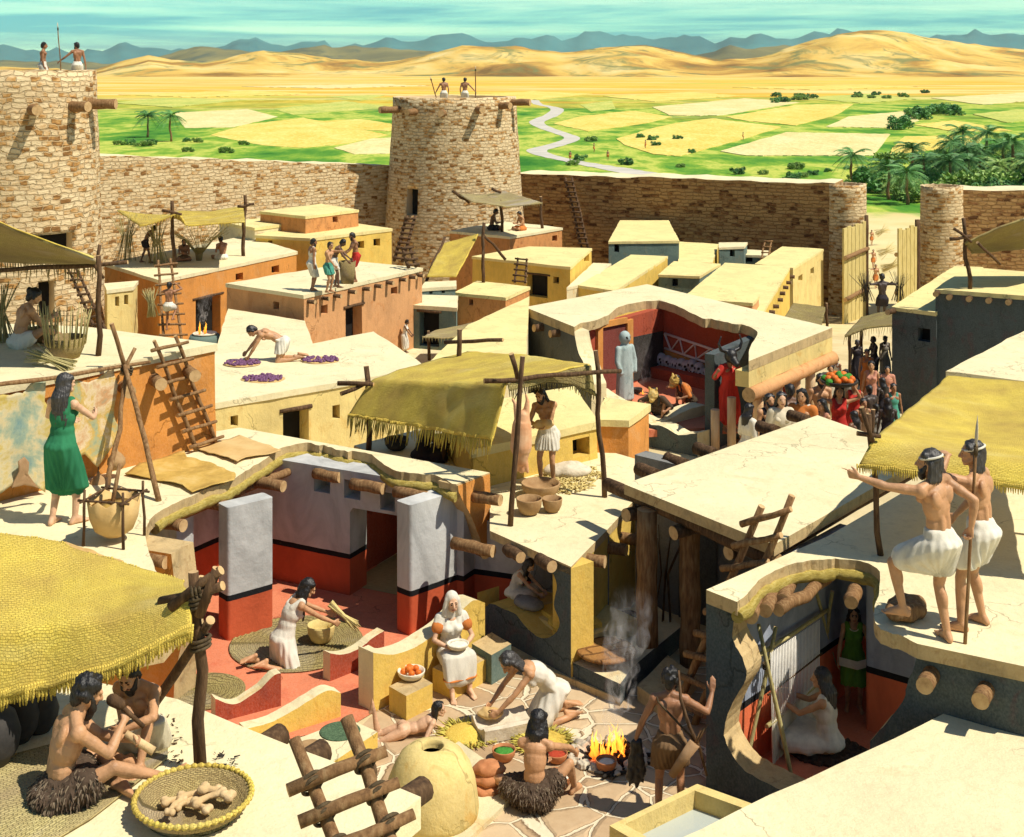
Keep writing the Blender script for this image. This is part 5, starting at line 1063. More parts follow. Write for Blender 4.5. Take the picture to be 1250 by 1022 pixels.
# ---------------------------------------------------------------- mats, poles, ladders
def interp(row, n):
    row = [V(p) for p in row]; Ls = [0]
    for a, b in zip(row, row[1:]): Ls.append(Ls[-1]+(b-a).length)
    out = []
    for i in range(n):
        s = Ls[-1]*i/(n-1); k = 0
        while k < len(Ls)-2 and Ls[k+1] < s: k += 1
        out.append(row[k].lerp(row[k+1], (s-Ls[k])/max(1e-6, Ls[k+1]-Ls[k])))
    return out
def mat_bm(rows, nu=28, nv=22, th=.03, sag=.05, wob=.02, fringe=None, sharp=False):
    """sheet lofted through rows of points, given thickness; fringe: index of the row (0 or -1) that gets loose reed ends"""
    R = [interp(r, nu) for r in rows]; cols = [interp([r[i] for r in R], nv) for i in range(nu)]
    bm = bmesh.new(); uvl = bm.loops.layers.uv.verify(); g = []
    for i in range(nu):
        col = []
        for j in range(nv):
            p = cols[i][j]; u, v = i/(nu-1), j/(nv-1)
            col.append(p+V((0, 0, -sag*math.sin(math.pi*u)*math.sin(math.pi*v)*1.2))+noise.noise_vector(p*2.2)*wob+V((0, 0, noise.noise(p*6)*wob*.5)))
        g.append(col)
    wU = sum((R[0][i+1]-R[0][i]).length for i in range(nu-1)); wV = sum((cols[0][j+1]-cols[0][j]).length for j in range(nv-1))
    def nrm(i, j):
        a = g[min(i+1, nu-1)][j]-g[max(i-1, 0)][j]; b = g[i][min(j+1, nv-1)]-g[i][max(j-1, 0)]; return a.cross(b).normalized()
    T_ = [[bm.verts.new(g[i][j]+nrm(i, j)*th/2) for j in range(nv)] for i in range(nu)]; B_ = [[bm.verts.new(g[i][j]-nrm(i, j)*th/2) for j in range(nv)] for i in range(nu)]
    def f(vs, uv):
        q = bm.faces.new(vs); q.smooth = True
        for lp, t in zip(q.loops, uv): lp[uvl].uv = t
    U = lambda i, j: (i/(nu-1)*wU, j/(nv-1)*wV)
    for i in range(nu-1):
        for j in range(nv-1):
            uv = (U(i, j), U(i+1, j), U(i+1, j+1), U(i, j+1))
            f((T_[i][j], T_[i+1][j], T_[i+1][j+1], T_[i][j+1]), uv); f((B_[i][j], B_[i][j+1], B_[i+1][j+1], B_[i+1][j]), (uv[0], uv[3], uv[2], uv[1]))
    for i in range(nu-1):
        for j, s in ((0, 1), (nv-1, -1)): f((T_[i][j], B_[i][j], B_[i+1][j], T_[i+1][j]), [U(i, j)]*4)
    for j in range(nv-1):
        for i in (0, nu-1): f((T_[i][j], T_[i][j+1], B_[i][j+1], B_[i][j]), [U(i, j)]*4)
    if fringe:
        for row, L, dens_, dr in fringe:                        # row: 'first','last' ; L length; dr direction
            pts = [g[i][0 if row == 'first' else nv-1] for i in range(nu)]; n = int(sum((a-b).length for a, b in zip(pts, pts[1:]))*dens_)
            for p in interp(pts, max(3, n)):
                l = L*random.uniform(.5, 1.2); d = V(dr)+V((random.uniform(-.2, .2), random.uniform(-.2, .2), random.uniform(-.1, .1)))
                q = p+noise.noise_vector(p*9)*.015; tube(bm, [q-V(dr)*.05, q+d*l*.5, q+d*l+V((0, 0, -.02))], [.011, .01, .004], 5)
    return bm
def rim_rope(rows, r=.02, closed=False):
    bm = bmesh.new(); pts = interp(rows, 420); tube(bm, pts, [r*(1.1+.32*math.sin(i*.75)) for i in range(420)], 8); return bm
def _old(rows, r):
    bm = bmesh.new(); pts = interp(rows, max(12, int(sum((V(a)-V(b)).length for a, b in zip(rows, rows[1:]))/.05)))
    for i, p in enumerate(pts[:-1]): ell(bm, p.lerp(pts[i+1], .5), (r, r*1.5, r), Matrix(basis(pts[i+1]-p+V((0, 0, .5*r)))).transposed(), 8, 5)
    return bm
def canopy(label, rows, mat='mat', poles=(), group='woven shade mats on poles', name='shade_canopy', **k):
    sag = k.pop('sag', .06); root = empty(name, (0, 0, 0), 0, label, 'canopy', group); pts = [V(p) for r in rows for p in r]; base = V(poles[0][0]) if poles else sum(pts, V())/len(pts)
    root.location = base; world('mat', mat_bm(rows, sag=sag, **k), M[mat], root)
    for p in poles:
        bm = bmesh.new(); pole(bm, p[0], p[1], p[2], p[2]*.85, 10, .7, 0, 1); world('pole', bm, [M['darkwood'], M['endgrain']], root)
    return root
def lashing(root, p, r, d=(0, 0, 1), n=3):
    bm = bmesh.new(); x, y, d = basis(V(d))
    for i in range(n):
        o = V(p)+d*(i-(n-1)/2)*r*.55; t = noise.noise(o*7)*.4
        tube(bm, [o+x*math.cos(a)*r*1.25+y*math.sin(a)*r*1.25+d*math.sin(a+t)*r*.35 for a in [6.283*k/14 for k in range(15)]], r*.24, 6)
    world('rope_lashing', bm, M['rope'], root)
def ladder(label, bl, br, tl, tr, n, r=.035, over=.12, group='pole ladders of the town', ext=0, mats=('wood', 'endgrain'), t0=.06, t1=.93, lash=False):
    bl, br, tl, tr = V(bl), V(br), V(tl), V(tr); root = empty('ladder', (bl+br)/2, 0, label, 'ladder', group)
    for a, b in ((bl, tl), (br, tr)):
        bm = bmesh.new(); pole(bm, a, b, r*1.1, r*.9, 9, .45, 0, 1); world('rail', bm, [M[m] for m in mats], root)
    out = (br-bl).cross(tl-bl).normalized()
    if out.y > 0: out = -out
    for i in range(n):
        t = t0+(t1-t0)*i/(n-1); a, b = bl.lerp(tl, t), br.lerp(tr, t); d = (b-a).normalized(); w = random.uniform(-.03, .03)*over*4
        bm = bmesh.new(); pole(bm, a-d*(over+w)+out*r*1.4, b+d*(over-w)+out*r*1.4, r*.9, r*.75, 9, .4, 0, 1); world('rung', bm, [M[m] for m in mats], root)
        if lash: lashing(root, a+out*r*.6, r*1.2, tl-bl, 2); lashing(root, b+out*r*.6, r*1.2, tl-bl, 2)
    return root
# ladders
b0, b1 = P(240, 551, 2.2), P(264, 543, 2.2); ladder('seven rung pole ladder leaning on the orange wall above the spread hides', b0, b1, D(188, 416, 21.75), D(214, 410, 22.1), 7, .036, .16)
ladder('pole ladder against the orange house with a man climbing up it', D(201, 430, 47.2), D(224, 430, 47.6), D(193, 318, 49.7), D(208, 316, 50), 9, .05, .2)
ladder('thin pole ladder leaning on the foot of the left watchtower', D(121, 412, 45.5), D(131, 408, 45.5), D(83, 328, 46.6), D(93, 328, 46.6), 9, .05, .08, mats=('darkwood', 'darkwood'))
ladder('long ladder leaning to the doorway of the centre tower', D(481, 319, 78.5), D(491, 320, 78.5), D(497, 264, 80), D(507, 264, 80), 9, .09, .1, mats=('darkwood', 'darkwood'))
ladder('short ladder poking above the far edge of the salmon roof', D(499, 327, 49.5), D(508, 326, 49.8), D(491, 303, 50.1), D(500, 302, 50.3), 4, .06, .1, mats=('darkwood', 'darkwood'))
ladder('tall ladder leaning on the shaded brown city wall', D(710, 303, 84.2), D(718, 303, 84), D(690, 217, 86.4), D(698, 217, 86.2), 13, .08, .12, mats=('darkwood', 'darkwood'))
ladder('short dark ladder in front of the broad flat house', D(628, 346, 60.8), D(641, 347, 60.6), D(632, 315, 62.0), D(643, 316, 61.8), 5, .05, .1, mats=('darkwood', 'endgrain'))
ladder('tiny ladder on the lowest grey hut near the gate', D(929, 318, 74.5), D(937, 318, 74.5), D(934, 294, 76), D(942, 294, 76), 4, .05, .08)
ladder('dark ladder from the courtyard up to the porch roof beside the weaver house', P(824, 868, 0), P(848, 884, 0), D(930, 618, 17.25), D(967, 605, 17.0), 9, .05, .16, mats=('wood', 'endgrain'))
ladder('large lashed ladder rising in front of the carvers roof', D(500, 1265, 6.62), D(566, 1240, 6.7), D(359, 902, 7.5), D(423, 876, 7.6), 8, .04, .13, t0=.04, t1=.83, lash=True)
# shade mats
def pair(px, Y): return D(px[0], px[1], Y)
e0 = [(-70, 640), (60, 662), (150, 688), (222, 712)]; e1 = [(-70, 782), (60, 764), (150, 750), (231, 727)]; e2 = [(-70, 868), (60, 842), (150, 812), (234, 771)]
rows = [[D(x, y, 9.7-.3*i) for i, (x, y) in enumerate(e0)], [D(x, y, 8.75-.04*i) for i, (x, y) in enumerate(e1)], [D(x, y, 8.6-.04*i) for i, (x, y) in enumerate(e2)]]
rows[0] = [D(x, y, 9.75-.15*i) for i, (x, y) in enumerate(e0)]
pb = P(245, 941, 4.1); Yp = pb.y
root = canopy('big yellow woven mat over the two carvers in the lower left corner', rows, 'mat', [(pb, D(236, 698, Yp), .04)], sag=.03, nu=60, nv=50, wob=.02, fringe=[('last', .05, 60, (0, -.2, -1)), ('first', .04, 50, (0, .6, .3))])
for a, b_ in ((D(208, 742, Yp-.02), D(270, 696, Yp-.06)), (D(243, 752, Yp-.05), D(265, 694, Yp-.05)), (D(216, 770, Yp+.1), D(247, 706, Yp+.02)), (P(172, 884, 4.1), D(257, 757, Yp-.05)), (D(196, 735, 8.7), D(272, 715, 8.55))):
    bm = bmesh.new(); pole(bm, a, b_, .034, .03, 10, .6, 0, 1); world('pole', bm, [M['darkwood'], M['endgrain']], root)
lashing(root, D(243, 733, Yp), .05); lashing(root, D(245, 785, Yp), .048); lashing(root, D(243, 722, Yp), .05, (1, 0, .6))
# canopy above the basket weaver
rows = [[D(x, y, 20.6) for x, y in ((-70, 243), (20, 282), (114, 317))], [D(x, y, 23.4) for x, y in ((-70, 322), (20, 320), (118, 324))]]
pb = P(120, 434, 3.9)
root = canopy('mat with a shade dark underside and a sunlit yellow edge over the basket weaver', rows, 'matd', [(pb, D(120, 312, pb.y), .045), (D(-60, 333, 22.4), D(156, 320, 22.3), .04), (D(109, 310, 22.3), D(127, 340, 22.3), .03), (D(122, 298, 22.35), D(118, 330, 22.35), .03)], fringe=[('last', .28, 22, (0, .1, -1))])  # darker weave paints the shaded underside
world('lit_edge', mat_bm([[q+V((0, 0, .025)) for q in rows[0]], [a.lerp(b_, .09)+V((0, .02, .045)) for a, b_ in zip(rows[0], rows[1])]], 26, 4, .02, .02, .01), M['mat'], root)  # brighter weave strip paints the sunlit edge
# basket makers' canopy
rows = [[D(x, y, 58.5) for x, y in ((143, 257), (175, 262), (205, 263), (219, 258), (255, 259), (297, 252))], [D(x, y, 53) for x, y in ((171, 276), (190, 272), (212, 263), (218, 260), (228, 276), (299, 271))]]
canopy('sagging yellow mat strung over the basket makers on the orange roof', rows, 'mat', [(P(213, 327, .6), D(210, 245, P(213, 327, .6).y), .08), (P(297, 313, .6), D(299, 238, P(297, 313, .6).y), .08), (D(198, 257, 52.8), D(222, 262, 52.8), .06), (D(290, 252, 56.2), D(311, 249, 56.2), .06)], fringe=[('last', .2, 8, (0, -.2, -1))], th=.06)
# canopy next to the tower
rows = [[D(x, y, 75.5) for x, y in ((560, 237), (590, 238), (617, 234))], [D(x, y, 70.5) for x, y in ((575, 246), (620, 253), (662, 248))]]
canopy('small pale mat on poles beside the round centre tower', rows, 'mesh', [(P(613, 283, -.4), D(612, 244, P(613, 283, -.4).y), .09), (P(662, 279, -.4), D(660, 240, P(662, 279, -.4).y), .09), (D(552, 233, 75), D(573, 248, 75), .08), (D(600, 230, 75), D(612, 235, 75), .08)], th=.06, fringe=[('last', .15, 8, (0, -.2, -1))])
rows = [[D(x, y, 57) for x, y in ((541, 298), (584, 286))], [D(x, y, 54) for x, y in ((521, 338), (557, 338))]]
canopy('yellow green mat tilted steeply as a windbreak on the small teal hut', rows, 'mat', [(D(590, 345, 56), D(591, 272, 56.4), .08), (D(617, 317, 57), D(590, 287, 56.6), .06), (D(516, 352, 54), D(543, 290, 57), .06)], th=.06)
rows = [[D(x, y, 48.5) for x, y in ((531, 404), (566, 397), (604, 388))], [D(x, y, 46) for x, y in ((516, 412), (545, 413), (570, 411))]]
canopy('low pale mat by the cooking fire of the woman in white', rows, 'mesh', [(D(524, 440, 47), D(523, 404, 47), .06), (D(560, 432, 47.5), D(561, 402, 47.5), .06)], th=.05, fringe=[('last', .15, 10, (0, -.2, -1))])
# butcher's canopy
rows = [[D(571, 430, 25.4), D(640, 434, 23.8), D(720, 445, 21.9)], [D(500, 448, 24.8), D(575, 455, 23), D(668, 456, 21.4)], [D(455, 464, 24.3), D(530, 466, 22.6), D(619, 468, 20.95)], [D(425, 508, 24.1), D(512, 522, 22.4), D(601, 538, 20.75)]]
A0, A1, A2 = P(623, 642, ZK), P(738, 607, ZK), P(450, 549, ZK)
root = canopy('wide straw mat with a ragged fringe over the butcher and the pots', rows, 'mat', [(A0, D(638, 435, A0.y), .045), (A1, D(727, 428, A1.y), .045), (A2, D(447, 447, A2.y), .055), (D(540, 560, 23.6), D(543, 500, 23.6), .045)], nu=60, nv=40, sag=.03, fringe=[('last', .28, 26, (-.12, -.1, -1))])
rf = [[D(620, 469, 20.95), D(672, 457, 21.4), D(721, 446, 21.9)], [D(622, 478, 20.9), D(668, 466, 21.4), D(700, 470, 21.7), D(727, 484, 21.95)]]
world('side_flap', mat_bm(rf, 26, 8, sag=0, wob=.01, fringe=[('last', .09, 24, (0, 0, -1))]), M['matd'], root)  # darker weave paints the flap's shaded underside
for a, b_ in ((D(591, 465, 20.8), D(758, 453, 21.9)), (D(412, 468, 24.2), D(456, 469, 24.1)), (D(416, 481, 24), D(452, 465, 24.3)), (D(543, 418, 25.6), D(614, 415, 25)), (D(624, 432, 20.7), D(632, 462, 20.8))):
    bm = bmesh.new(); pole(bm, a, b_, .04, .035, 9, .6, 0, 1); world('pole', bm, [M['darkwood'], M['endgrain']], root)
pq = D(558, 455, 25); bm = bmesh.new(); pole(bm, (pq.x, pq.y, 2.2), D(561, 402, 25), .05, .045, 9, .5, 0, 1); world('pole', bm, [M['darkwood'], M['endgrain']], root)
# lookouts' canopy
rows = [[D(1157, 460, 20.6), D(1210, 464, 20.3), D(1310, 472, 19.8)], [D(1110, 500, 18.8), D(1200, 512, 18.4), D(1330, 520, 17.8)], [D(1066, 537, 17.1), D(1160, 551, 16.8), D(1340, 578, 16.2)], [D(1047, 571, 16.95), D(1150, 583, 16.6), D(1340, 612, 16.0)]]
pb = P(1075, 678, ZG)
root = canopy('large golden mat on poles behind the two lookouts', rows, 'mat', [(pb, D(1061, 505, pb.y), .04), (D(1046, 529, 17.05), D(1075, 533, 17.05), .03), (D(1052, 497, 17.0), D(1066, 540, 17.0), .03), (D(1066, 500, 17.1), D(1064, 536, 17.1), .026)], nu=60, nv=40, sag=.05, fringe=[('last', .05, 40, (0, -.2, -1))])
for x in (1310,): bm = bmesh.new(); pole(bm, P(x, 660, ZG), D(x, 500, P(x, 660, ZG).y), .045, .04, 9, .5, 0, 1); world('pole', bm, [M['darkwood'], M['endgrain']], root)
# shade on the dark house, market shelter, flat reed shelter
rows = [[D(x, y, 43.2) for x, y in ((1178, 297), (1215, 279), (1300, 250))], [D(x, y, 46) for x, y in ((1186, 309), (1222, 306), (1320, 296))]]
canopy('dark sagging mat on crossed poles on the blue walled house', rows, 'matd', [(P(1184, 353, 1.4), D(1176, 266, P(1184, 353, 1.4).y), .07), (D(1159, 292, 43.2), D(1186, 288, 43.2), .06), (D(1164, 279, 43.2), D(1186, 296, 43.2), .05), (D(1193, 296, 43), D(1221, 323, 43.5), .05), (P(1290, 345, 1.4), D(1285, 256, 45), .07)], th=.06)  # shade under this mat put into a darker weave
rows = [[D(x, y, 53.5) for x, y in ((1052, 388), (1075, 382), (1098, 380))], [D(x, y, 50.5) for x, y in ((1031, 411), (1060, 400), (1098, 397))]]
canopy('dark thatched market shelter in the street by the gate', rows, 'matd', [(D(1037, 460, 50.6), D(1037, 408, 50.6), .07), (D(1052, 440, 53), D(1052, 398, 53), .07)], th=.08, fringe=[('last', .35, 12, (-.2, -.2, -1))])
rows = [[D(x, y, 63) for x, y in ((968, 371), (1008, 376))], [D(x, y, 59) for x, y in ((956, 390), (1003, 398))]]
canopy('flat olive reed shelter beside the shrine porch corner', rows, 'matd', [(D(1009, 420, 60.5), D(1009, 370, 60.5), .07), (D(962, 420, 60), D(962, 386, 60), .07)], th=.08)
# ---------------------------------------------------------------- bowls, baskets, hides
def bowl_bm(r, h, seg=28, foot=.45, th=.06, lip=0):
    bm = bmesh.new(); o = [(r*foot, 0), (r*.72, h*.16), (r*.93, h*.5), (r, h*.93), (r*.99, h)]; i = [(r*(.99-th), h), (r*(.92-th), h*.6), (r*(.7-th), h*.26), (r*.3, h*.14), (.001, h*.12)]
    lathe(bm, o+i, (0, 0, 0), seg); return bm
def bowl(label, p, r, h, mat='pot', fill=None, cat='bowl', group=None, name='bowl', fillname='contents', ft=.78):
    root = empty(name, p, random.random()*6, label, cat, group); mk('shell', bowl_bm(r, h), M[mat], root)
    if fill:
        bm = bmesh.new(); lathe(bm, [(.001, h*(ft+.06)), (r*.5, h*(ft+.05)), (r*.86, h*ft)], (0, 0, 0), 24)
        for v in bm.verts: v.co.z += noise.noise(v.co*30)*.012*(r/.2)
        mk(fillname, bm, M[fill], root)
    return root
M['whitefood'] = mottled('pale_porridge', (.66, .6, .48), (.8, .75, .62), 20); M['redfood'] = mottled('red_relish', (.3, .03, .015), (.45, .07, .03), 30); M['greenfood'] = mottled('green_herbs', (.03, .18, .02), (.1, .34, .06), 40, None, 60, .8)
M['fruit'] = mottled('orange_fruit', (.6, .12, .02), (.7, .2, .03), 6, None, 40, .15, .45)
def s_at(px, py, z): return F/P(px, py, z).y
def bp(label, px, py, z, wpx, hpx, **k):
    p = P(px, py, z); s = F/p.y; return bowl(label, p, wpx/2/s, hpx/s, **k)
bp('largest brown bowl of the three by the butcher feet', 660, 606, ZK, 48, 17, mat='pot'); bp('round brown bowl at the front of the butcher bowls', 646, 628, ZK, 32, 20, mat='pot'); bp('smallest brown bowl right of the front bowl', 674, 625, ZK, 25, 17, mat='pot')
bp('broad dark bowl on the shaded roof beside the pot worker', 576, 561, ZK, 34, 13, mat='potdark'); bp('tall dark pot next to the shadowed pot worker', 540, 552, ZK, 24, 20, mat='potdark'); bp('dark bowl at the far left under the straw mat', 484, 549, ZK, 30, 14, mat='potdark')
bp('dark bowl under the porch between wall and post', 767, 760, .3, 22, 11, mat='potdark')
bp('terracotta bowl of green herbs beside the squatting woman', 615, 928, 0, 29, 14, mat='terra', fill='greenfood'); bp('terracotta bowl of red relish right of the squatting woman', 679, 930, 0, 28, 12, mat='terra', fill='redfood')
bp('wide bowl of pale dough at the knee of the squatting woman', 681, 962, 0, 34, 17, mat='terra', fill='whitefood')
r_ = bp('white bowl heaped with orange fruit on the bench block', 502, 828, .33, 34, 10, mat='bone')
for i in range(9):
    a = i*2.4; rr = .06*math.sqrt(i)*.6; bm = bmesh.new(); ell(bm, (rr*math.cos(a)*1.2, rr*math.sin(a)*1.2, .1+.035*(i < 3)), (.045, .045, .043)); mk('fruit', bm, M['fruit'], r_)
# lidded tray, cooking bowl
root = empty('basket_tray', P(740, 806, .3), 0, 'large flat plaited tray on short legs on the porch platform', 'tray'); s = s_at(740, 806, .3); R_ = 36/s
bm = bmesh.new(); lathe(bm, [(.001, .1), (R_*.8, .1), (R_, .12), (R_*1.01, .15), (R_*.96, .165), (R_*.6, .15), (.001, .16)], (0, 0, 0), 40)
uvl = bm.loops.layers.uv.verify()
for f in bm.faces:
    for lp in f.loops: lp[uvl].uv = (lp.vert.co.x, lp.vert.co.y)
M['traycane'] = weave('cane_tray', (.42, .22, .06), (.3, .14, .035), .3, 1); mk('tray', bm, M['traycane'], root); root.rotation_euler = (0, 0, .4)
for a in (0, 2.1, 4.2): bm = bmesh.new(); pole(bm, (R_*.75*math.cos(a), R_*.75*math.sin(a), 0), (R_*.7*math.cos(a), R_*.7*math.sin(a), .1), .02, None, 8); mk('leg', bm, M['wood'], root)
# front basket of bones
p = P(236, 992, 4.1); s = F/p.y; R_ = 70/s
root = empty('round_basket', p, 0, 'round coiled basket tray of pale carved bones in front of the carvers', 'basket')
bm = bowl_bm(R_, .1, 44, .8, .05); uvl = bm.loops.layers.uv.verify()
for f in bm.faces:
    for lp in f.loops: a = math.atan2(lp.vert.co.y, lp.vert.co.x); q = V((lp.vert.co.x, lp.vert.co.y)).length; lp[uvl].uv = (a*R_*.8, q+lp.vert.co.z)
mk('tray', bm, M['basket'], root); rr = [V((R_*math.cos(6.283*k/60), R_*math.sin(6.283*k/60), .105)) for k in range(61)]; mk('rim', rim_rope(rr, .014), M['mat'], root)
def bone_bm(L, r, bend=.1):
    bm = bmesh.new(); caps(bm, (-L/2, 0, 0), (0, L*bend, 0), r, r*.7, 8); caps(bm, (0, L*bend, 0), (L/2, 0, 0), r*.7, r, 8)
    for s_ in (-1, 1):
        for q in (-1, 1): ell(bm, (s_*L/2, q*r*.8, 0), (r*1.3, r*1.05, r*1.1), None, 10, 7)
    return remesh(bm, .006, 2, lambda c: .002*noise.noise(c*60))
for i, (x, y, a, L, r) in enumerate(((-.08, .04, .4, .2, .022), (.02, .07, .15, .22, .024), (.13, .05, -.3, .18, .026), (.0, -.03, -.5, .24, .022), (-.09, -.06, 1.4, .18, .02), (.1, -.01, .5, .17, .024), (-.03, .02, 1.0, .2, .018))):
    o = mk('carved_bone', bone_bm(L, r), M['tanbone'], None, False, ['thick pale bone lying leftmost in the round basket', 'long pale bone across the middle of the basket', 'stout bone at the right side of the basket', 'long bone pointing to the front of the basket', 'short upright leaning bone at the left front of the basket', 'knobby bone under the stout right bone', 'slim bone across the heap in the basket'][i], 'bone', 'bones in the round basket'); o.location = p+V((x, y, .055+.02*(i % 3))); o.rotation_euler = (.05, .1*(-1)**i, a)
# chippings
def scatter(name, label, cat, px, z, n, size, mat, group=None, kind='stuff', h=None):
    bm = bmesh.new(); c = V((0, 0))
    for _ in range(n):
        for _t in range(40):
            x, y = random.uniform(min(q[0] for q in px), max(q[0] for q in px)), random.uniform(min(q[1] for q in px), max(q[1] for q in px))
            ins = False
            for i in range(len(px)):
                (x1, y1), (x2, y2) = px[i], px[(i+1) % len(px)]
                if (y1 > y) != (y2 > y) and x < (x2-x1)*(y-y1)/(y2-y1)+x1: ins = not ins
            if ins: break
        q = P(x, y, z); s_ = size*random.uniform(.5, 1.4); a = random.random()*6.28; d = V((math.cos(a), math.sin(a), random.uniform(-.2, .6)*(h or .3)))
        tube(bm, [q+V((0, 0, .005+random.random()*(h or 0))), q+V((0, 0, .006+random.random()*(h or 0)))+d*s_], [s_*.16, s_*.08], 5)
    return mk(name, bm, M[mat], None, False, label, cat, group, kind)
scatter('wood_chips', 'small dark chippings scattered on the cream roof by the carvers', 'chips', [(150, 880), (215, 870), (225, 935), (150, 960), (60, 1000), (60, 985)], 4.1, 240, .03, 'darkwood'); scatter('wood_chips', 'few dark crumbs by the foot of the canopy pole', 'chips', [(262, 920), (290, 918), (285, 940), (265, 935)], 4.1, 22, .03, 'soot')
scatter('straw_litter', 'loose straw and scraps round the butcher feet', 'straw', [(680, 575), (715, 570), (738, 580), (715, 600), (680, 605), (640, 590)], ZK, 420, .1, 'straw_loose', h=.05)
scatter('grain_litter', 'pale scraps spilled near the dark pots on the shaded roof', 'litter', [(552, 545), (610, 552), (612, 566), (560, 560)], ZK, 160, .05, 'straw_loose')
scatter('twigs', 'burnt twigs and ash lying round the open fire', 'twigs', [(700, 920), (770, 905), (790, 925), (760, 950), (705, 945)], 0.01, 60, .2, 'soot', h=.05)
# floor mats
def round_mat(label, px, py, z, wpx, mat='mesh'):
    p = P(px, py, z+.012); r = wpx/2/(F/p.y); bm = bmesh.new(); prof = []
    k = int(r/.05)
    for i in range(k): q = r*(i+.5)/k; prof += [(max(.002, r*i/k+.004), .006), (q, .022)]
    prof += [(r, .008), (r, 0)]; lathe(bm, prof, (0, 0, 0), 56); uvl = bm.loops.layers.uv.verify()
    for f in bm.faces:
        for lp in f.loops: a = math.atan2(lp.vert.co.y, lp.vert.co.x); q = V((lp.vert.co.x, lp.vert.co.y)).length; lp[uvl].uv = (a*r, q)
    mk('round_mat', bm, M[mat], None, False, label, 'mat', 'round plaited floor mats', loc=p)
round_mat('large round plaited mat under the sweeping woman', 362, 785, .012, 162, 'matd'); round_mat('smaller round plaited mat left of the sweeping woman', 250, 844, .012, 98, 'matd')
bm = mat_bm([[P(-140, 960, 4.115), P(60, 910, 4.115), P(205, 905, 4.115)], [P(-140, 1120, 4.115), P(10, 1060, 4.115), P(110, 1000, 4.115), P(205, 925, 4.115)]], 40, 24, .012, 0, .004); mk('floor_mat', bm, M['mesh'], None, False, 'coarse woven floor mat under the carver with curly hair', 'mat')
def hide(label, pts, mat, name='hide', ragged=.04, th=.012, group=None, cat='hide'):
    """pts: 3D outline"""
    pts = [V(p) for p in pts]; cen = sum(pts, V())/len(pts); o = []; n = len(pts)
    for i in range(n):
        a, b_ = pts[i], pts[(i+1) % n]; k = max(3, int((b_-a).length/.05))
        for j in range(k):
            q = a.lerp(b_, j/k); o.append(q+(cen-q).normalized()*ragged*(noise.noise(q*4)+.5*noise.noise(q*11)))
    nn = (pts[1]-pts[0]).cross(pts[2]-pts[1]).normalized(); bm = bmesh.new(); rings = [[bm.verts.new(cen.lerp(q, t)+nn*(.03*noise.noise(cen.lerp(q, t)*3)+(.01 if t < 1 else 0))) for q in o] for t in (.25, .5, .75, .92, 1)]
    c0 = bm.verts.new(cen)
    for i in range(len(o)):
        k = (i+1) % len(o); bm.faces.new((c0, rings[0][i], rings[0][k]))
        for a, b_ in zip(rings, rings[1:]): bm.faces.new((a[i], b_[i], b_[k], a[k]))
    bmesh.ops.recalc_face_normals(bm, faces=bm.faces[:]); r = bmesh.ops.extrude_face_region(bm, geom=bm.faces[:]); vs_ = [v for v in r['geom'] if isinstance(v, bmesh.types.BMVert)]
    for v in vs_: v.co += nn*th
    for f in bm.faces: f.smooth = True
    return mk(name, bm, M[mat], None, False, label, cat, group)
def hidemat(name, stops, sc=1.3):
    m, nt, b = new_mat(name); n = nz(nt, coords(nt, 'World'), sc*1.3, 8, .68, .25); nt.links.new(ramp(nt, n, stops), b.inputs['Base Color']); b.inputs['Roughness'].default_value = .8; bump(nt, b, nz(nt, coords(nt, 'World'), 12, 5), .4, .02); M[name] = m
hidemat('hide_painted', [(.3, (.16, .25, .2)), (.4, (.36, .38, .22)), (.47, (.56, .36, .08)), (.54, (.66, .52, .32)), (.62, (.52, .28, .12)), (.72, (.28, .32, .22))]); hidemat('hide_blue', [(.3, (.11, .22, .23)), (.43, (.28, .34, .24)), (.52, (.55, .46, .26)), (.6, (.48, .36, .08)), (.72, (.42, .24, .1))])
hidemat('hide_gold', [(.3, (.3, .18, .03)), (.5, (.52, .33, .07)), (.62, (.6, .42, .14)), (.75, (.2, .3, .22))]); hidemat('hide_tan', [(.3, (.5, .3, .09)), (.6, (.62, .42, .17))])
hidemat('hide_brown', [(.3, (.25, .14, .06)), (.6, (.36, .22, .11))], 3)
Yh = 20.6
_wa, _wb = P(0, 470.5, 3.9), P(262, 419, 3.9); _wn = V((-(_wb-_wa).y, (_wb-_wa).x, 0)).normalized(); _wn = _wn if _wn.y < 0 else -_wn
def hd(x, y, o=.22): return PW(x, y, _wa+_wn*o, _wb+_wn*o)
hide('big stretched hide in ochre and pale green hanging behind the woman in green', [hd(*q, .26) for q in ((68, 462), (78, 455), (88, 466), (110, 467), (128, 458), (138, 448), (144, 470), (140, 510), (148, 530), (134, 548), (120, 572), (104, 555), (90, 562), (84, 520), (72, 505))], 'hide_painted', group='hides on the stretching frame')
hide('blue green hide with a yellow top hanging at the left frame edge', [hd(*q, .25) for q in ((-40, 490), (0, 482), (28, 480), (44, 463), (56, 466), (55, 490), (66, 510), (64, 560), (55, 600), (44, 592), (20, 588), (0, 602), (-40, 610))], 'hide_blue', group='hides on the stretching frame')
hide('small brown hide scrap low on the left hide', [hd(*q, .33) for q in ((14, 596), (22, 575), (21, 563), (29, 558), (35, 564), (34, 578), (47, 596), (30, 592))], 'hide_brown', group='hides on the stretching frame', ragged=.02)
hide('large ochre and blue green hide lying beside the cut roof edge', [P(*q, 2.255) for q in ((152, 577), (170, 565), (200, 557), (225, 550), (228, 558), (260, 565), (287, 578), (286, 586), (262, 592), (235, 600), (222, 592), (200, 586), (180, 582), (165, 580))], 'hide_gold', group='hides drying on the roof')
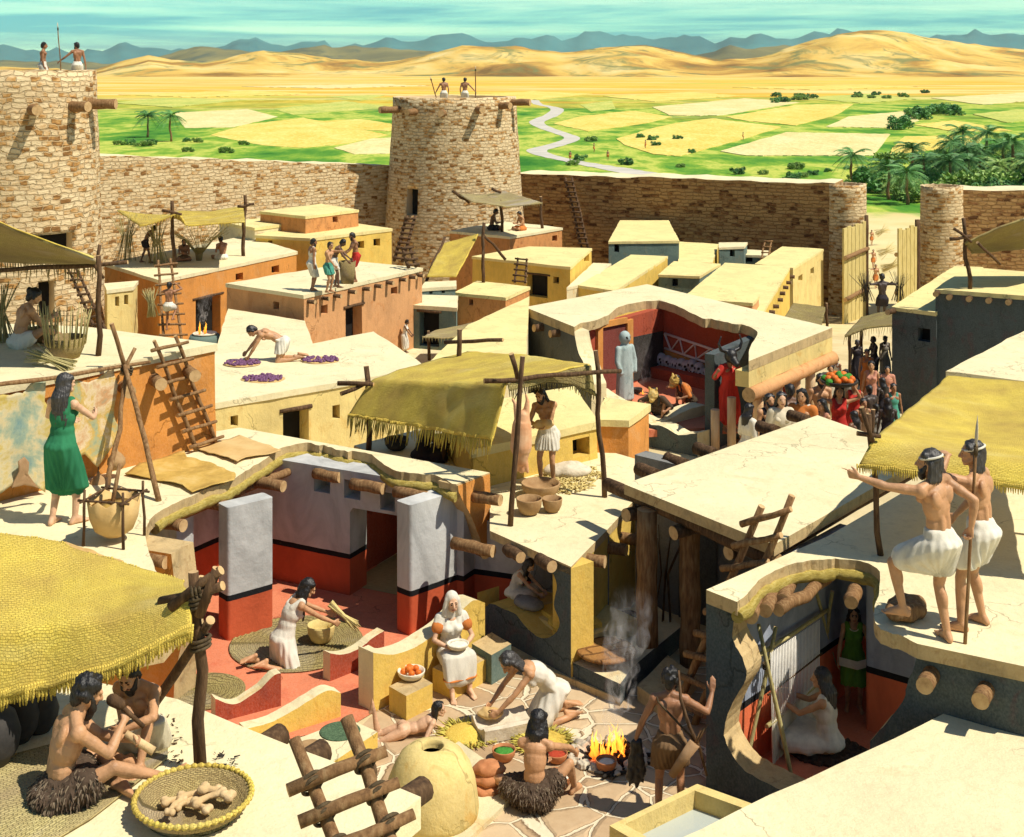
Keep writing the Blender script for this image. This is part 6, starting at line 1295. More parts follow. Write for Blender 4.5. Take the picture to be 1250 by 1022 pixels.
hide('tan hide lying by the foot of the long ladder', [P(*q, 2.255) for q in ((238, 546), (252, 541), (270, 537), (292, 530), (318, 540), (344, 549), (330, 553), (300, 558), (290, 563), (270, 556), (250, 550))], 'hide_tan', group='hides drying on the roof')
hide('small tan hide near the yellow mat edge', [P(*q, 2.255) for q in ((66, 666), (80, 661), (100, 668), (130, 678), (152, 684), (150, 690), (126, 694), (100, 688), (80, 676))], 'hide_tan', group='hides drying on the roof')
# frame for the hides: tripod and cross pole
root = empty('drying_rack', P(150, 620, 2.2), 0, 'crooked pole rack that carries the hanging hides', 'rack'); Yf = 20.5
for a, b_, r in ((hd(-60, 480, .3), hd(183, 442, .3), .035), (P(194, 612, 2.2), hd(152, 446, .38), .045), (hd(155, 455, .34), hd(136, 395, .3), .04), (hd(148, 458, .34), hd(165, 425, .3), .035), (P(130, 605, 2.2), hd(156, 447, .34), .042)):
    bm = bmesh.new(); pole(bm, a, b_, r, r*.8, 10, .6, 0, 1); world('pole', bm, [M['wood'], M['endgrain']], root)
lashing(root, hd(155, 451, .34), .07, (.3, 0, 1))
for i, (x, y, y0) in enumerate(((142, 563, 545), (95, 585, 562), (120, 592, 570))):
    p, q = hd(x, y, .35), hd(x, y0, .3); bm = bmesh.new(); lathe(bm, [(.001, -.14), (.09, -.12), (.14, -.04), (.135, .04), (.08, .11), (.03, .15), (.02, .2)], (0, 0, 0), 18)
    o = mk('gourd_weight', bm, M['pot'], None, True, ['round gourd weight nearest the tripod', 'gourd weight close behind the woman in green', 'gourd weight hanging above the cauldron'][i], 'gourd', 'gourds hung below the hides', loc=p); bm = bmesh.new(); tube(bm, [V((0, 0, .19)), q-p], .008, 6); mk('cord', bm, M['rope'], o)
# cauldron of skin on a stick stand
pc = P(139, 660, 2.2); s = F/pc.y; root = empty('skin_cauldron', pc, 0, 'hide cauldron with a ragged rim slung in a stick stand beside the woman in green', 'cauldron'); R_ = 32/s; hh = 52/s
bm = bmesh.new(); lathe(bm, [(.001, .06), (R_*.35, .07), (R_*.72, .16), (R_*.9, hh*.55), (R_, hh), (R_*.96, hh*1.01), (R_*.85, hh*.7), (R_*.5, hh*.62), (.001, hh*.6)], (0, 0, 0), 36)
for v in bm.verts:
    a = math.atan2(v.co.y, v.co.x)
    if v.co.z > hh*.9: v.co.z += .035*math.sin(a*9)
mk('skin_pot', bm, M['hide_tan'], root, True); bm = bmesh.new(); lathe(bm, [(.001, hh*.84), (R_*.86, hh*.83)], (0, 0, 0), 28); mk('broth', bm, M['hide_gold'], root)
for a in (.5, 2.1, 3.7, 5.3): bm = bmesh.new(); pole(bm, (R_*1.15*math.cos(a), R_*1.15*math.sin(a), 0), (R_*1.1*math.cos(a), R_*1.1*math.sin(a), hh*1.3), .022, .018, 8, .6); mk('stand_leg', bm, M['darkwood'], root)
for a, b_ in ((.5, 2.1), (2.1, 3.7), (3.7, 5.3), (5.3, .5)):
    p, q = V((math.cos(a), math.sin(a), 0))*R_*1.14, V((math.cos(b_), math.sin(b_), 0))*R_*1.14; d = (q-p)*.14; bm = bmesh.new(); pole(bm, p-d+V((0, 0, hh*1.05)), q+d+V((0, 0, hh*1.05)), .018, .016, 8, .5); mk('stand_bar', bm, M['darkwood'], root)
bm = bmesh.new(); pole(bm, (-.05, 0, hh*.6), (.05, .1, hh*1.75), .03, .026, 9, .3); mk('stirring_stick', bm, M['wood'], root)
# drying fruit heaps
M['purple'] = mottled('purple_fruit', (.08, .03, .08), (.24, .11, .2), 20, None, 40, .2, .5)
for lab, px, py, wpx in (('left heap of purple fruit under the crouching man', 296, 444, 40), ('front heap of purple fruit on a cloth', 321, 463, 46), ('right heap of purple fruit on its cloth', 391, 440, 42)):
    p = P(px, py, 1.3); s = F/p.y; R_ = wpx/2/s; root = empty('fruit_heap', p, 0, lab, 'fruit heap', 'fruit drying on the roof')
    bm = bmesh.new(); lathe(bm, [(.001, .02), (R_*.7, .02), (R_*1.12, .012), (R_*1.15, .003)], (0, 0, 0), 30)
    for v in bm.verts: k = 1+.12*noise.noise(v.co*5+V((px, 0, 0))); v.co.x *= k; v.co.y *= k*.85
    mk('cloth', bm, M['hide_tan'], root); bm = bmesh.new()
    for _ in range(120):
        a, r = random.random()*6.28, R_*1.08*random.random()**.6; k = random.uniform(.7, 1.2); ell(bm, (r*math.cos(a), r*math.sin(a)*.8, .035), (.042*k, .037*k, .032*k), None, 7, 5)
    o = mk('fruit', bm, M['purple'], root); o['kind'] = 'stuff'
# half made baskets and sheaves
def spiky(label, p, r, h, n, cat='basket', name='unfinished_basket', lean=.25, spread=1.0):
    root = empty(name, p, 0, label, cat); bm = bmesh.new(); k = 14
    prof = [(r*.7, 0), (r*.9, h*.18), (r, h*.4), (r*.97, h*.4), (r*.85, h*.16), (.001, .02)]; lathe(bm, prof, (0, 0, 0), 28); uvl = bm.loops.layers.uv.verify()
    for f in bm.faces:
        for lp in f.loops: a = math.atan2(lp.vert.co.y, lp.vert.co.x); lp[uvl].uv = (a*r, lp.vert.co.z+V(lp.vert.co.xy).length)
    mk('woven_base', bm, M['basket'], root); bm = bmesh.new()
    for i in range(n):
        a = 6.283*i/n; d = V((math.cos(a), math.sin(a), 0)); tube(bm, [d*r*.97+V((0, 0, h*.25)), d*r*(1+lean*.4)+V((0, 0, h*.65)), d*r*(1+lean)*random.uniform(.95, 1.1)+V((0, 0, h*random.uniform(.85, 1.1)))], [.012, .011, .006], 6)
    o = mk('reed_stakes', bm, M['reed'], root); o['kind'] = 'stuff'; return root
p = P(80, 436, 3.9); spiky('unfinished basket with tall reed stakes right of the weaver on the roof', p, 24/(F/p.y), 62/(F/p.y), 24); p = P(52, 417, 3.9); spiky('unfinished basket held at the weaver knees', p, 17/(F/p.y), 42/(F/p.y), 20)
p = P(243, 318, .6); spiky('fan of reeds being woven between the two seated basket makers', p, 5/(F/p.y), 38/(F/p.y), 44, lean=6)
def sheaf(label, p, d, L, n, r, cat='sheaf', mat='reed'):
    bm = bmesh.new(); x, y, d = basis(V(d))
    for _ in range(n):
        a, q = random.random()*6.28, r*math.sqrt(random.random()); o = x*math.cos(a)*q+y*math.sin(a)*q; sp = random.uniform(.6, 2.2)
        tube(bm, [V(p)+o*sp, V(p)+d*L*.5+o*.7, V(p)+d*L*random.uniform(.85, 1.05)+o*sp*1.5], [.01, .012, .006], 5)
    return mk('reed_sheaf', bm, M[mat], None, False, label, cat)
sheaf('loose sheaf of cut reeds lying on the roof by the unfinished basket', P(88, 448, 3.95), (-.9, .5, .15), .9, 40, .08); sheaf('bundle of long reeds standing on the left of the weaver', P(2, 418, 3.9), (-.1, .1, 1), 1.0, 40, .12); sheaf('dark bundle of upright canes beside the standing basket maker', P(152, 318, .6), (.1, 0, 1), 2.0, 40, .35); sheaf('second dark bundle of canes behind the standing basket maker', P(193, 322, .6), (-.05, 0, 1), 1.9, 36, .3)
sheaf('thin rods leaning on the back wall of the porch', P(806, 757, .3), (.12, .25, 1), 1.3, 8, .1, 'rods', 'darkwood')
# big basket of the four people
p = P(424, 346, 1.1); s = F/p.y; root = empty('tall_basket', p, 0, 'tall straw basket the four people stand around', 'basket'); bm = bmesh.new(); r = 10.5/s; h = 27/s
lathe(bm, [(r*.75, 0), (r*.85, h*.4), (r, h), (r*.92, h), (r*.8, h*.6), (.001, h*.55)], (0, 0, 0), 28); uvl = bm.loops.layers.uv.verify()
for f in bm.faces:
    for lp in f.loops: a = math.atan2(lp.vert.co.y, lp.vert.co.x); lp[uvl].uv = (a*r, lp.vert.co.z)
mk('basket_wall', bm, M['basket'], root)
# grinding stones, dough, loaves, straw wreaths of grain
def stone_bm(sz, seed=0, am=.12, vox=.02):
    bm = bmesh.new(); ell(bm, (0, 0, 0), sz, None, 18, 12); m = remesh(bm, vox, 2, lambda c: am*min(sz)*noise.noise(c*4/max(sz)*.6+V((seed, 0, 0)))*2); return m
p0, p1 = P(588, 893, .08), P(642, 874, .16); c = (p0+p1)/2; d = (p1-p0).normalized(); root = empty('grinding_slab', c, math.atan2(d.y, d.x), 'long hollow stone slab the kneeling woman kneads on', 'quern')
L = (p1-p0).length*1.15; bm = bmesh.new(); n = 18; prof = []
for i in range(n+1):
    x = -L/2+L*i/n; ring = []
    for yy, zz in ((-.22, -.1), (-.23, .06), (-.18, .075), (-.1, .02), (0, .0), (.1, .02), (.18, .075), (.23, .06), (.22, -.1)): ring.append(bm.verts.new((x, yy+.01*noise.noise((x*6, yy*5, 0)), zz+.012*noise.noise((x*7, yy*9, 3))+.04*(x/L)**2)))
    prof.append(ring)
for a, b_ in zip(prof, prof[1:]):
    for j in range(len(a)-1): bm.faces.new((a[j], a[j+1], b_[j+1], b_[j]))
    bm.faces.new((a[-1], a[0], b_[0], b_[-1]))
bm.faces.new(prof[0]); bm.faces.new(prof[-1][::-1]); M['paleston'] = mottled('pale_stone', (.5, .42, .3), (.66, .58, .44), 8, None, 30, .5); mk('slab', bm, M['paleston'], root)
for i, (x, y, z) in enumerate(((594, 964, .08), (592, 952, .2), (598, 940, .3))):
    o = mk('bread_loaf', stone_bm((.2, .15, .085), i*3, .12), M['terra'], None, True, ['bottom loaf of the brown bread stack by the oven', 'middle loaf of the brown bread stack by the oven', 'top loaf of the brown bread stack by the oven'][i], 'loaf', 'stacked brown loaves'); o.location = P(595, 972, 0)+V((.02*i-.02, .03*i, z))
def wreath(label, px, py, wpx):
    p = P(px, py, .01); s = F/p.y; R_ = wpx/2/s; root = empty('grain_mat', p, 0, label, 'grain mat', 'grain heaps on straw mats'); bm = bmesh.new()
    for i in range(300):
        a = random.random()*6.283; r0 = R_*random.uniform(.62, .9); d = V((math.cos(a+random.uniform(-.3, .3)), math.sin(a+random.uniform(-.3, .3)), random.uniform(0, .3))); q = V((r0*math.cos(a), r0*math.sin(a), random.uniform(.01, .05))); tube(bm, [q, q+d*R_*random.uniform(.12, .28)], [.009, .004], 5)
    o = mk('straw_ring', bm, M['herbstraw'], root); o['kind'] = 'stuff'; bm = bmesh.new(); lathe(bm, [(.001, .1), (R_*.3, .085), (R_*.6, .05), (R_*.85, .012)], (0, 0, 0), 30)
    for v in bm.verts: v.co.z += .012*noise.noise(v.co*16)
    mk('grain', bm, M['grain'], root, True)
M['herbstraw'] = mottled('green_straw', (.42, .38, .06), (.7, .58, .14), 30)
wreath('grain heap on a straw mat left of the grinding slab', 570, 898, 76); wreath('grain heap on a straw mat behind the squatting woman', 664, 908, 78)
o = mk('stone_boulder', stone_bm((.42, .25, .13), 5, .2, .03), M['paleston'], None, True, 'long pale boulder behind the butcher', 'boulder'); o.location = P(692, 574, ZK+.1)
o = mk('footrest_block', stone_bm((.34, .2, .12), 8, .25, .025), M['wood'], None, True, 'split wood block under the foot of the pointing lookout', 'wood block'); o.location = P(1106, 742, ZG+.1); o.rotation_euler = (0, .1, .9)
# broken cooking jar on the kitchen shelf
bm = bmesh.new(); prism(bm, [q.xy for q in (kq0+(kq1-kq0)*.3+kn*.42, kq0+(kq1-kq0)*.85+kn*.32, kq0+(kq1-kq0)*.93+kn*.8, kq0+(kq1-kq0)*.6+kn*1.0, kq0+(kq1-kq0)*.35+kn*.8)], .5, .58, .1, .02); mk('grain_bed', bm, M['grain'], None, False, 'golden bed of grain on the kitchen shelf', 'grain')
o = mk('saddle_quern', stone_bm((.24, .17, .09), 4, .1), M['grey'], None, True, 'grey saddle stone the kitchen woman grinds with', 'quern'); o.location = P(645, 736, .66); o.rotation_euler = (0, .1, -.5)
gq = kq0+(kq1-kq0)*.74+kn*.5; bm = bmesh.new(); lathe(bm, [(.001, .17), (.1, .15), (.22, .08), (.33, .015), (.36, 0)], (0, 0, 0), 30)
for v in bm.verts: v.co += V((noise.noise(v.co*5)*.03, noise.noise(v.co*5+V((4, 0, 0)))*.03, noise.noise(v.co*14)*.015))
mk('grain_heap', bm, M['grain'], None, True, 'bright golden heap of grain on the kitchen shelf', 'grain', loc=V((gq.x, gq.y, .57)))
# fire, smoke
fp = P(742, 925, 0); root = empty('open_fire', fp, 0, 'open cooking fire with orange flames in a ring of stones', 'fire')
for i in range(13):
    a = 6.283*i/13+random.uniform(-.1, .1); o = mk('hearth_stone', stone_bm((.1*random.uniform(.8, 1.4), .09, .07), i*2, .25, .02), M['paleston'], root, True); o.location = (.42*math.cos(a), .36*math.sin(a), .03); o.rotation_euler = (0, 0, a)
m, nt, b = new_mat('flame'); nt.nodes.remove(b); em = nt.nodes.new('ShaderNodeEmission'); lw = nt.nodes.new('ShaderNodeSeparateXYZ'); nt.links.new(nt.nodes.new('ShaderNodeTexCoord').outputs['Generated'], lw.inputs[0])
nt.links.new(ramp(nt, lw.outputs[2], [(0, (1, .1, .01)), (.45, (1, .26, .02)), (1, (1, .5, .06))]), em.inputs[0]); em.inputs[1].default_value = 2.6; ly = nt.nodes.new('ShaderNodeLayerWeight'); ly.inputs[0].default_value = .35; tp_ = nt.nodes.new('ShaderNodeBsdfTransparent'); mx = nt.nodes.new('ShaderNodeMixShader'); nt.links.new(mathn(nt, 'ADD', mathn(nt, 'MULTIPLY', ly.outputs['Facing'], 1.7), mathn(nt, 'MULTIPLY', lw.outputs[2], .35), True), mx.inputs[0]); nt.links.new(em.outputs[0], mx.inputs[1]); nt.links.new(tp_.outputs[0], mx.inputs[2]); nt.links.new(mx.outputs[0], nt.nodes['Material Output'].inputs[0]); M['flame'] = m
M['ember'] = mottled('ember_log', (.02, .012, .008), (.1, .03, .01), 12)
def flames(root, n, R_, h):
    for i in range(n):
        a, r = random.random()*6.28, R_*math.sqrt(random.random()); hh = h*random.uniform(.5, 1.1); bm = bmesh.new(); pts = [V((r*math.cos(a)+.05*noise.noise((i, t*2, 1))*t*3, r*math.sin(a)*.8+.05*noise.noise((i, t*2, 6))*t*3, hh*t)) for t in (0, .25, .5, .75, 1)]
        tube(bm, pts, [hh*.07, hh*.11, hh*.08, hh*.035, .003], 7); mk('flame', bm, M['flame'], root, True)
flames(root, 30, .23, .34)
for i in range(6): a = i*1.05; bm = bmesh.new(); pole(bm, (.3*math.cos(a), .3*math.sin(a), .03), (-.05*math.cos(a), -.05*math.sin(a), .1), .035, .03, 8, .4); mk('burning_log', bm, M['ember'], root)
bp('terracotta bowl of pale stew at the front of the open fire', 740, 943, 0, 26, 16, mat='terra', fill='whitefood')
def smoke(label, p, h, r0, r1, dens_, lean=(.1, .1)):
    bm = bmesh.new(); p = V(p); n = 9
    for i in range(n):
        t = i/(n-1); c = V((lean[0]*h*t+.25*r1*noise.noise((t*4, p.x, 1)), lean[1]*h*t, h*t)); r = r0+(r1-r0)*t**.7; ell(bm, c, (r*(1+.3*noise.noise((t*5, 2, p.x))), r, h/n*.95), None, 16, 10)
    me = remesh(bm, max(.03, r1/9), 4, lambda c: .25*r1*noise.noise(c*(1.2/r1)))
    m, nt, b = new_mat('smoke_air'); nt.nodes.remove(b); v = nt.nodes.new('ShaderNodeVolumePrincipled'); v.inputs['Color'].default_value = (.97, .98, 1, 1); v.inputs['Anisotropy'].default_value = .2
    sz_ = nt.nodes.new('ShaderNodeSeparateXYZ'); nt.links.new(nt.nodes.new('ShaderNodeTexCoord').outputs['Generated'], sz_.inputs[0]); hz_ = ramp(nt, sz_.outputs[2], [(.03, (.1, .1, .1)), (.12, (1, 1, 1)), (.45, (.55, .55, .55)), (.97, (0, 0, 0))])
    n1 = nz(nt, coords(nt, 'Object', (1, 1, .4)), 2.3/r1, 6, .6, 1.6); nt.links.new(mathn(nt, 'MULTIPLY', mathn(nt, 'MULTIPLY', mathn(nt, 'SUBTRACT', n1, .5, True), 16), mathn(nt, 'MULTIPLY', hz_, dens_)), v.inputs['Density']); nt.links.new(v.outputs[0], nt.nodes['Material Output'].inputs['Volume'])
    return mk('smoke', me, m, None, True, label, 'smoke', kind='stuff', loc=p)
smoke('white smoke rising from the open courtyard fire', fp+V((.03, 0, .3)), 1.6, .1, .33, 3.6, (.16, .1))
f2 = D(505, 424, 50); f2.z = max(f2.z, T(50)); root = empty('small_fire', f2, 0, 'small fire beside the woman in white', 'fire'); flames(root, 5, .15, .5); bm = bmesh.new(); pole(bm, (-.3, 0, .05), (.3, .1, .06), .06, .05); mk('burning_log', bm, M['ember'], root)
smoke('thin white smoke over the small fire by the teal house', f2+V((.1, 0, .3)), 1.9, .12, .36, 2.0, (.06, 0))
f3 = D(250, 408, 46.5); root = empty('small_fire', f3, 0, 'glowing red hearth in the doorway of the orange house', 'fire'); bm = bmesh.new(); lathe(bm, [(.001, -.02), (.5, -.02), (.55, -.15), (.5, -1.5)], (0, 0, 0), 20); mk('hearth_block', bm, M['teal'], root); bm = bmesh.new(); lathe(bm, [(.36, -.02), (.42, .04), (.4, .05), (.3, .0)], (0, 0, 0), 20); mk('hearth_dish', bm, M['bone'], root); flames(root, 6, .2, .45)
smoke('blue grey smoke curling before the dark door of the orange house', f3+V((-.1, 0, .4)), 1.0, .12, .28, 2.0)
f4 = D(784, 478, 43.2); smoke('faint blue smoke before the black doorway of the shrine', f4, 1.5, .1, .34, .8, (.05, .2)); root = empty('incense_fire', f4-V((0, 0, .15)), 0, 'tiny yellow incense fire before the statue', 'fire'); flames(root, 4, .1, .3); mk('incense_dish', bowl_bm(.22, .1), M['potdark'], root)
bp('dark offering bowl on the shrine floor', 778, 480, zf, 13, 6, mat='potdark')

for i, (x, y, r, h) in enumerate(((-8, 935, .17, .42), (22, 905, .14, .36), (48, 893, .13, .3), (-30, 905, .16, .4))):
    bm = bmesh.new(); lathe(bm, [(r*.5, 0), (r*.9, h*.25), (r, h*.5), (r*.8, h*.78), (r*.45, h*.9), (r*.55, h), (r*.42, h*.98), (r*.3, h*.8)], (0, 0, 0), 24); mk('storage_jar', bm, M['potdark'], None, True, ['big dark jar at the left frame edge behind the carver', 'dark jar second from the frame edge in the mat shade', 'small dark jar right behind the back of the carver', 'dark jar half cut by the left frame edge'][i], 'jar', 'dark jars in the shade of the mat', loc=P(x, y, 4.1))
# ---------------------------------------------------------------- the people
R_ = math.radians
def at(px, py, z, hpx=None):
    p = P(px, py, z); return p, (hpx/(F/p.y*1.7) if hpx else 1.0)
def loc(origin, rz, sc, p):                               # world point into a figure's own frame
    d = V(p)-V(origin); c, s = math.cos(-rz), math.sin(-rz); return V((d.x*c-d.y*s, d.x*s+d.y*c, d.z))/sc
CROSS = dict(pel=(0, 0, .11), RF=(-.12, .32, .07), LF=(.14, .4, .07), RK=(1, .3, .15), LK=(-1, .3, .15), RT=(-.8, .5, -.1), LT=(.8, .5, -.1), lean=(18, 0, 0), head=(22, 0, 0), RH=(.1, .42, .35), LH=(-.1, .42, .33), Rcurl=.6, Lcurl=.6)
KNEEL = dict(pel=(0, 0, .36), RF=(.11, -.16, .06), LF=(-.11, -.16, .06), RK=(.15, 1, -.2), LK=(-.15, 1, -.2), RT=(0, -1, -.25), LT=(0, -1, -.25), lean=(30, 0, 0), head=(30, 0, 0), RH=(.14, .6, .35), LH=(-.14, .55, .4), Rcurl=.6, Lcurl=.6)
SQUAT = dict(pel=(0, 0, .2), RF=(.16, .3, .085), LF=(-.16, .3, .085), RK=(.4, .6, 1), LK=(-.4, .6, 1), RT=(.2, 1, 0), LT=(-.2, 1, 0), lean=(28, 0, 0), head=(28, 0, 0), RH=(.12, .6, .32), LH=(-.12, .58, .34), Rcurl=.6, Lcurl=.6)
def pose(b, **k): d = dict(b); d.update(k); return d
# 1 the carver with curly hair
o, _ = at(72, 980, 4.1); rz = R_(-63)
carver, J = person(o, rz, .82, 'muscular carver with curly black hair and full beard in a fur wrap', pose(CROSS, lean=(20, 0, 0), head=(24, 6, 0), RF=(.16, .72, .1), RK=(.5, .1, 1), RT=(.0, .9, .45), LF=(.06, .46, .08), LK=(-1, .2, .3), RH=(.06, .46, .53), LH=(.05, .5, .38), RE=(.7, -.2, -1), LE=(-.8, 0, -1), Rcurl=.85, Lcurl=.8, Rfd=(-.5, .6, .5), Lfd=(.6, .7, .1)), 'tan', 'black', 'curly', False, .9, fat=1.12, wear=[('fur', 'fur', .5), ('kilt', 'grey', .2, -.004)], vox=.008)
hp = wp(carver, J['Rw']+V((-.02, .05, .05))); root = empty('carving_mallet', hp, 0, 'dark wooden mallet raised in the hand of the curly haired carver', 'mallet'); bm = bmesh.new(); pole(bm, (-.06, -.02, .06), (.08, .02, -.1), .016, .014, 9, .2); mk('handle', bm, M['darkwood'], root); bm = bmesh.new(); caps(bm, (-.1, -.03, .09), (-.055, -.02, .06), .038, .034, 12); mk('head', bm, M['darkwood'], root)
hp = wp(carver, J['Lw']+V((.08, .08, .0))); bm = bmesh.new(); pole(bm, hp+V((-.1, 0, .05)), hp+V((.08, -.02, -.05)), .024, .028, 10, .5, 0, 1); mk('carved_club', bm, [M['tanbone'], M['tanbone']], None, False, 'pale bone piece the curly haired carver is working on', 'bone')
o, _ = at(180, 912, 4.1); person(o, R_(162), .74, 'second carver crouching with one knee raised half hidden under the mat', pose(CROSS, lean=(24, 4, 0), head=(34, 188-180, 0), LF=(-.2, .42, .085), LK=(-.2, .5, 1), LT=(-.1, 1, 0), RF=(-.05, .4, .08), RH=(.02, .46, .36), LH=(-.1, .5, .4), LE=(-1, .2, 0)), 'tan', 'black', 'short', False, .8, [('kilt', 'cream', .7)], vox=.009)
# 3 woman in green
o, sc = at(76, 640, 2.2, 178); rz = R_(-18); person(o, rz, sc, 'woman with long black hair in a knee length green dress scraping the big hide', dict(lean=(3, 0, 0), head=(6, -20, 0), RH=(.16, .42, 1.2), LH=(-.2, .36, 1.12), RE=(.8, -.3, -.5), LE=(-.9, -.3, -.4), Rcurl=.5, RF=(.13, .06, .085), LF=(-.1, -.05, .085), RT=(.5, 1, 0)), 'fair', 'sheen', 'long', True, None, [('dress', 'green', 1.18, .024, 'R')], vox=.009)
# 4 basket weaver on the left roof
o, _ = at(24, 424, 3.9); person(o, R_(-52), 1.08, 'bare backed basket weaver in a white kilt sitting on the orange roof', pose(CROSS, lean=(22, 0, 0), head=(26, -6, 0), RF=(.15, .62, .12), RK=(.7, .2, .7), RH=(.06, .5, .42), LH=(-.12, .52, .4)), 'tan', 'black', 'bun', False, None, [('kilt', 'white', .35)], vox=.011)
# 5 climber
o = D(206, 404, 47.6); climber, J = person(o, R_(-8), .98, 'man in a white kilt climbing the ladder with a sheaf of reeds', dict(lean=(8, 0, 0), head=(-8, 0, 0), RH=(.2, .3, 1.62), LH=(-.16, .32, 1.45), RE=(.8, -.2, -.4), LE=(-.8, -.2, -.4), RF=(.1, .1, .45), LF=(-.1, .06, .09), Rcurl=.9, Lcurl=.9), 'brown', 'black', 'short', False, None, [('kilt', 'white', .45)], vox=.016, near=False)
sheaf('sheaf of green reeds on the shoulder of the ladder climber', o+V((-.5, -.25, .55)), (-.12, 0, 1), 1.0, 50, .16)
# 6-8 on the orange roof
o, _ = at(178, 321, .6); person(o, R_(-80), .92, 'dark basket maker stooping among upright canes under the sagging mat', dict(lean=(38, 0, 0), head=(40, 0, 0), RH=(.2, .45, .72), LH=(-.2, .5, .8), RF=(.12, .2, .085), LF=(-.1, -.22, .085)), 'deep', 'black', 'short', False, None, [('kilt', 'dark', .5)], vox=.018, near=False)
o, _ = at(225, 318, .6); person(o, R_(190), 1.0, 'basket maker facing out with a fan of reeds at his right', CROSS, 'brown', 'black', 'short', False, .3, [('kilt', 'brown', .4)], vox=.018, near=False)
o, _ = at(272, 317, .6); person(o, R_(38), 1.05, 'basket maker with bare back and white kilt right of the reed fan', CROSS, 'brown', 'black', 'short', False, None, [('kilt', 'white', .4)], vox=.018, near=False)
# 9-12 around the tall basket
o, sc = at(381, 355, 1.1, 62); person(o, R_(-62), sc, 'man in a long white wrap left of the group at the tall basket', dict(RH=(.22, .0, .8), LH=(-.25, .1, .9), head=(12, -20, 0)), 'brown', 'black', 'short', False, .3, [('dress', 'white', 1.0, .02, 'R')], vox=.016, near=False)
o, sc = at(401, 357, 1.1, 60); person(o, R_(-112), sc, 'man in a teal kilt stretching his arm over the tall basket', dict(RH=(.1, .3, .95), LH=(-.15, .68, 1.42), head=(8, -10, 0), lean=(6, 0, 0), Lcurl=.2), 'tan', 'black', 'short', False, None, [('kilt', 'teal', .62)], vox=.016, near=False)
o, sc = at(408, 351, 1.1, 60); person(o, R_(-85), sc, 'dark man in a white kilt leaning into the tall basket', dict(RH=(.15, .52, .85), LH=(-.12, .56, .95), lean=(30, 0, 0), head=(38, 0, 0), RF=(.13, .15, .085)), 'deep', 'black', 'short', False, None, [('kilt', 'white', .6)], vox=.016, near=False)
o, sc = at(434, 344, 1.1, 59); person(o, R_(112), sc, 'bearded man in a red kilt right of the tall basket', dict(RH=(.2, .35, 1.0), LH=(-.1, .45, .95), lean=(10, 0, 0), head=(18, 0, 0)), 'brown', 'black', 'short', False, .4, [('kilt', 'red', .85)], vox=.016, near=False)
# 13 crawling man
o, _ = at(338, 440, 1.3); person(o, R_(97), 1.12, 'crouching man in a white kilt spreading purple fruit on the roof', pose(KNEEL, pel=(0, -.1, .42), lean=(78, 0, 0), tilt=.75, head=(62, 0, 0), RH=(.2, .72, .1), LH=(-.18, .62, .1), RF=(.14, -.5, .06), LF=(-.14, -.42, .06), RE=(.6, -.3, .2), LE=(-.6, -.3, .2)), 'tan', 'black', 'short', False, None, [('kilt', 'white', .55)], vox=.014, near=False)
# 14-17 watchmen
def spear(label, a, b, r=.022, group=None, tip=.16):
    a, b = V(a), V(b); d = (b-a).normalized(); root = empty('spear', a, 0, label, 'spear', group); bm = bmesh.new(); pole(bm, a, b, r, r*.8, 10, .4, 0, 1); world('shaft', bm, [M['wood'], M['endgrain']], root)
    bm = bmesh.new(); tube(bm, [b-d*tip*.15, b+d*tip*.3, b+d*tip*.7, b+d*tip*1.2], [r*.8, r*2.0, r*1.5, .002], 8, flat=.35); world('spearhead', bm, M['paleston'], root); bm = bmesh.new(); tube(bm, [b-d*.12, b-d*.02], r*1.25, 10); world('binding', bm, M['rope'], root); return root
zt = 8.42-.72
person(V((-17.1, 49.3, zt)), R_(-78), 1.0, 'watchman facing right on the left tower with short hair', dict(RH=(.2, .05, .85), LH=(-.2, .1, .85)), 'brown', 'black', 'short', False, None, [('kilt', 'white', .7)], vox=.016, near=False)
person(V((-15.95, 49.6, zt)), R_(20), 1.0, 'watchman with his broad back turned holding the spear on the left tower', dict(LH=(-.62, .1, 1.05), RH=(.3, 0, .85), LE=(-.5, -.6, -.6), head=(8, 40, 0)), 'brown', 'black', 'short', False, .3, [('kilt', 'white', .7)], vox=.016, near=False)
spear('tall spear between the two watchmen on the left tower', V((-16.45, 49.4, zt)), V((-16.6, 49.4, zt+2.3)))
zt = 6.64-.75
person(V((-4.2, 83.3, zt)), R_(10), 1.12, 'left watchman on the centre tower leaning on a slanted spear', dict(LH=(-.45, .1, .9), RH=(.25, 0, .9), lean=(4, 0, 0)), 'brown', 'black', 'short', False, None, [('kilt', 'white', .6)], vox=.02, near=False)
person(V((-2.9, 83.3, zt)), R_(-8), 1.12, 'right watchman on the centre tower holding an upright spear', dict(RH=(.55, .05, 1.0), LH=(-.25, 0, .9)), 'brown', 'black', 'short', False, None, [('kilt', 'white', .6)], vox=.02, near=False)
spear('slanted spear of the left watchman on the centre tower', V((-4.5, 83.2, zt+.2)), V((-5.0, 83.2, zt+1.9)), .04); spear('upright spear of the right watchman on the centre tower', V((-2.25, 83.3, zt)), V((-2.25, 83.3, zt+2.5)), .04)
# 18 under the small mat by the tower
o, _ = at(600, 281, -.4); person(o, R_(-90), 1.3, 'dark seated figure in the shade of the small mat by the centre tower', CROSS, 'deep', 'black', 'short', False, None, [('kilt', 'dark', .6)], vox=.02, near=False)
o, _ = at(638, 281, -.4); person(o, R_(120), 1.15, 'reddish seated figure at the pole of the small mat by the centre tower', CROSS, 'tan', 'black', 'short', False, None, [('kilt', 'orange', .6)], vox=.02, near=False)
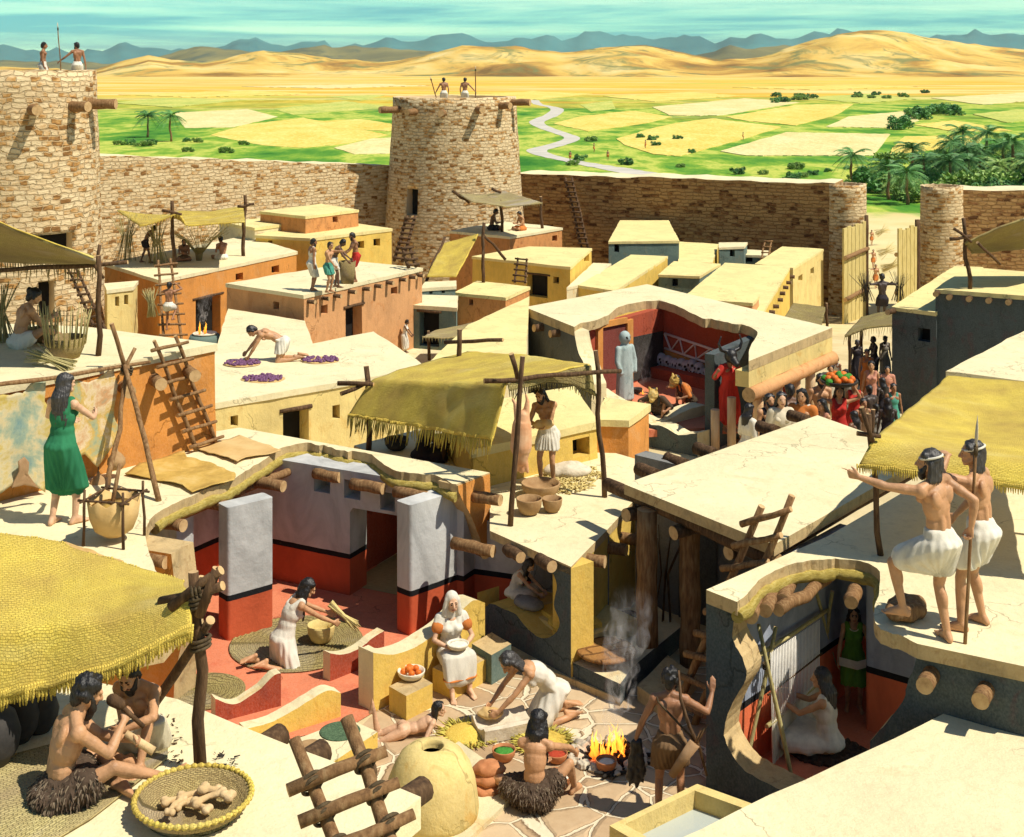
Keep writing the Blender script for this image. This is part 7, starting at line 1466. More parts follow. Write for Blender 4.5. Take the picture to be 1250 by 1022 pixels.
# 20 woman in white at the small fire
bm = bmesh.new(); prism(bm, [P(x, y, -1.78).xy for x, y in ((436, 446), (640, 452), (640, 398), (446, 398))], -4, -1.78, 2, .03, 0); mk('terrace', bm, M['cream'], kind='structure')
o, sc = at(494, 431, -1.78, 40); person(o, R_(-100), sc, 'woman in a long white dress tending the small fire', dict(RH=(.12, .42, .85), LH=(-.15, .4, .9), lean=(10, 0, 0), head=(20, 0, 0)), 'deep', 'black', 'short', True, None, [('dress', 'white', 1.6)], vox=.018, near=False)
block('low cream oven ledge left of the woman in white', [(452, 416), (468, 422), (482, 412), (466, 406)], -1.35, ('straw', 'cut'), 'ledge', -2, 'ledge')
# 21 butcher
o, sc = at(669, 591, ZK, 117); butcher, J = person(o, R_(158), sc, 'butcher with shoulder length hair and white kilt beside the hanging carcass', dict(lean=(8, 9, 0), head=(26, -8, 8), RH=(.06, .3, 1.08), LH=(.1, .27, 1.06), RE=(.9, .1, -.7), LE=(-.9, .1, -.7), Rfd=(-1, .2, 0), Lfd=(1, .2, 0), Rcurl=.4, Lcurl=.4, RF=(.12, .03, .085), LF=(-.13, .08, .085)), 'tan', 'black', 'bob', False, .25, [('kilt', 'white', .62)], vox=.009)
bm = bmesh.new(); ell(bm, wp(butcher, (0, .26, 1.12)), (.17, .09, .09)); ell(bm, wp(butcher, (-.1, .27, 1.15)), (.1, .08, .07)); mk('joint_of_meat', remesh(bm, .015, 3, lambda c: .012*noise.noise(c*14)), M['hide_tan'], None, True, 'pale joint of meat held in the arms of the butcher', 'meat')
M['flesh'] = mottled('skinned_flesh', (.62, .27, .12), (.7, .38, .2), 5, (.76, .5, .3), 20, .2, .5)
pc = D(637, 470, 20.75); k = 1/(F/20.75); bm = bmesh.new(); Z = lambda x, y, d=0: D(x, y, 20.75)+V((0, d, 0))
caps(bm, Z(637, 520), Z(636, 545), .15, .17, 16); caps(bm, Z(636, 545), Z(636, 562), .165, .1, 16); caps(bm, Z(637, 520), Z(639, 508), .14, .1, 16); caps(bm, Z(641, 512), Z(644, 490), .07, .035); caps(bm, Z(633, 512), Z(629, 493), .07, .035); caps(bm, Z(644, 490), Z(642, 482), .03, .02); caps(bm, Z(629, 493), Z(626, 488), .03, .025)
caps(bm, Z(640, 562), Z(644, 576), .06, .028); caps(bm, Z(632, 562), Z(629, 577), .06, .028); caps(bm, Z(637, 560), Z(637, 574), .07, .05)
o = mk('carcass', remesh(bm, .014, 4), M['flesh'], None, True, 'skinned goat carcass hanging head down from the canopy pole', 'carcass'); bm = bmesh.new(); tube(bm, [Z(642, 484), Z(639, 466)], .008, 6); tube(bm, [Z(627, 489), Z(639, 466)], .008, 6); mk('cord', bm, M['rope'], o)
# 22 shadow pot worker
o, _ = at(514, 562, ZK); person(o, R_(-75), .95, 'shadowed pot worker sitting under the straw mat among dark bowls', pose(CROSS, lean=(28, 0, 0), RH=(.1, .5, .3), LH=(-.1, .5, .3)), 'deep', 'black', 'short', False, None, [('dress', 'dark', .9)], vox=.014, near=False)
# 23 sweeping woman
o, _ = at(356, 806, .03); sweep, J = person(o, R_(-62), 1.06, 'kneeling woman in a white dress sweeping the round mat', pose(KNEEL, pel=(0, -.1, .34), lean=(34, 0, 0), head=(34, -10, 0), RH=(.18, .62, .42), LH=(-.1, .66, .45), RF=(.14, -.42, .06), LF=(-.12, -.5, .06), RE=(.8, -.2, -.4), LE=(-.8, -.2, -.4)), 'tan', 'black', 'long', True, None, [('dress', 'white', 1.1)], vox=.0095)
hb = wp(sweep, J['Lw']+V((0, .06, 0))); sheaf('short straw hand broom held by the sweeping woman', hb+V((-.02, -.02, .12)), (.75, -.1, -.62), .55, 60, .035, 'broom', 'straw_loose')
bp('yellow bowl at the hand of the sweeping woman', 392, 784, .03, 34, 22, mat='straw')
# 24 kitchen woman
o = PW(598, 742, ka.xy, kb.xy)+kn*.46; o.z = .53; person(o, R_(-112), .74, 'woman with long hair grinding grain inside the low kitchen', pose(CROSS, lean=(34, 0, 0), head=(40, 0, 0), RH=(.1, .62, .16), LH=(-.12, .6, .18)), 'fair', 'sheen', 'long', True, None, [('dress', 'white', 1.0)], vox=.0095)
# 25 hooded woman
o = P(550, 832, 0); hood, J = person(o, R_(198), 1.02, 'seated woman in a white hood and orange trimmed dress holding a bowl', dict(pel=(0, 0, .42), lean=(6, 0, 0), head=(8, 0, 0), RF=(.12, .52, .085), LF=(-.14, .46, .085), RK=(.15, 1, .5), LK=(-.15, 1, .5), RH=(.1, .32, .6), LH=(-.1, .32, .58), RE=(.9, -.1, -.6), LE=(-.9, -.1, -.6), Rfd=(-.7, .6, 0), Lfd=(.7, .6, 0), Rpn=(0, 0, 1), Lpn=(0, 0, 1)), 'fair', 'sheen', None, True, None, [('dress', 'white', 1.62, .026, 'RL', .4), ('hood', 'white')], vox=.009)
bm = bmesh.new(); ring = []
for i in range(40):
    a = 6.283*i/40; q = V((.25*math.cos(a), .42+.15*math.sin(a), .27+.03*math.sin(a*2))); ring.append(q)
bowl('white bowl on the lap of the hooded woman', wp(hood, (0, .37, .6)), .15, .08, 'bone', 'whitefood')
for s_, tl in ((1, 'R'), (-1, 'L')):
    p, q = J[tl+'s'].lerp(J[tl+'e'], .36), J[tl+'s'].lerp(J[tl+'e'], .42); bm = bmesh.new(); caps(bm, p, q, .084, .084); mk('sleeve_trim', bm, FB['orange'], hood)
hc = [(J[k+'k'].lerp(J[k+'a'], .58), (J[k+'a']-J[k+'k']).normalized()) for k in 'RL']; bm = bmesh.new(); hull(bm, [(c, (.112, .112, .022)) for c, _ in hc]); mk('hem_trim', remesh(bm, .012, 2), FB['orange'], hood)
# 26 kneeling grinder
o, _ = at(668, 880, 0); grind, J = person(o, R_(112), 1.12, 'kneeling woman in a white wrap pressing dough on the long stone slab', pose(KNEEL, pel=(0, -.08, .36), lean=(64, 0, 0), tilt=.6, head=(52, 0, 0), RH=(.12, .78, .13), LH=(-.1, .8, .13), RF=(.13, -.3, .06), LF=(-.13, -.22, .06), RE=(.7, -.3, .2), LE=(-.7, -.3, .2), Rfd=(-.2, .8, -.5), Lfd=(.2, .8, -.5)), 'tan', 'sheen', 'bob', True, None, [('dress', 'white', 1.05, .022, '')], vox=.009)
gm = (wp(grind, J['Rw'])+wp(grind, J['Lw']))/2; o = mk('dough_lump', stone_bm((.17, .12, .06), 3, .15), M['hide_tan'], None, True, 'lump of tan dough under the kneading hands', 'dough'); o.location = gm+V((-.06, -.03, -.06))
# 27 child lying
o, _ = at(494, 900, 0); person(o, R_(-84), .78, 'bare child lying on its belly on the flagstones', dict(pel=(0, 0, .13), lean=(64, 0, 0), tilt=1.3, head=(6, -14, 0), RH=(.2, .52, .06), LH=(-.2, .56, .06), RE=(.6, -1, .2), LE=(-.6, -1, .2), RF=(.1, -.82, .09), LF=(-.1, -.5, .42), RK=(0, 0, -1), LK=(0, -.3, -1), RT=(0, -1, .1), LT=(0, .2, 1), Rfd=(0, 1, 0), Lfd=(0, 1, 0), Rpn=(0, 0, -1), Lpn=(0, 0, -1)), 'fair', 'black', 'bob', True, None, [], vox=.012)
# 28 squatting woman from behind
o, _ = at(652, 988, 0); person(o, R_(-14), 1.06, 'squatting person in a shaggy fur skirt seen from behind', pose(CROSS, pel=(0, 0, .2), lean=(16, 0, 0), head=(30, 0, 0), RF=(.36, .42, .085), RK=(.6, .3, 1), RT=(.3, 1, 0), LF=(-.16, .34, .085), RH=(.36, .5, .42), LH=(-.02, .5, .3), RE=(1, .1, .4), LE=(-1, -.3, -.2)), 'tan', 'black', 'long', True, None, [('fur', 'fur', .45)], vox=.0095)
# 29 hunter
o = P(818, 1000, 0); hunter, J = person(o, R_(-6), .97, 'hunter with curly hair, bow and quiver seen from behind by the weaver house wall', dict(lean=(3, 0, 0), head=(6, -12, 0), RH=(.5, .22, 1.42), LH=(-.42, .06, .86), RE=(.8, -.4, -1), LE=(-.6, -.6, 0), Rfd=(.1, .3, 1), Rcurl=.12, Rpn=(0, 1, 0), Lcurl=.9, RF=(.13, .05, .085), LF=(-.14, -.08, .085)), 'brown', 'black', 'curly', False, .2, [('kilt', 'brown', .66)], vox=.0095)
root = empty('quiver', wp(hunter, (.2, -.2, .85)), 0, 'brown hide quiver slung at the hip of the hunter', 'quiver'); bm = bmesh.new(); tube(bm, [wp(hunter, q) for q in ((.02, -.2, .62), (.14, -.22, .82), (.28, -.22, 1.02))], [.045, .055, .065], 14); world('case', bm, M['hide_brown'], root); bm = bmesh.new(); tube(bm, [wp(hunter, q) for q in ((.3, -.2, 1.02), (.1, -.16, 1.2), (-.14, -.1, 1.42), (-.16, .02, 1.46))], .012, 6); world('strap', bm, M['rope'], root)
for i in range(4): bm = bmesh.new(); q = wp(hunter, (.27+.015*i, -.22+.015*(i % 2), 1.0)); pole(bm, q, q+V((.08+.01*i, 0, .16+.02*i)), .007, .007, 6); world('arrow', bm, M['wood'], root)
bm = bmesh.new(); tube(bm, [wp(hunter, q) for q in ((.42, -.16, .62), (.34, -.2, .95), (.22, -.2, 1.2), (.12, -.18, 1.5), (.1, -.1, 1.8))], [.012, .02, .022, .02, .011], 8); mk('hunting_bow', bm, M['darkwood'], None, False, 'long dark bow across the back of the hunter', 'bow')
hp = wp(hunter, J['Lw']); bm = bmesh.new()
for dx, L in ((0, .42), (.06, .36), (-.06, .4)): caps(bm, hp+V((dx*.5, 0, -.05)), hp+V((dx, 0, -.05-L)), .035, .06); caps(bm, hp+V((dx, 0, -.05-L)), hp+V((dx*1.3, 0, -.16-L)), .04, .015)
mk('dead_birds', remesh(bm, .014, 2, lambda c: .016*noise.noise(c*22)), HR['black'], None, True, 'bunch of dark dead birds hanging from the hand of the hunter', 'game')
# 30-31 lookouts
o = P(1146, 784, ZG); rz = R_(36); sc = 1.19; fb = loc(o, rz, sc, P(1102, 752, ZG+.22)); sh = V((-.18, 0, 1.38)); hd_ = loc(o, rz, sc, D(1024, 577, o.y+.1)); sb = P(1178, 786, ZG); st_ = D(1193, 515, sb.y+.1); hs_ = loc(o, rz, sc, sb.lerp(st_, .53)+V((-.02, -.05, 0)))
lp, J = person(o, rz, sc, 'lookout with highlighted hair pointing far to the left with one foot on a block', dict(lean=(4, -9, 0), head=(2, 30, 0), LH=tuple(hd_), LE=(-.3, -.5, -1), Lpoint=1, Lcurl=.9, Rcurl=.95, RH=tuple(hs_), RE=(.4, -1, -.4), LF=(fb.x, fb.y, fb.z+.085), LK=(-.4, 1, .3), RF=(.08, -.03, .085), LT=(-.7, 1, 0), RT=(.5, 1, 0), Lup=.03), 'tan', 'sheen', 'bob', False, .15, [('kilt', 'white', .72), ('highlight_band', 'white')], vox=.0085)
hpR = wp(lp, J['Rw']+(J['Rw']-J['Re']).normalized()*.08)
o2 = P(1196, 768, ZG); rz2 = R_(52); p2, J2 = person(o2, rz2, 1.18, 'second lookout shading his eyes with one hand behind the spear', dict(lean=(6, 0, 0), head=(4, 24, 0), LH=(-.14, .25, 1.6), LE=(-.9, .3, -.3), Lfd=(.5, .5, .1), Lpn=(0, 0, -1), Lcurl=.15, RH=(.2, .3, .95), RE=(.7, -.6, -.3), RF=(.13, .02, .085), LF=(-.16, .12, .085), RT=(.3, 1, 0)), 'tan', 'sheen', 'bob', False, None, [('kilt', 'white', .72), ('highlight_band', 'white')], vox=.0085)
dsp = (st_-sb).normalized(); spear('long stone tipped spear held upright by the pointing lookout', sb, sb+dsp*((st_-sb).length-.24), .02, tip=.26)
# 32 weaver, 33 girl, loom
bm = bmesh.new(); p = P(1012, 918, .03); ell(bm, p, (.5, .36, .07), None, 24, 8); M['furpelt'] = mottled('dark_pelt', (.03, .02, .014), (.09, .06, .04), 20, None, 40, 1); mk('pelt', remesh(bm, .025, 1, lambda c: .03*noise.noise(c*18)+.02*noise.noise(c*42)), M['furpelt'], None, True, 'dark shaggy pelt under the seated weaver', 'pelt')
o, _ = at(1010, 915, .09); person(o, R_(66), 1.08, 'weaver with long black hair in a white dress seated at the loom', pose(CROSS, lean=(6, 0, 0), head=(6, 0, 0), RH=(.12, .46, .52), LH=(-.08, .5, .5), RE=(.7, -.3, -.8), LE=(-.7, -.3, -.8), Rcurl=.25, Lcurl=.25), 'tan', 'sheen', 'long', True, None, [('dress', 'white', 1.25)], vox=.0095)
o, sc = at(1042, 866, .014, 122); girl, J = person(o, R_(172), sc, 'girl in a bright green dress and bead necklace standing by the loom', dict(RH=(.28, .22, .9), LH=(-.3, .26, .98), head=(6, 0, 0)), 'tan', 'black', 'long', True, None, [('dress', 'lime', 1.0, .024), ('beads', 'white')], vox=.011)
hA, hB = wp(girl, J['Rw']), wp(girl, J['Lw']); bm = bmesh.new()
for i in range(14): tube(bm, [hA+V((0, -.04, .05-.008*i)), hA.lerp(hB, .5)+V((0, -.07, .0-.008*i)), hB+V((.05, -.04, .06-.008*i))], .004, 5)
mk('yarn_skein', bm, M['bone'], None, False, 'white skein of yarn stretched between the hands of the girl', 'yarn')
root = empty('upright_loom', P(955, 930, 0), 0, 'upright loom of lashed poles with a half woven pale cloth', 'loom')
f1, f2, f3, f4 = P(909, 942, .014), P(968, 958, .014), P(1028, 846, .014), P(1000, 850, .014)
jt1, jt2 = D(937, 812, 16.6), D(1006, 748, 17.9)
for a, b_ in ((f1, D(947, 765, 16.75)), (f2, D(926, 762, 16.45)), (f3, D(995, 718, 17.8)), (f4, D(1016, 722, 17.95)), (D(918, 806, 16.4), D(1010, 745, 17.95)), (D(936, 887, 16.5), D(1008, 826, 17.9))):
    bm = bmesh.new(); pole(bm, a, b_, .028, .024, 9, .4, 0, 1); world('pole', bm, [M['reed'], M['endgrain']], root)
lashing(root, jt1, .045); t0, t1, g0, g1 = D(941, 797, 16.5), D(1000, 757, 17.7), D(943, 926, 16.6), D(1000, 868, 17.7)
bm = bmesh.new()
for i in range(34):
    t = i/33; a, b_ = t0.lerp(t1, t), g0.lerp(g1, t); tube(bm, [a, a.lerp(b_, .55)+V((.004*noise.noise((i, 1, 1)), 0, 0)), b_], .0075, 5)
M['warpwhite'] = mottled('warp_thread', (.74, .7, .62), (.82, .79, .72), 20); o = world('warp', bm, M['warpwhite'], root); o['kind'] = 'stuff'
m0, m1 = t0.lerp(g0, .66), t1.lerp(g1, .66); bm = mat_bm([[m0, m1], [g0+V((0, 0, -.04)), g1+V((0, 0, -.04))]], 20, 10, .012, 0, .006, [('last', .08, 30, (0, 0, -1))]); world('woven_cloth', bm, FB['cream'], root)
bm = bmesh.new(); pole(bm, t0.lerp(g0, .38)+V((-.05, -.05, 0)), t1.lerp(g1, .38)+V((.05, .05, 0)), .012, None, 8, .3); world('heddle_rod', bm, M['darkwood'], root)
# 34 shrine: statue, masked dancers, ancestor heads
M['plasterskin'] = plaster('statue_plaster', (.36, .45, .43), (.2, .29, .29), .65, 2)
ps = P(748, 486, zf); k = 84/(F/ps.y)/1.7; bm = bmesh.new()
caps(bm, (0, 0, 1.38), (0, 0, 1.5), .1, .1); ell(bm, (0, .0, 1.55), (.15, .15, .17)); ell(bm, (0, .14, 1.53), (.03, .04, .06)); hull(bm, [((0, 0, 1.3), (.2, .13, .1)), ((0, 0, .6), (.23, .17, .1)), ((0, 0, .06), (.27, .2, .06))])
for s_ in (-1, 1): caps(bm, (s_*.22, 0, 1.3), (s_*.29, .04, .98), .075, .065); caps(bm, (s_*.29, .04, .98), (s_*.24, .12, .72), .065, .05)
me = remesh(bm, .022, 4); grp([M['plasterskin'], M['eye']], me, lambda c: 1 if min((c-V((s_*.055, .14, 1.57))).length for s_ in (-1, 1)) < .035 else 0)
o = mk('statue', bpy.data.meshes.new('x') if False else me, [], None, True, 'pale plaster statue standing in the orange framed niche', 'statue'); o.location = ps+V((.35, -.35, 0)); o.rotation_euler = (0, 0, R_(218)); o.scale = (k, k, k)
sk0 = bmesh.new(); ell(sk0, (0, 0, .02), (.18, .2, .2)); ell(sk0, (0, .08, -.12), (.12, .12, .13)); ell(sk0, (0, .2, -.02), (.03, .035, .05)); me = remesh(sk0, .02, 2)
M['skullgrey'] = mottled('skull_grey', (.32, .33, .33), (.5, .5, .48), 9); grp([M['skullgrey'], M['eye']], me, lambda c: 1 if min((c-q).length for q in (V((-.075, .18, .03)), V((.075, .18, .03)))) < .05 or (c-V((0, .19, -.14))).length < .035 else 0)
heads = ((735, 492), (757, 470), (774, 466), (794, 478), (820, 485), (841, 480), (869, 490), (893, 534), (897, 484), (932, 500), (915, 520), (930, 560), (948, 528), (972, 580), (978, 525), (1012, 602), (1032, 545), (850, 512), (1000, 560), (960, 545))+tuple((738+i*33, 452+i*13) for i in range(9))
for i, (x, y) in enumerate(heads):
    px, py = 630+x/4.167, 330+y/4.167; row = (py-(448+(px-806)*.33))/20; q = PW(px, py, (c2+V((-.73, -.68))*(.25+.7*max(0, row))), (c3+V((-.73, -.68))*(.25+.7*max(0, row)))); o = bpy.data.objects.new('plastered_head', me); link(o); o.location = q; o.rotation_euler = (0, 0, R_(135+random.uniform(-12, 12))); tag(o, 'grey modelled head in the pile against the painted shrine wall', 'modelled head', 'grey heads piled in the shrine')
for i, (x, y, rz_, lab) in enumerate(((806, 512, 150, 'masked dancer crouching in front with shaggy dark hair'), (842, 497, 110, 'masked dancer crouching behind with an orange animal mask'))):
    o, _ = at(x, y, zf); d_, J = person(o, R_(rz_), 1.15, lab, pose(SQUAT, lean=(45, 0, 0), head=(35, 0, 0), RH=(.3, .5, .5), LH=(-.35, .45, .35)), 'brown', 'black', 'long', False, None, [('fur', 'fur', .6), ('shawl', 'orange' if i else 'fur')], vox=.018, near=False)
    bm = bmesh.new(); ell(bm, J['head']+J['Rh'] @ V((0, .05, 0)), (.13, .15, .15)); ell(bm, J['head']+J['Rh'] @ V((0, .19, -.05)), (.07, .09, .07))
    for s_ in (-1, 1): ell(bm, J['head']+J['Rh'] @ V((s_*.1, -.02, .13)), (.04, .03, .05))
    mk('animal_mask', remesh(bm, .02, 2, lambda c: .015*noise.noise(c*25)), M['hide_gold'], d_)
o = D(890, 568, 38.8); o.z = zf; pr, J = person(o, R_(205), 1.32, 'priest in a red shaggy robe and black bull mask with horns', dict(RH=(.45, .2, 1.35), LH=(-.3, .2, 1.0), RE=(.8, 0, -.8)), 'brown', 'black', 'short', False, None, [('dress', 'red', 1.6, .05, 'RL', .9)], vox=.018, near=False)
bm = bmesh.new(); hq = J['head']; ell(bm, hq+V((0, .02, .02)), (.14, .15, .16)); caps(bm, hq+V((0, .1, -.04)), hq+V((0, .24, -.12)), .1, .075)
for s_ in (-1, 1):
    pts = [hq+V((s_*x, 0, z)) for x, z in ((.1, .12), (.24, .16), (.3, .3), (.24, .45))]
    for p, q, r in zip(pts, pts[1:], (.05, .04, .026)): caps(bm, p, q, r, r*.75)
mk('bull_mask', remesh(bm, .018, 2), HR['black'], pr)
# crowd in the market street
def crowd(px, py, Y, rz_, lab, **k):                     # px, py: where the middle of the head is seen
    hd_ = D(px, py, Y); zg = T(Y) if k.get('zg') is None else k.pop('zg'); k.pop('zg', None); sc = (hd_.z-zg)/1.585; ps_ = k.pop('pose', {})
    return person(V((hd_.x, hd_.y, zg)), R_(rz_), sc, lab, ps_, k.pop('skin', 'brown'), 'black', k.pop('style', 'short'), k.pop('fem', False), k.pop('beard', None), k.pop('wear'), vox=.02, near=False, group='people in the market street')
HOLD = dict(RH=(.15, .35, 1.1), LH=(-.15, .35, 1.05))
crowd(913, 503, 34.6, -60, 'person with long dark hair and a white shawl nearest the broken columns', wear=[('dress', 'white', 1.4), ('shawl', 'white')], style='long', fem=True)
crowd(938, 491, 35.0, 200, 'bearded man in dark cloth under the first porch column', wear=[('dress', 'dark', 1.4)], beard=.4, skin='tan'); crowd(953, 490, 34.3, 185, 'pale faced woman in a cream shawl looking out of the crowd', wear=[('dress', 'cream', 1.4), ('shawl', 'cream')], style='long', fem=True, skin='fair')
crowd(965, 480, 36.0, 10, 'dark head turned away between the porch columns', wear=[('dress', 'brown', 1.3)], skin='deep'); crowd(980, 486, 34.6, 150, 'person with black bobbed hair in a white and orange shawl', wear=[('dress', 'white', 1.3), ('shawl', 'orange')], style='bob', skin='tan')
crowd(1001, 466, 37.5, 190, 'bearded bare chested man left of the fruit carrier', wear=[('kilt', 'orange', .8)], beard=.3, skin='tan'); fc, J = crowd(1024, 480, 36.4, 180, 'woman in a red dress carrying a tray of fruit on her head', wear=[('dress', 'red', 1.5)], style='long', fem=True, skin='tan', pose=dict(RH=(.3, .05, 1.72), LH=(-.3, .05, 1.72), RE=(1, 0, -.2), LE=(-1, 0, -.2)))
root = bowl('dark tray of orange and green fruit on the head of the woman in red', wp(fc, (0, .02, 1.74)), .5, .16, 'potdark')
for i in range(22):
    a, r = i*2.4, .09*math.sqrt(i); bm = bmesh.new(); ell(bm, (r*math.cos(a), r*math.sin(a), .22-.02*i*.35+.08), (.1, .1, .095)); mk('fruit', bm, M['fruit'] if i % 3 else M['greenfood'], root)
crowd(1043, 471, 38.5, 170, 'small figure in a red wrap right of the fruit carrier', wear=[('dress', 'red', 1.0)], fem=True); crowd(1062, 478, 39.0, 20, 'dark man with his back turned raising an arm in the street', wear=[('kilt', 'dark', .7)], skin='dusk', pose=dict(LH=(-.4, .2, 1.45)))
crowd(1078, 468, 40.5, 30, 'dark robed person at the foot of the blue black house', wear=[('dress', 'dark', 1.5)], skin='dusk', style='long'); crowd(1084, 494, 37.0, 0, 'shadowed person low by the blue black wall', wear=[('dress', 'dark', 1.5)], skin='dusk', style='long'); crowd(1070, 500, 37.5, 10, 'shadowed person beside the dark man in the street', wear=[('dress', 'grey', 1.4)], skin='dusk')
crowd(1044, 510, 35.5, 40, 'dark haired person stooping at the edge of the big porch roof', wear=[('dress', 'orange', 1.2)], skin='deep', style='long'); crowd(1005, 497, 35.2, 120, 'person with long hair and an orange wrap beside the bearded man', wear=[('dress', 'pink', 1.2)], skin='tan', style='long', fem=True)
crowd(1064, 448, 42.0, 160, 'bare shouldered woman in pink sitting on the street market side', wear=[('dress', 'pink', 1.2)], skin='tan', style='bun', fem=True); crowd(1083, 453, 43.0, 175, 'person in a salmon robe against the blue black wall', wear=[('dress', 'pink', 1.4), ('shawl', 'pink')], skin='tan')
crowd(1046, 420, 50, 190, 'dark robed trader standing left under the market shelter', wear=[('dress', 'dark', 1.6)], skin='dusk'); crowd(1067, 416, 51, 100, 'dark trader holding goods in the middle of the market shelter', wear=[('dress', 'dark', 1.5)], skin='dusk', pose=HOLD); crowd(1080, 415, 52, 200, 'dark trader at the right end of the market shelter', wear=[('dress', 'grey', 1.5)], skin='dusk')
for x, y, Y, rz_, lab, wr, sk in ((1014, 452, 42, 170, 'trader in a cream robe behind the bearded man by the last porch column', 'cream', 'tan'), (1053, 494, 37, 200, 'person in a brown wrap between the red figures and the dark man', 'brown', 'brown'), (1033, 458, 41, 150, 'hooded figure in grey behind the fruit tray', 'grey', 'brown'), (1058, 432, 46, 180, 'person in an orange wrap at the front edge of the market shelter', 'orange', 'brown'), (1090, 475, 39.5, 190, 'figure in a teal wrap hugging the blue black wall', 'teal', 'brown'), (1022, 440, 47, 120, 'distant person in white near the olive reed shelter', 'white', 'brown')):
    crowd(x, y, Y, rz_, lab, wear=[('dress', wr, 1.4)], skin=sk)
g, J = crowd(1077, 340, 76, 0, 'dark porter with bundles on both shoulders walking through the gate', wear=[('kilt', 'dark', .6)], skin='dusk', pose=dict(RH=(.4, .1, 1.4), LH=(-.4, .1, 1.4)))
for s_ in (-1, 1): sheaf('bundle of stalks on the '+('right' if s_ > 0 else 'left')+' shoulder of the gate porter', wp(g, (s_*.55, 0, .8)), (s_*.05, 0, 1), 1.6, 40, .3, 'bundle', 'soot')
for i, (x, y, Y) in enumerate(((1069, 309, 98), (1066, 285, 122), (1064, 268, 150))):
    hd_ = D(x, y, Y); zg = T(Y); root_, J = person(V((hd_.x, Y, zg)), R_(180), 1.0, ['nearest', 'middle', 'farthest'][i]+' reed carrier walking on the pale road outside the gate', dict(RF=(.1, .25, .085), LF=(-.1, -.25, .1), RH=(.2, .3, 1.4)), 'tan', 'black', 'short', False, None, [('kilt', 'orange', .7)], vox=.03, near=False, group='reed carriers outside the gate')
    sheaf('load of golden stalks on the '+['nearest', 'middle', 'farthest'][i]+' reed carrier', wp(root_, (-.5, -.1, 1.3)), (1, .1, .4), 1.7, 40, .3, 'bundle', 'straw_loose')
for x, y, lab in ((696, 197, 'tiny figure wading in the winding river'), (742, 196, 'tiny figure on the green bank near the river bend'), (725, 186, 'tiny figure among the reeds left of the field corner'), (788, 182, 'tiny field worker at the edge of the ripe field'), (907, 171, 'tiny figure walking the green balk between two fields')):
    o = P(x, y, ZP); person(o, R_(random.uniform(0, 360)), 1.25, lab, {}, 'brown', 'black', 'short', False, None, [('kilt', 'orange', .7)], vox=.035, near=False)
# ---------------------------------------------------------------- palms and bushes beyond the wall
def leafmat(name, a, b_):
    m, nt, b = new_mat(name); n = nz(nt, coords(nt, 'Object'), 1.3, 4, .6); nt.links.new(ramp(nt, n, [(.35, a), (.65, b_)]), b.inputs['Base Color']); b.inputs['Roughness'].default_value = .6; return m
LM = [leafmat('palm_leaf_dark', (.03, .12, .03), (.1, .26, .05)), leafmat('palm_leaf_light', (.1, .24, .035), (.28, .4, .07)), leafmat('palm_leaf_blue', (.05, .19, .04), (.16, .36, .08))]
def palm_parts(h, r, nf, fl, mi, seed):
    random.seed(seed); bm = bmesh.new(); pole(bm, (0, 0, 0), (random.uniform(-.3, .3), random.uniform(-.3, .3), h), r, r*.75, 9, .6, steps=8); tr = bm; cr = bmesh.new(); top = V((0, 0, h))
    for i in range(nf):
        a = 6.283*i/nf+random.uniform(-.2, .2); el = random.uniform(-.25, 1.1); L = fl*random.uniform(.8, 1.15); d = V((math.cos(a), math.sin(a), 0)); pts = []
        for k in range(8):
            t = k/7; pts.append(top+d*L*t*math.cos(el*.6)+V((0, 0, L*(math.sin(el)*t-.62*t*t))))
        tube(cr, pts, [.05*(1-.8*k/7) for k in range(8)], 4); sd_ = V((-d.y, d.x, 0))
        for k in range(1, 8):
            for j in range(3):
                t = (k-1+j/3)/7; p = pts[k-1].lerp(pts[k], j/3); tn = (pts[k]-pts[k-1]).normalized(); w = L*.3*math.sin(math.pi*min(1, .12+t*.88))**.7+.1
                for s in (-1, 1):
                    q = p+(sd_*s*.8+tn*.75+V((0, 0, -.3+random.uniform(-.15, .15)))).normalized()*w; wd = tn*.075+V((0, 0, .02)); v = [cr.verts.new(z) for z in (p-wd*.6, p+wd*.6, p.lerp(q, .6)+wd*.55, q)]; cr.faces.new(v)
    return tr, cr
PROTO = []
for i, (h, nf, fl, mi) in enumerate(((4.6, 26, 3.4, 0), (3.2, 24, 3.1, 1), (5.4, 28, 3.5, 2), (2.2, 22, 2.9, 1))):
    tr, cr = palm_parts(h, .26, nf, fl, mi, 40+i); root = empty('palm_tree', (0, 0, -200), 0, 'x', 'palm tree'); mk('trunk', tr, M['wood'], root, True); mk('crown', cr, LM[mi], root); PROTO.append(root)
random.seed(5); PUSED = set()
def palm(px, py, k, sc, lab, group):
    o = copy_tree(PROTO[k]) if k in PUSED else PROTO[k]; PUSED.add(k); o.location = P(px, py, ZP); o.scale = (sc,)*3; o.rotation_euler = (0, 0, random.random()*6); o['label'] = lab; o['group'] = group; o.scale = (sc, sc, sc*random.uniform(.9, 1.1))
palm(180, 168, 0, 1.25, 'left one of the two lone palms beyond the pale wall', 'lone palms'); palm(209, 173, 2, 1.15, 'right taller one of the two lone palms beyond the pale wall', 'lone palms')
GR = 'date palms of the grove outside the gate'
def row(n, x0, x1, y0, y1, s0, s1, ks, lab):
    for i in range(n):
        t = (i+.5)/n; palm(x0+(x1-x0)*t+random.uniform(-6, 6), y0+(y1-y0)*random.random(), random.choice(ks), random.uniform(s0, s1), lab, GR)
palm(1041, 232, 2, .95, 'single palm standing left of the palm grove', GR); palm(1060, 232, 1, .9, 'small palm between the single palm and the grove', GR)
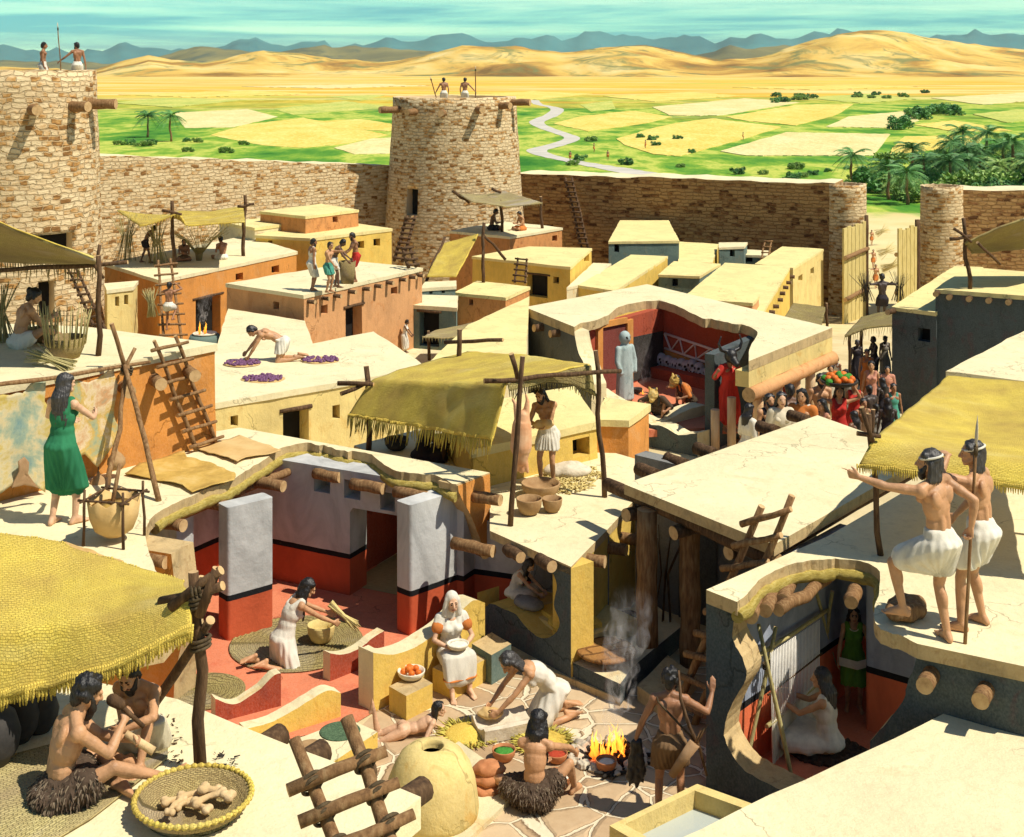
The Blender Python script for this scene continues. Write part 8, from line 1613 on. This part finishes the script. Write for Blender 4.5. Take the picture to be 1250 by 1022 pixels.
palm(1085, 244, 0, 1.05, 'front palm of the grove seen over the gate gap', GR); palm(1108, 250, 2, .95, 'tall palm of the grove left of the right gate tower', GR); palm(1097, 240, 3, 1.2, 'stubby palm between the two front palms of the grove', GR)
row(9, 1118, 1290, 228, 236, .9, 1.2, (0, 1, 2), 'palm in the dense front row of the grove behind the right wall'); row(9, 1110, 1290, 213, 222, 1.0, 1.25, (0, 1, 2), 'palm in the middle row of the grove behind the right wall'); row(8, 1150, 1290, 200, 208, 1.0, 1.3, (0, 1, 2), 'palm in the back row of the grove behind the right wall')
def leafbush(rx, ry, rz_, n, seed, ls):
    random.seed(seed); bm = bmesh.new()
    cl = [V((random.uniform(-1, 1)*rx, random.uniform(-1, 1)*ry, random.uniform(.2, 1)*rz_)) for _ in range(14)]
    for i in range(n):
        c = random.choice(cl); d = V((random.gauss(0, 1), random.gauss(0, 1), random.gauss(0, .8))); p = c+d.normalized()*random.random()**.5*rx*.38
        if p.z < 0: p.z *= -.5
        a = V((random.gauss(0, 1), random.gauss(0, 1), random.gauss(0, 1))).normalized()*ls; b_ = a.cross(V((random.gauss(0, 1), random.gauss(0, 1), 1))).normalized()*ls*.45
        v = [bm.verts.new(q) for q in (p-a, p+b_, p+a, p-b_)]; bm.faces.new(v)
    return bm
bushes = [bpy.data.meshes.new('bush%d' % i) for i in range(3)]
for i, m_ in enumerate(bushes): b_ = leafbush(1.6, 1.4, 1.5, 1500, 90+i, .22); b_.to_mesh(m_); b_.free(); m_.materials.append(LM[i])
def bush(px, py, sc, lab, group='bushes beyond the city wall', k=None):
    o = bpy.data.objects.new('bush', bushes[random.randrange(3) if k is None else k]); link(o); o.location = P(px, py, ZP); o.scale = (sc*1.2, sc*1.2, sc); o.rotation_euler = (0, 0, random.random()*6); tag(o, lab, 'bush', group)
for i in range(56): bush(random.uniform(1062, 1290), random.uniform(226, 252) if i % 2 else random.uniform(200, 228), random.uniform(1.0, 1.9), 'leafy bush filling the undergrowth of the palm grove', 'undergrowth bushes of the palm grove')
for i in range(14): bush(random.uniform(900, 1045), random.uniform(205, 225), random.uniform(.35, .7), 'low bush on the green meadow left of the palm grove', 'low bushes on the meadow')
for i in range(16): bush(random.uniform(930, 1135), random.uniform(113, 126), random.uniform(1.0, 1.8), 'distant dark bush along the far field edge', 'distant bushes along the field edges')
for x, y in ((1140, 140), (1152, 139), (1160, 141), (1098, 158), (1118, 146), (1126, 143)): bush(x, y, 2.2, 'distant clump of trees on the dark green strip', 'distant tree clumps', 2)
for i in range(10): bush(random.uniform(130, 330), random.uniform(172, 188), random.uniform(.4, .8), 'low bush on the green field edge beyond the pale wall', 'low bushes beyond the pale wall')
for i in range(10): bush(random.uniform(690, 850), random.uniform(168, 208), random.uniform(.35, .75), 'low reed bush along the winding river', 'reed bushes along the river')

HAZE = 2.6e-5
if HAZE:
    m, nt, b = new_mat('haze_air'); nt.nodes.remove(b); v = nt.nodes.new('ShaderNodeVolumePrincipled'); v.inputs['Color'].default_value = (.72, .93, .95, 1); v.inputs['Density'].default_value = HAZE; v.inputs['Anisotropy'].default_value = .1; nt.links.new(v.outputs[0], nt.nodes['Material Output'].inputs['Volume'])
    bm = bmesh.new(); box(bm, (0, 7500, 170), (16000, 15100, 374)); mk('haze', bm, m, kind='stuff')
bpy.data.scenes.remove(WORK)
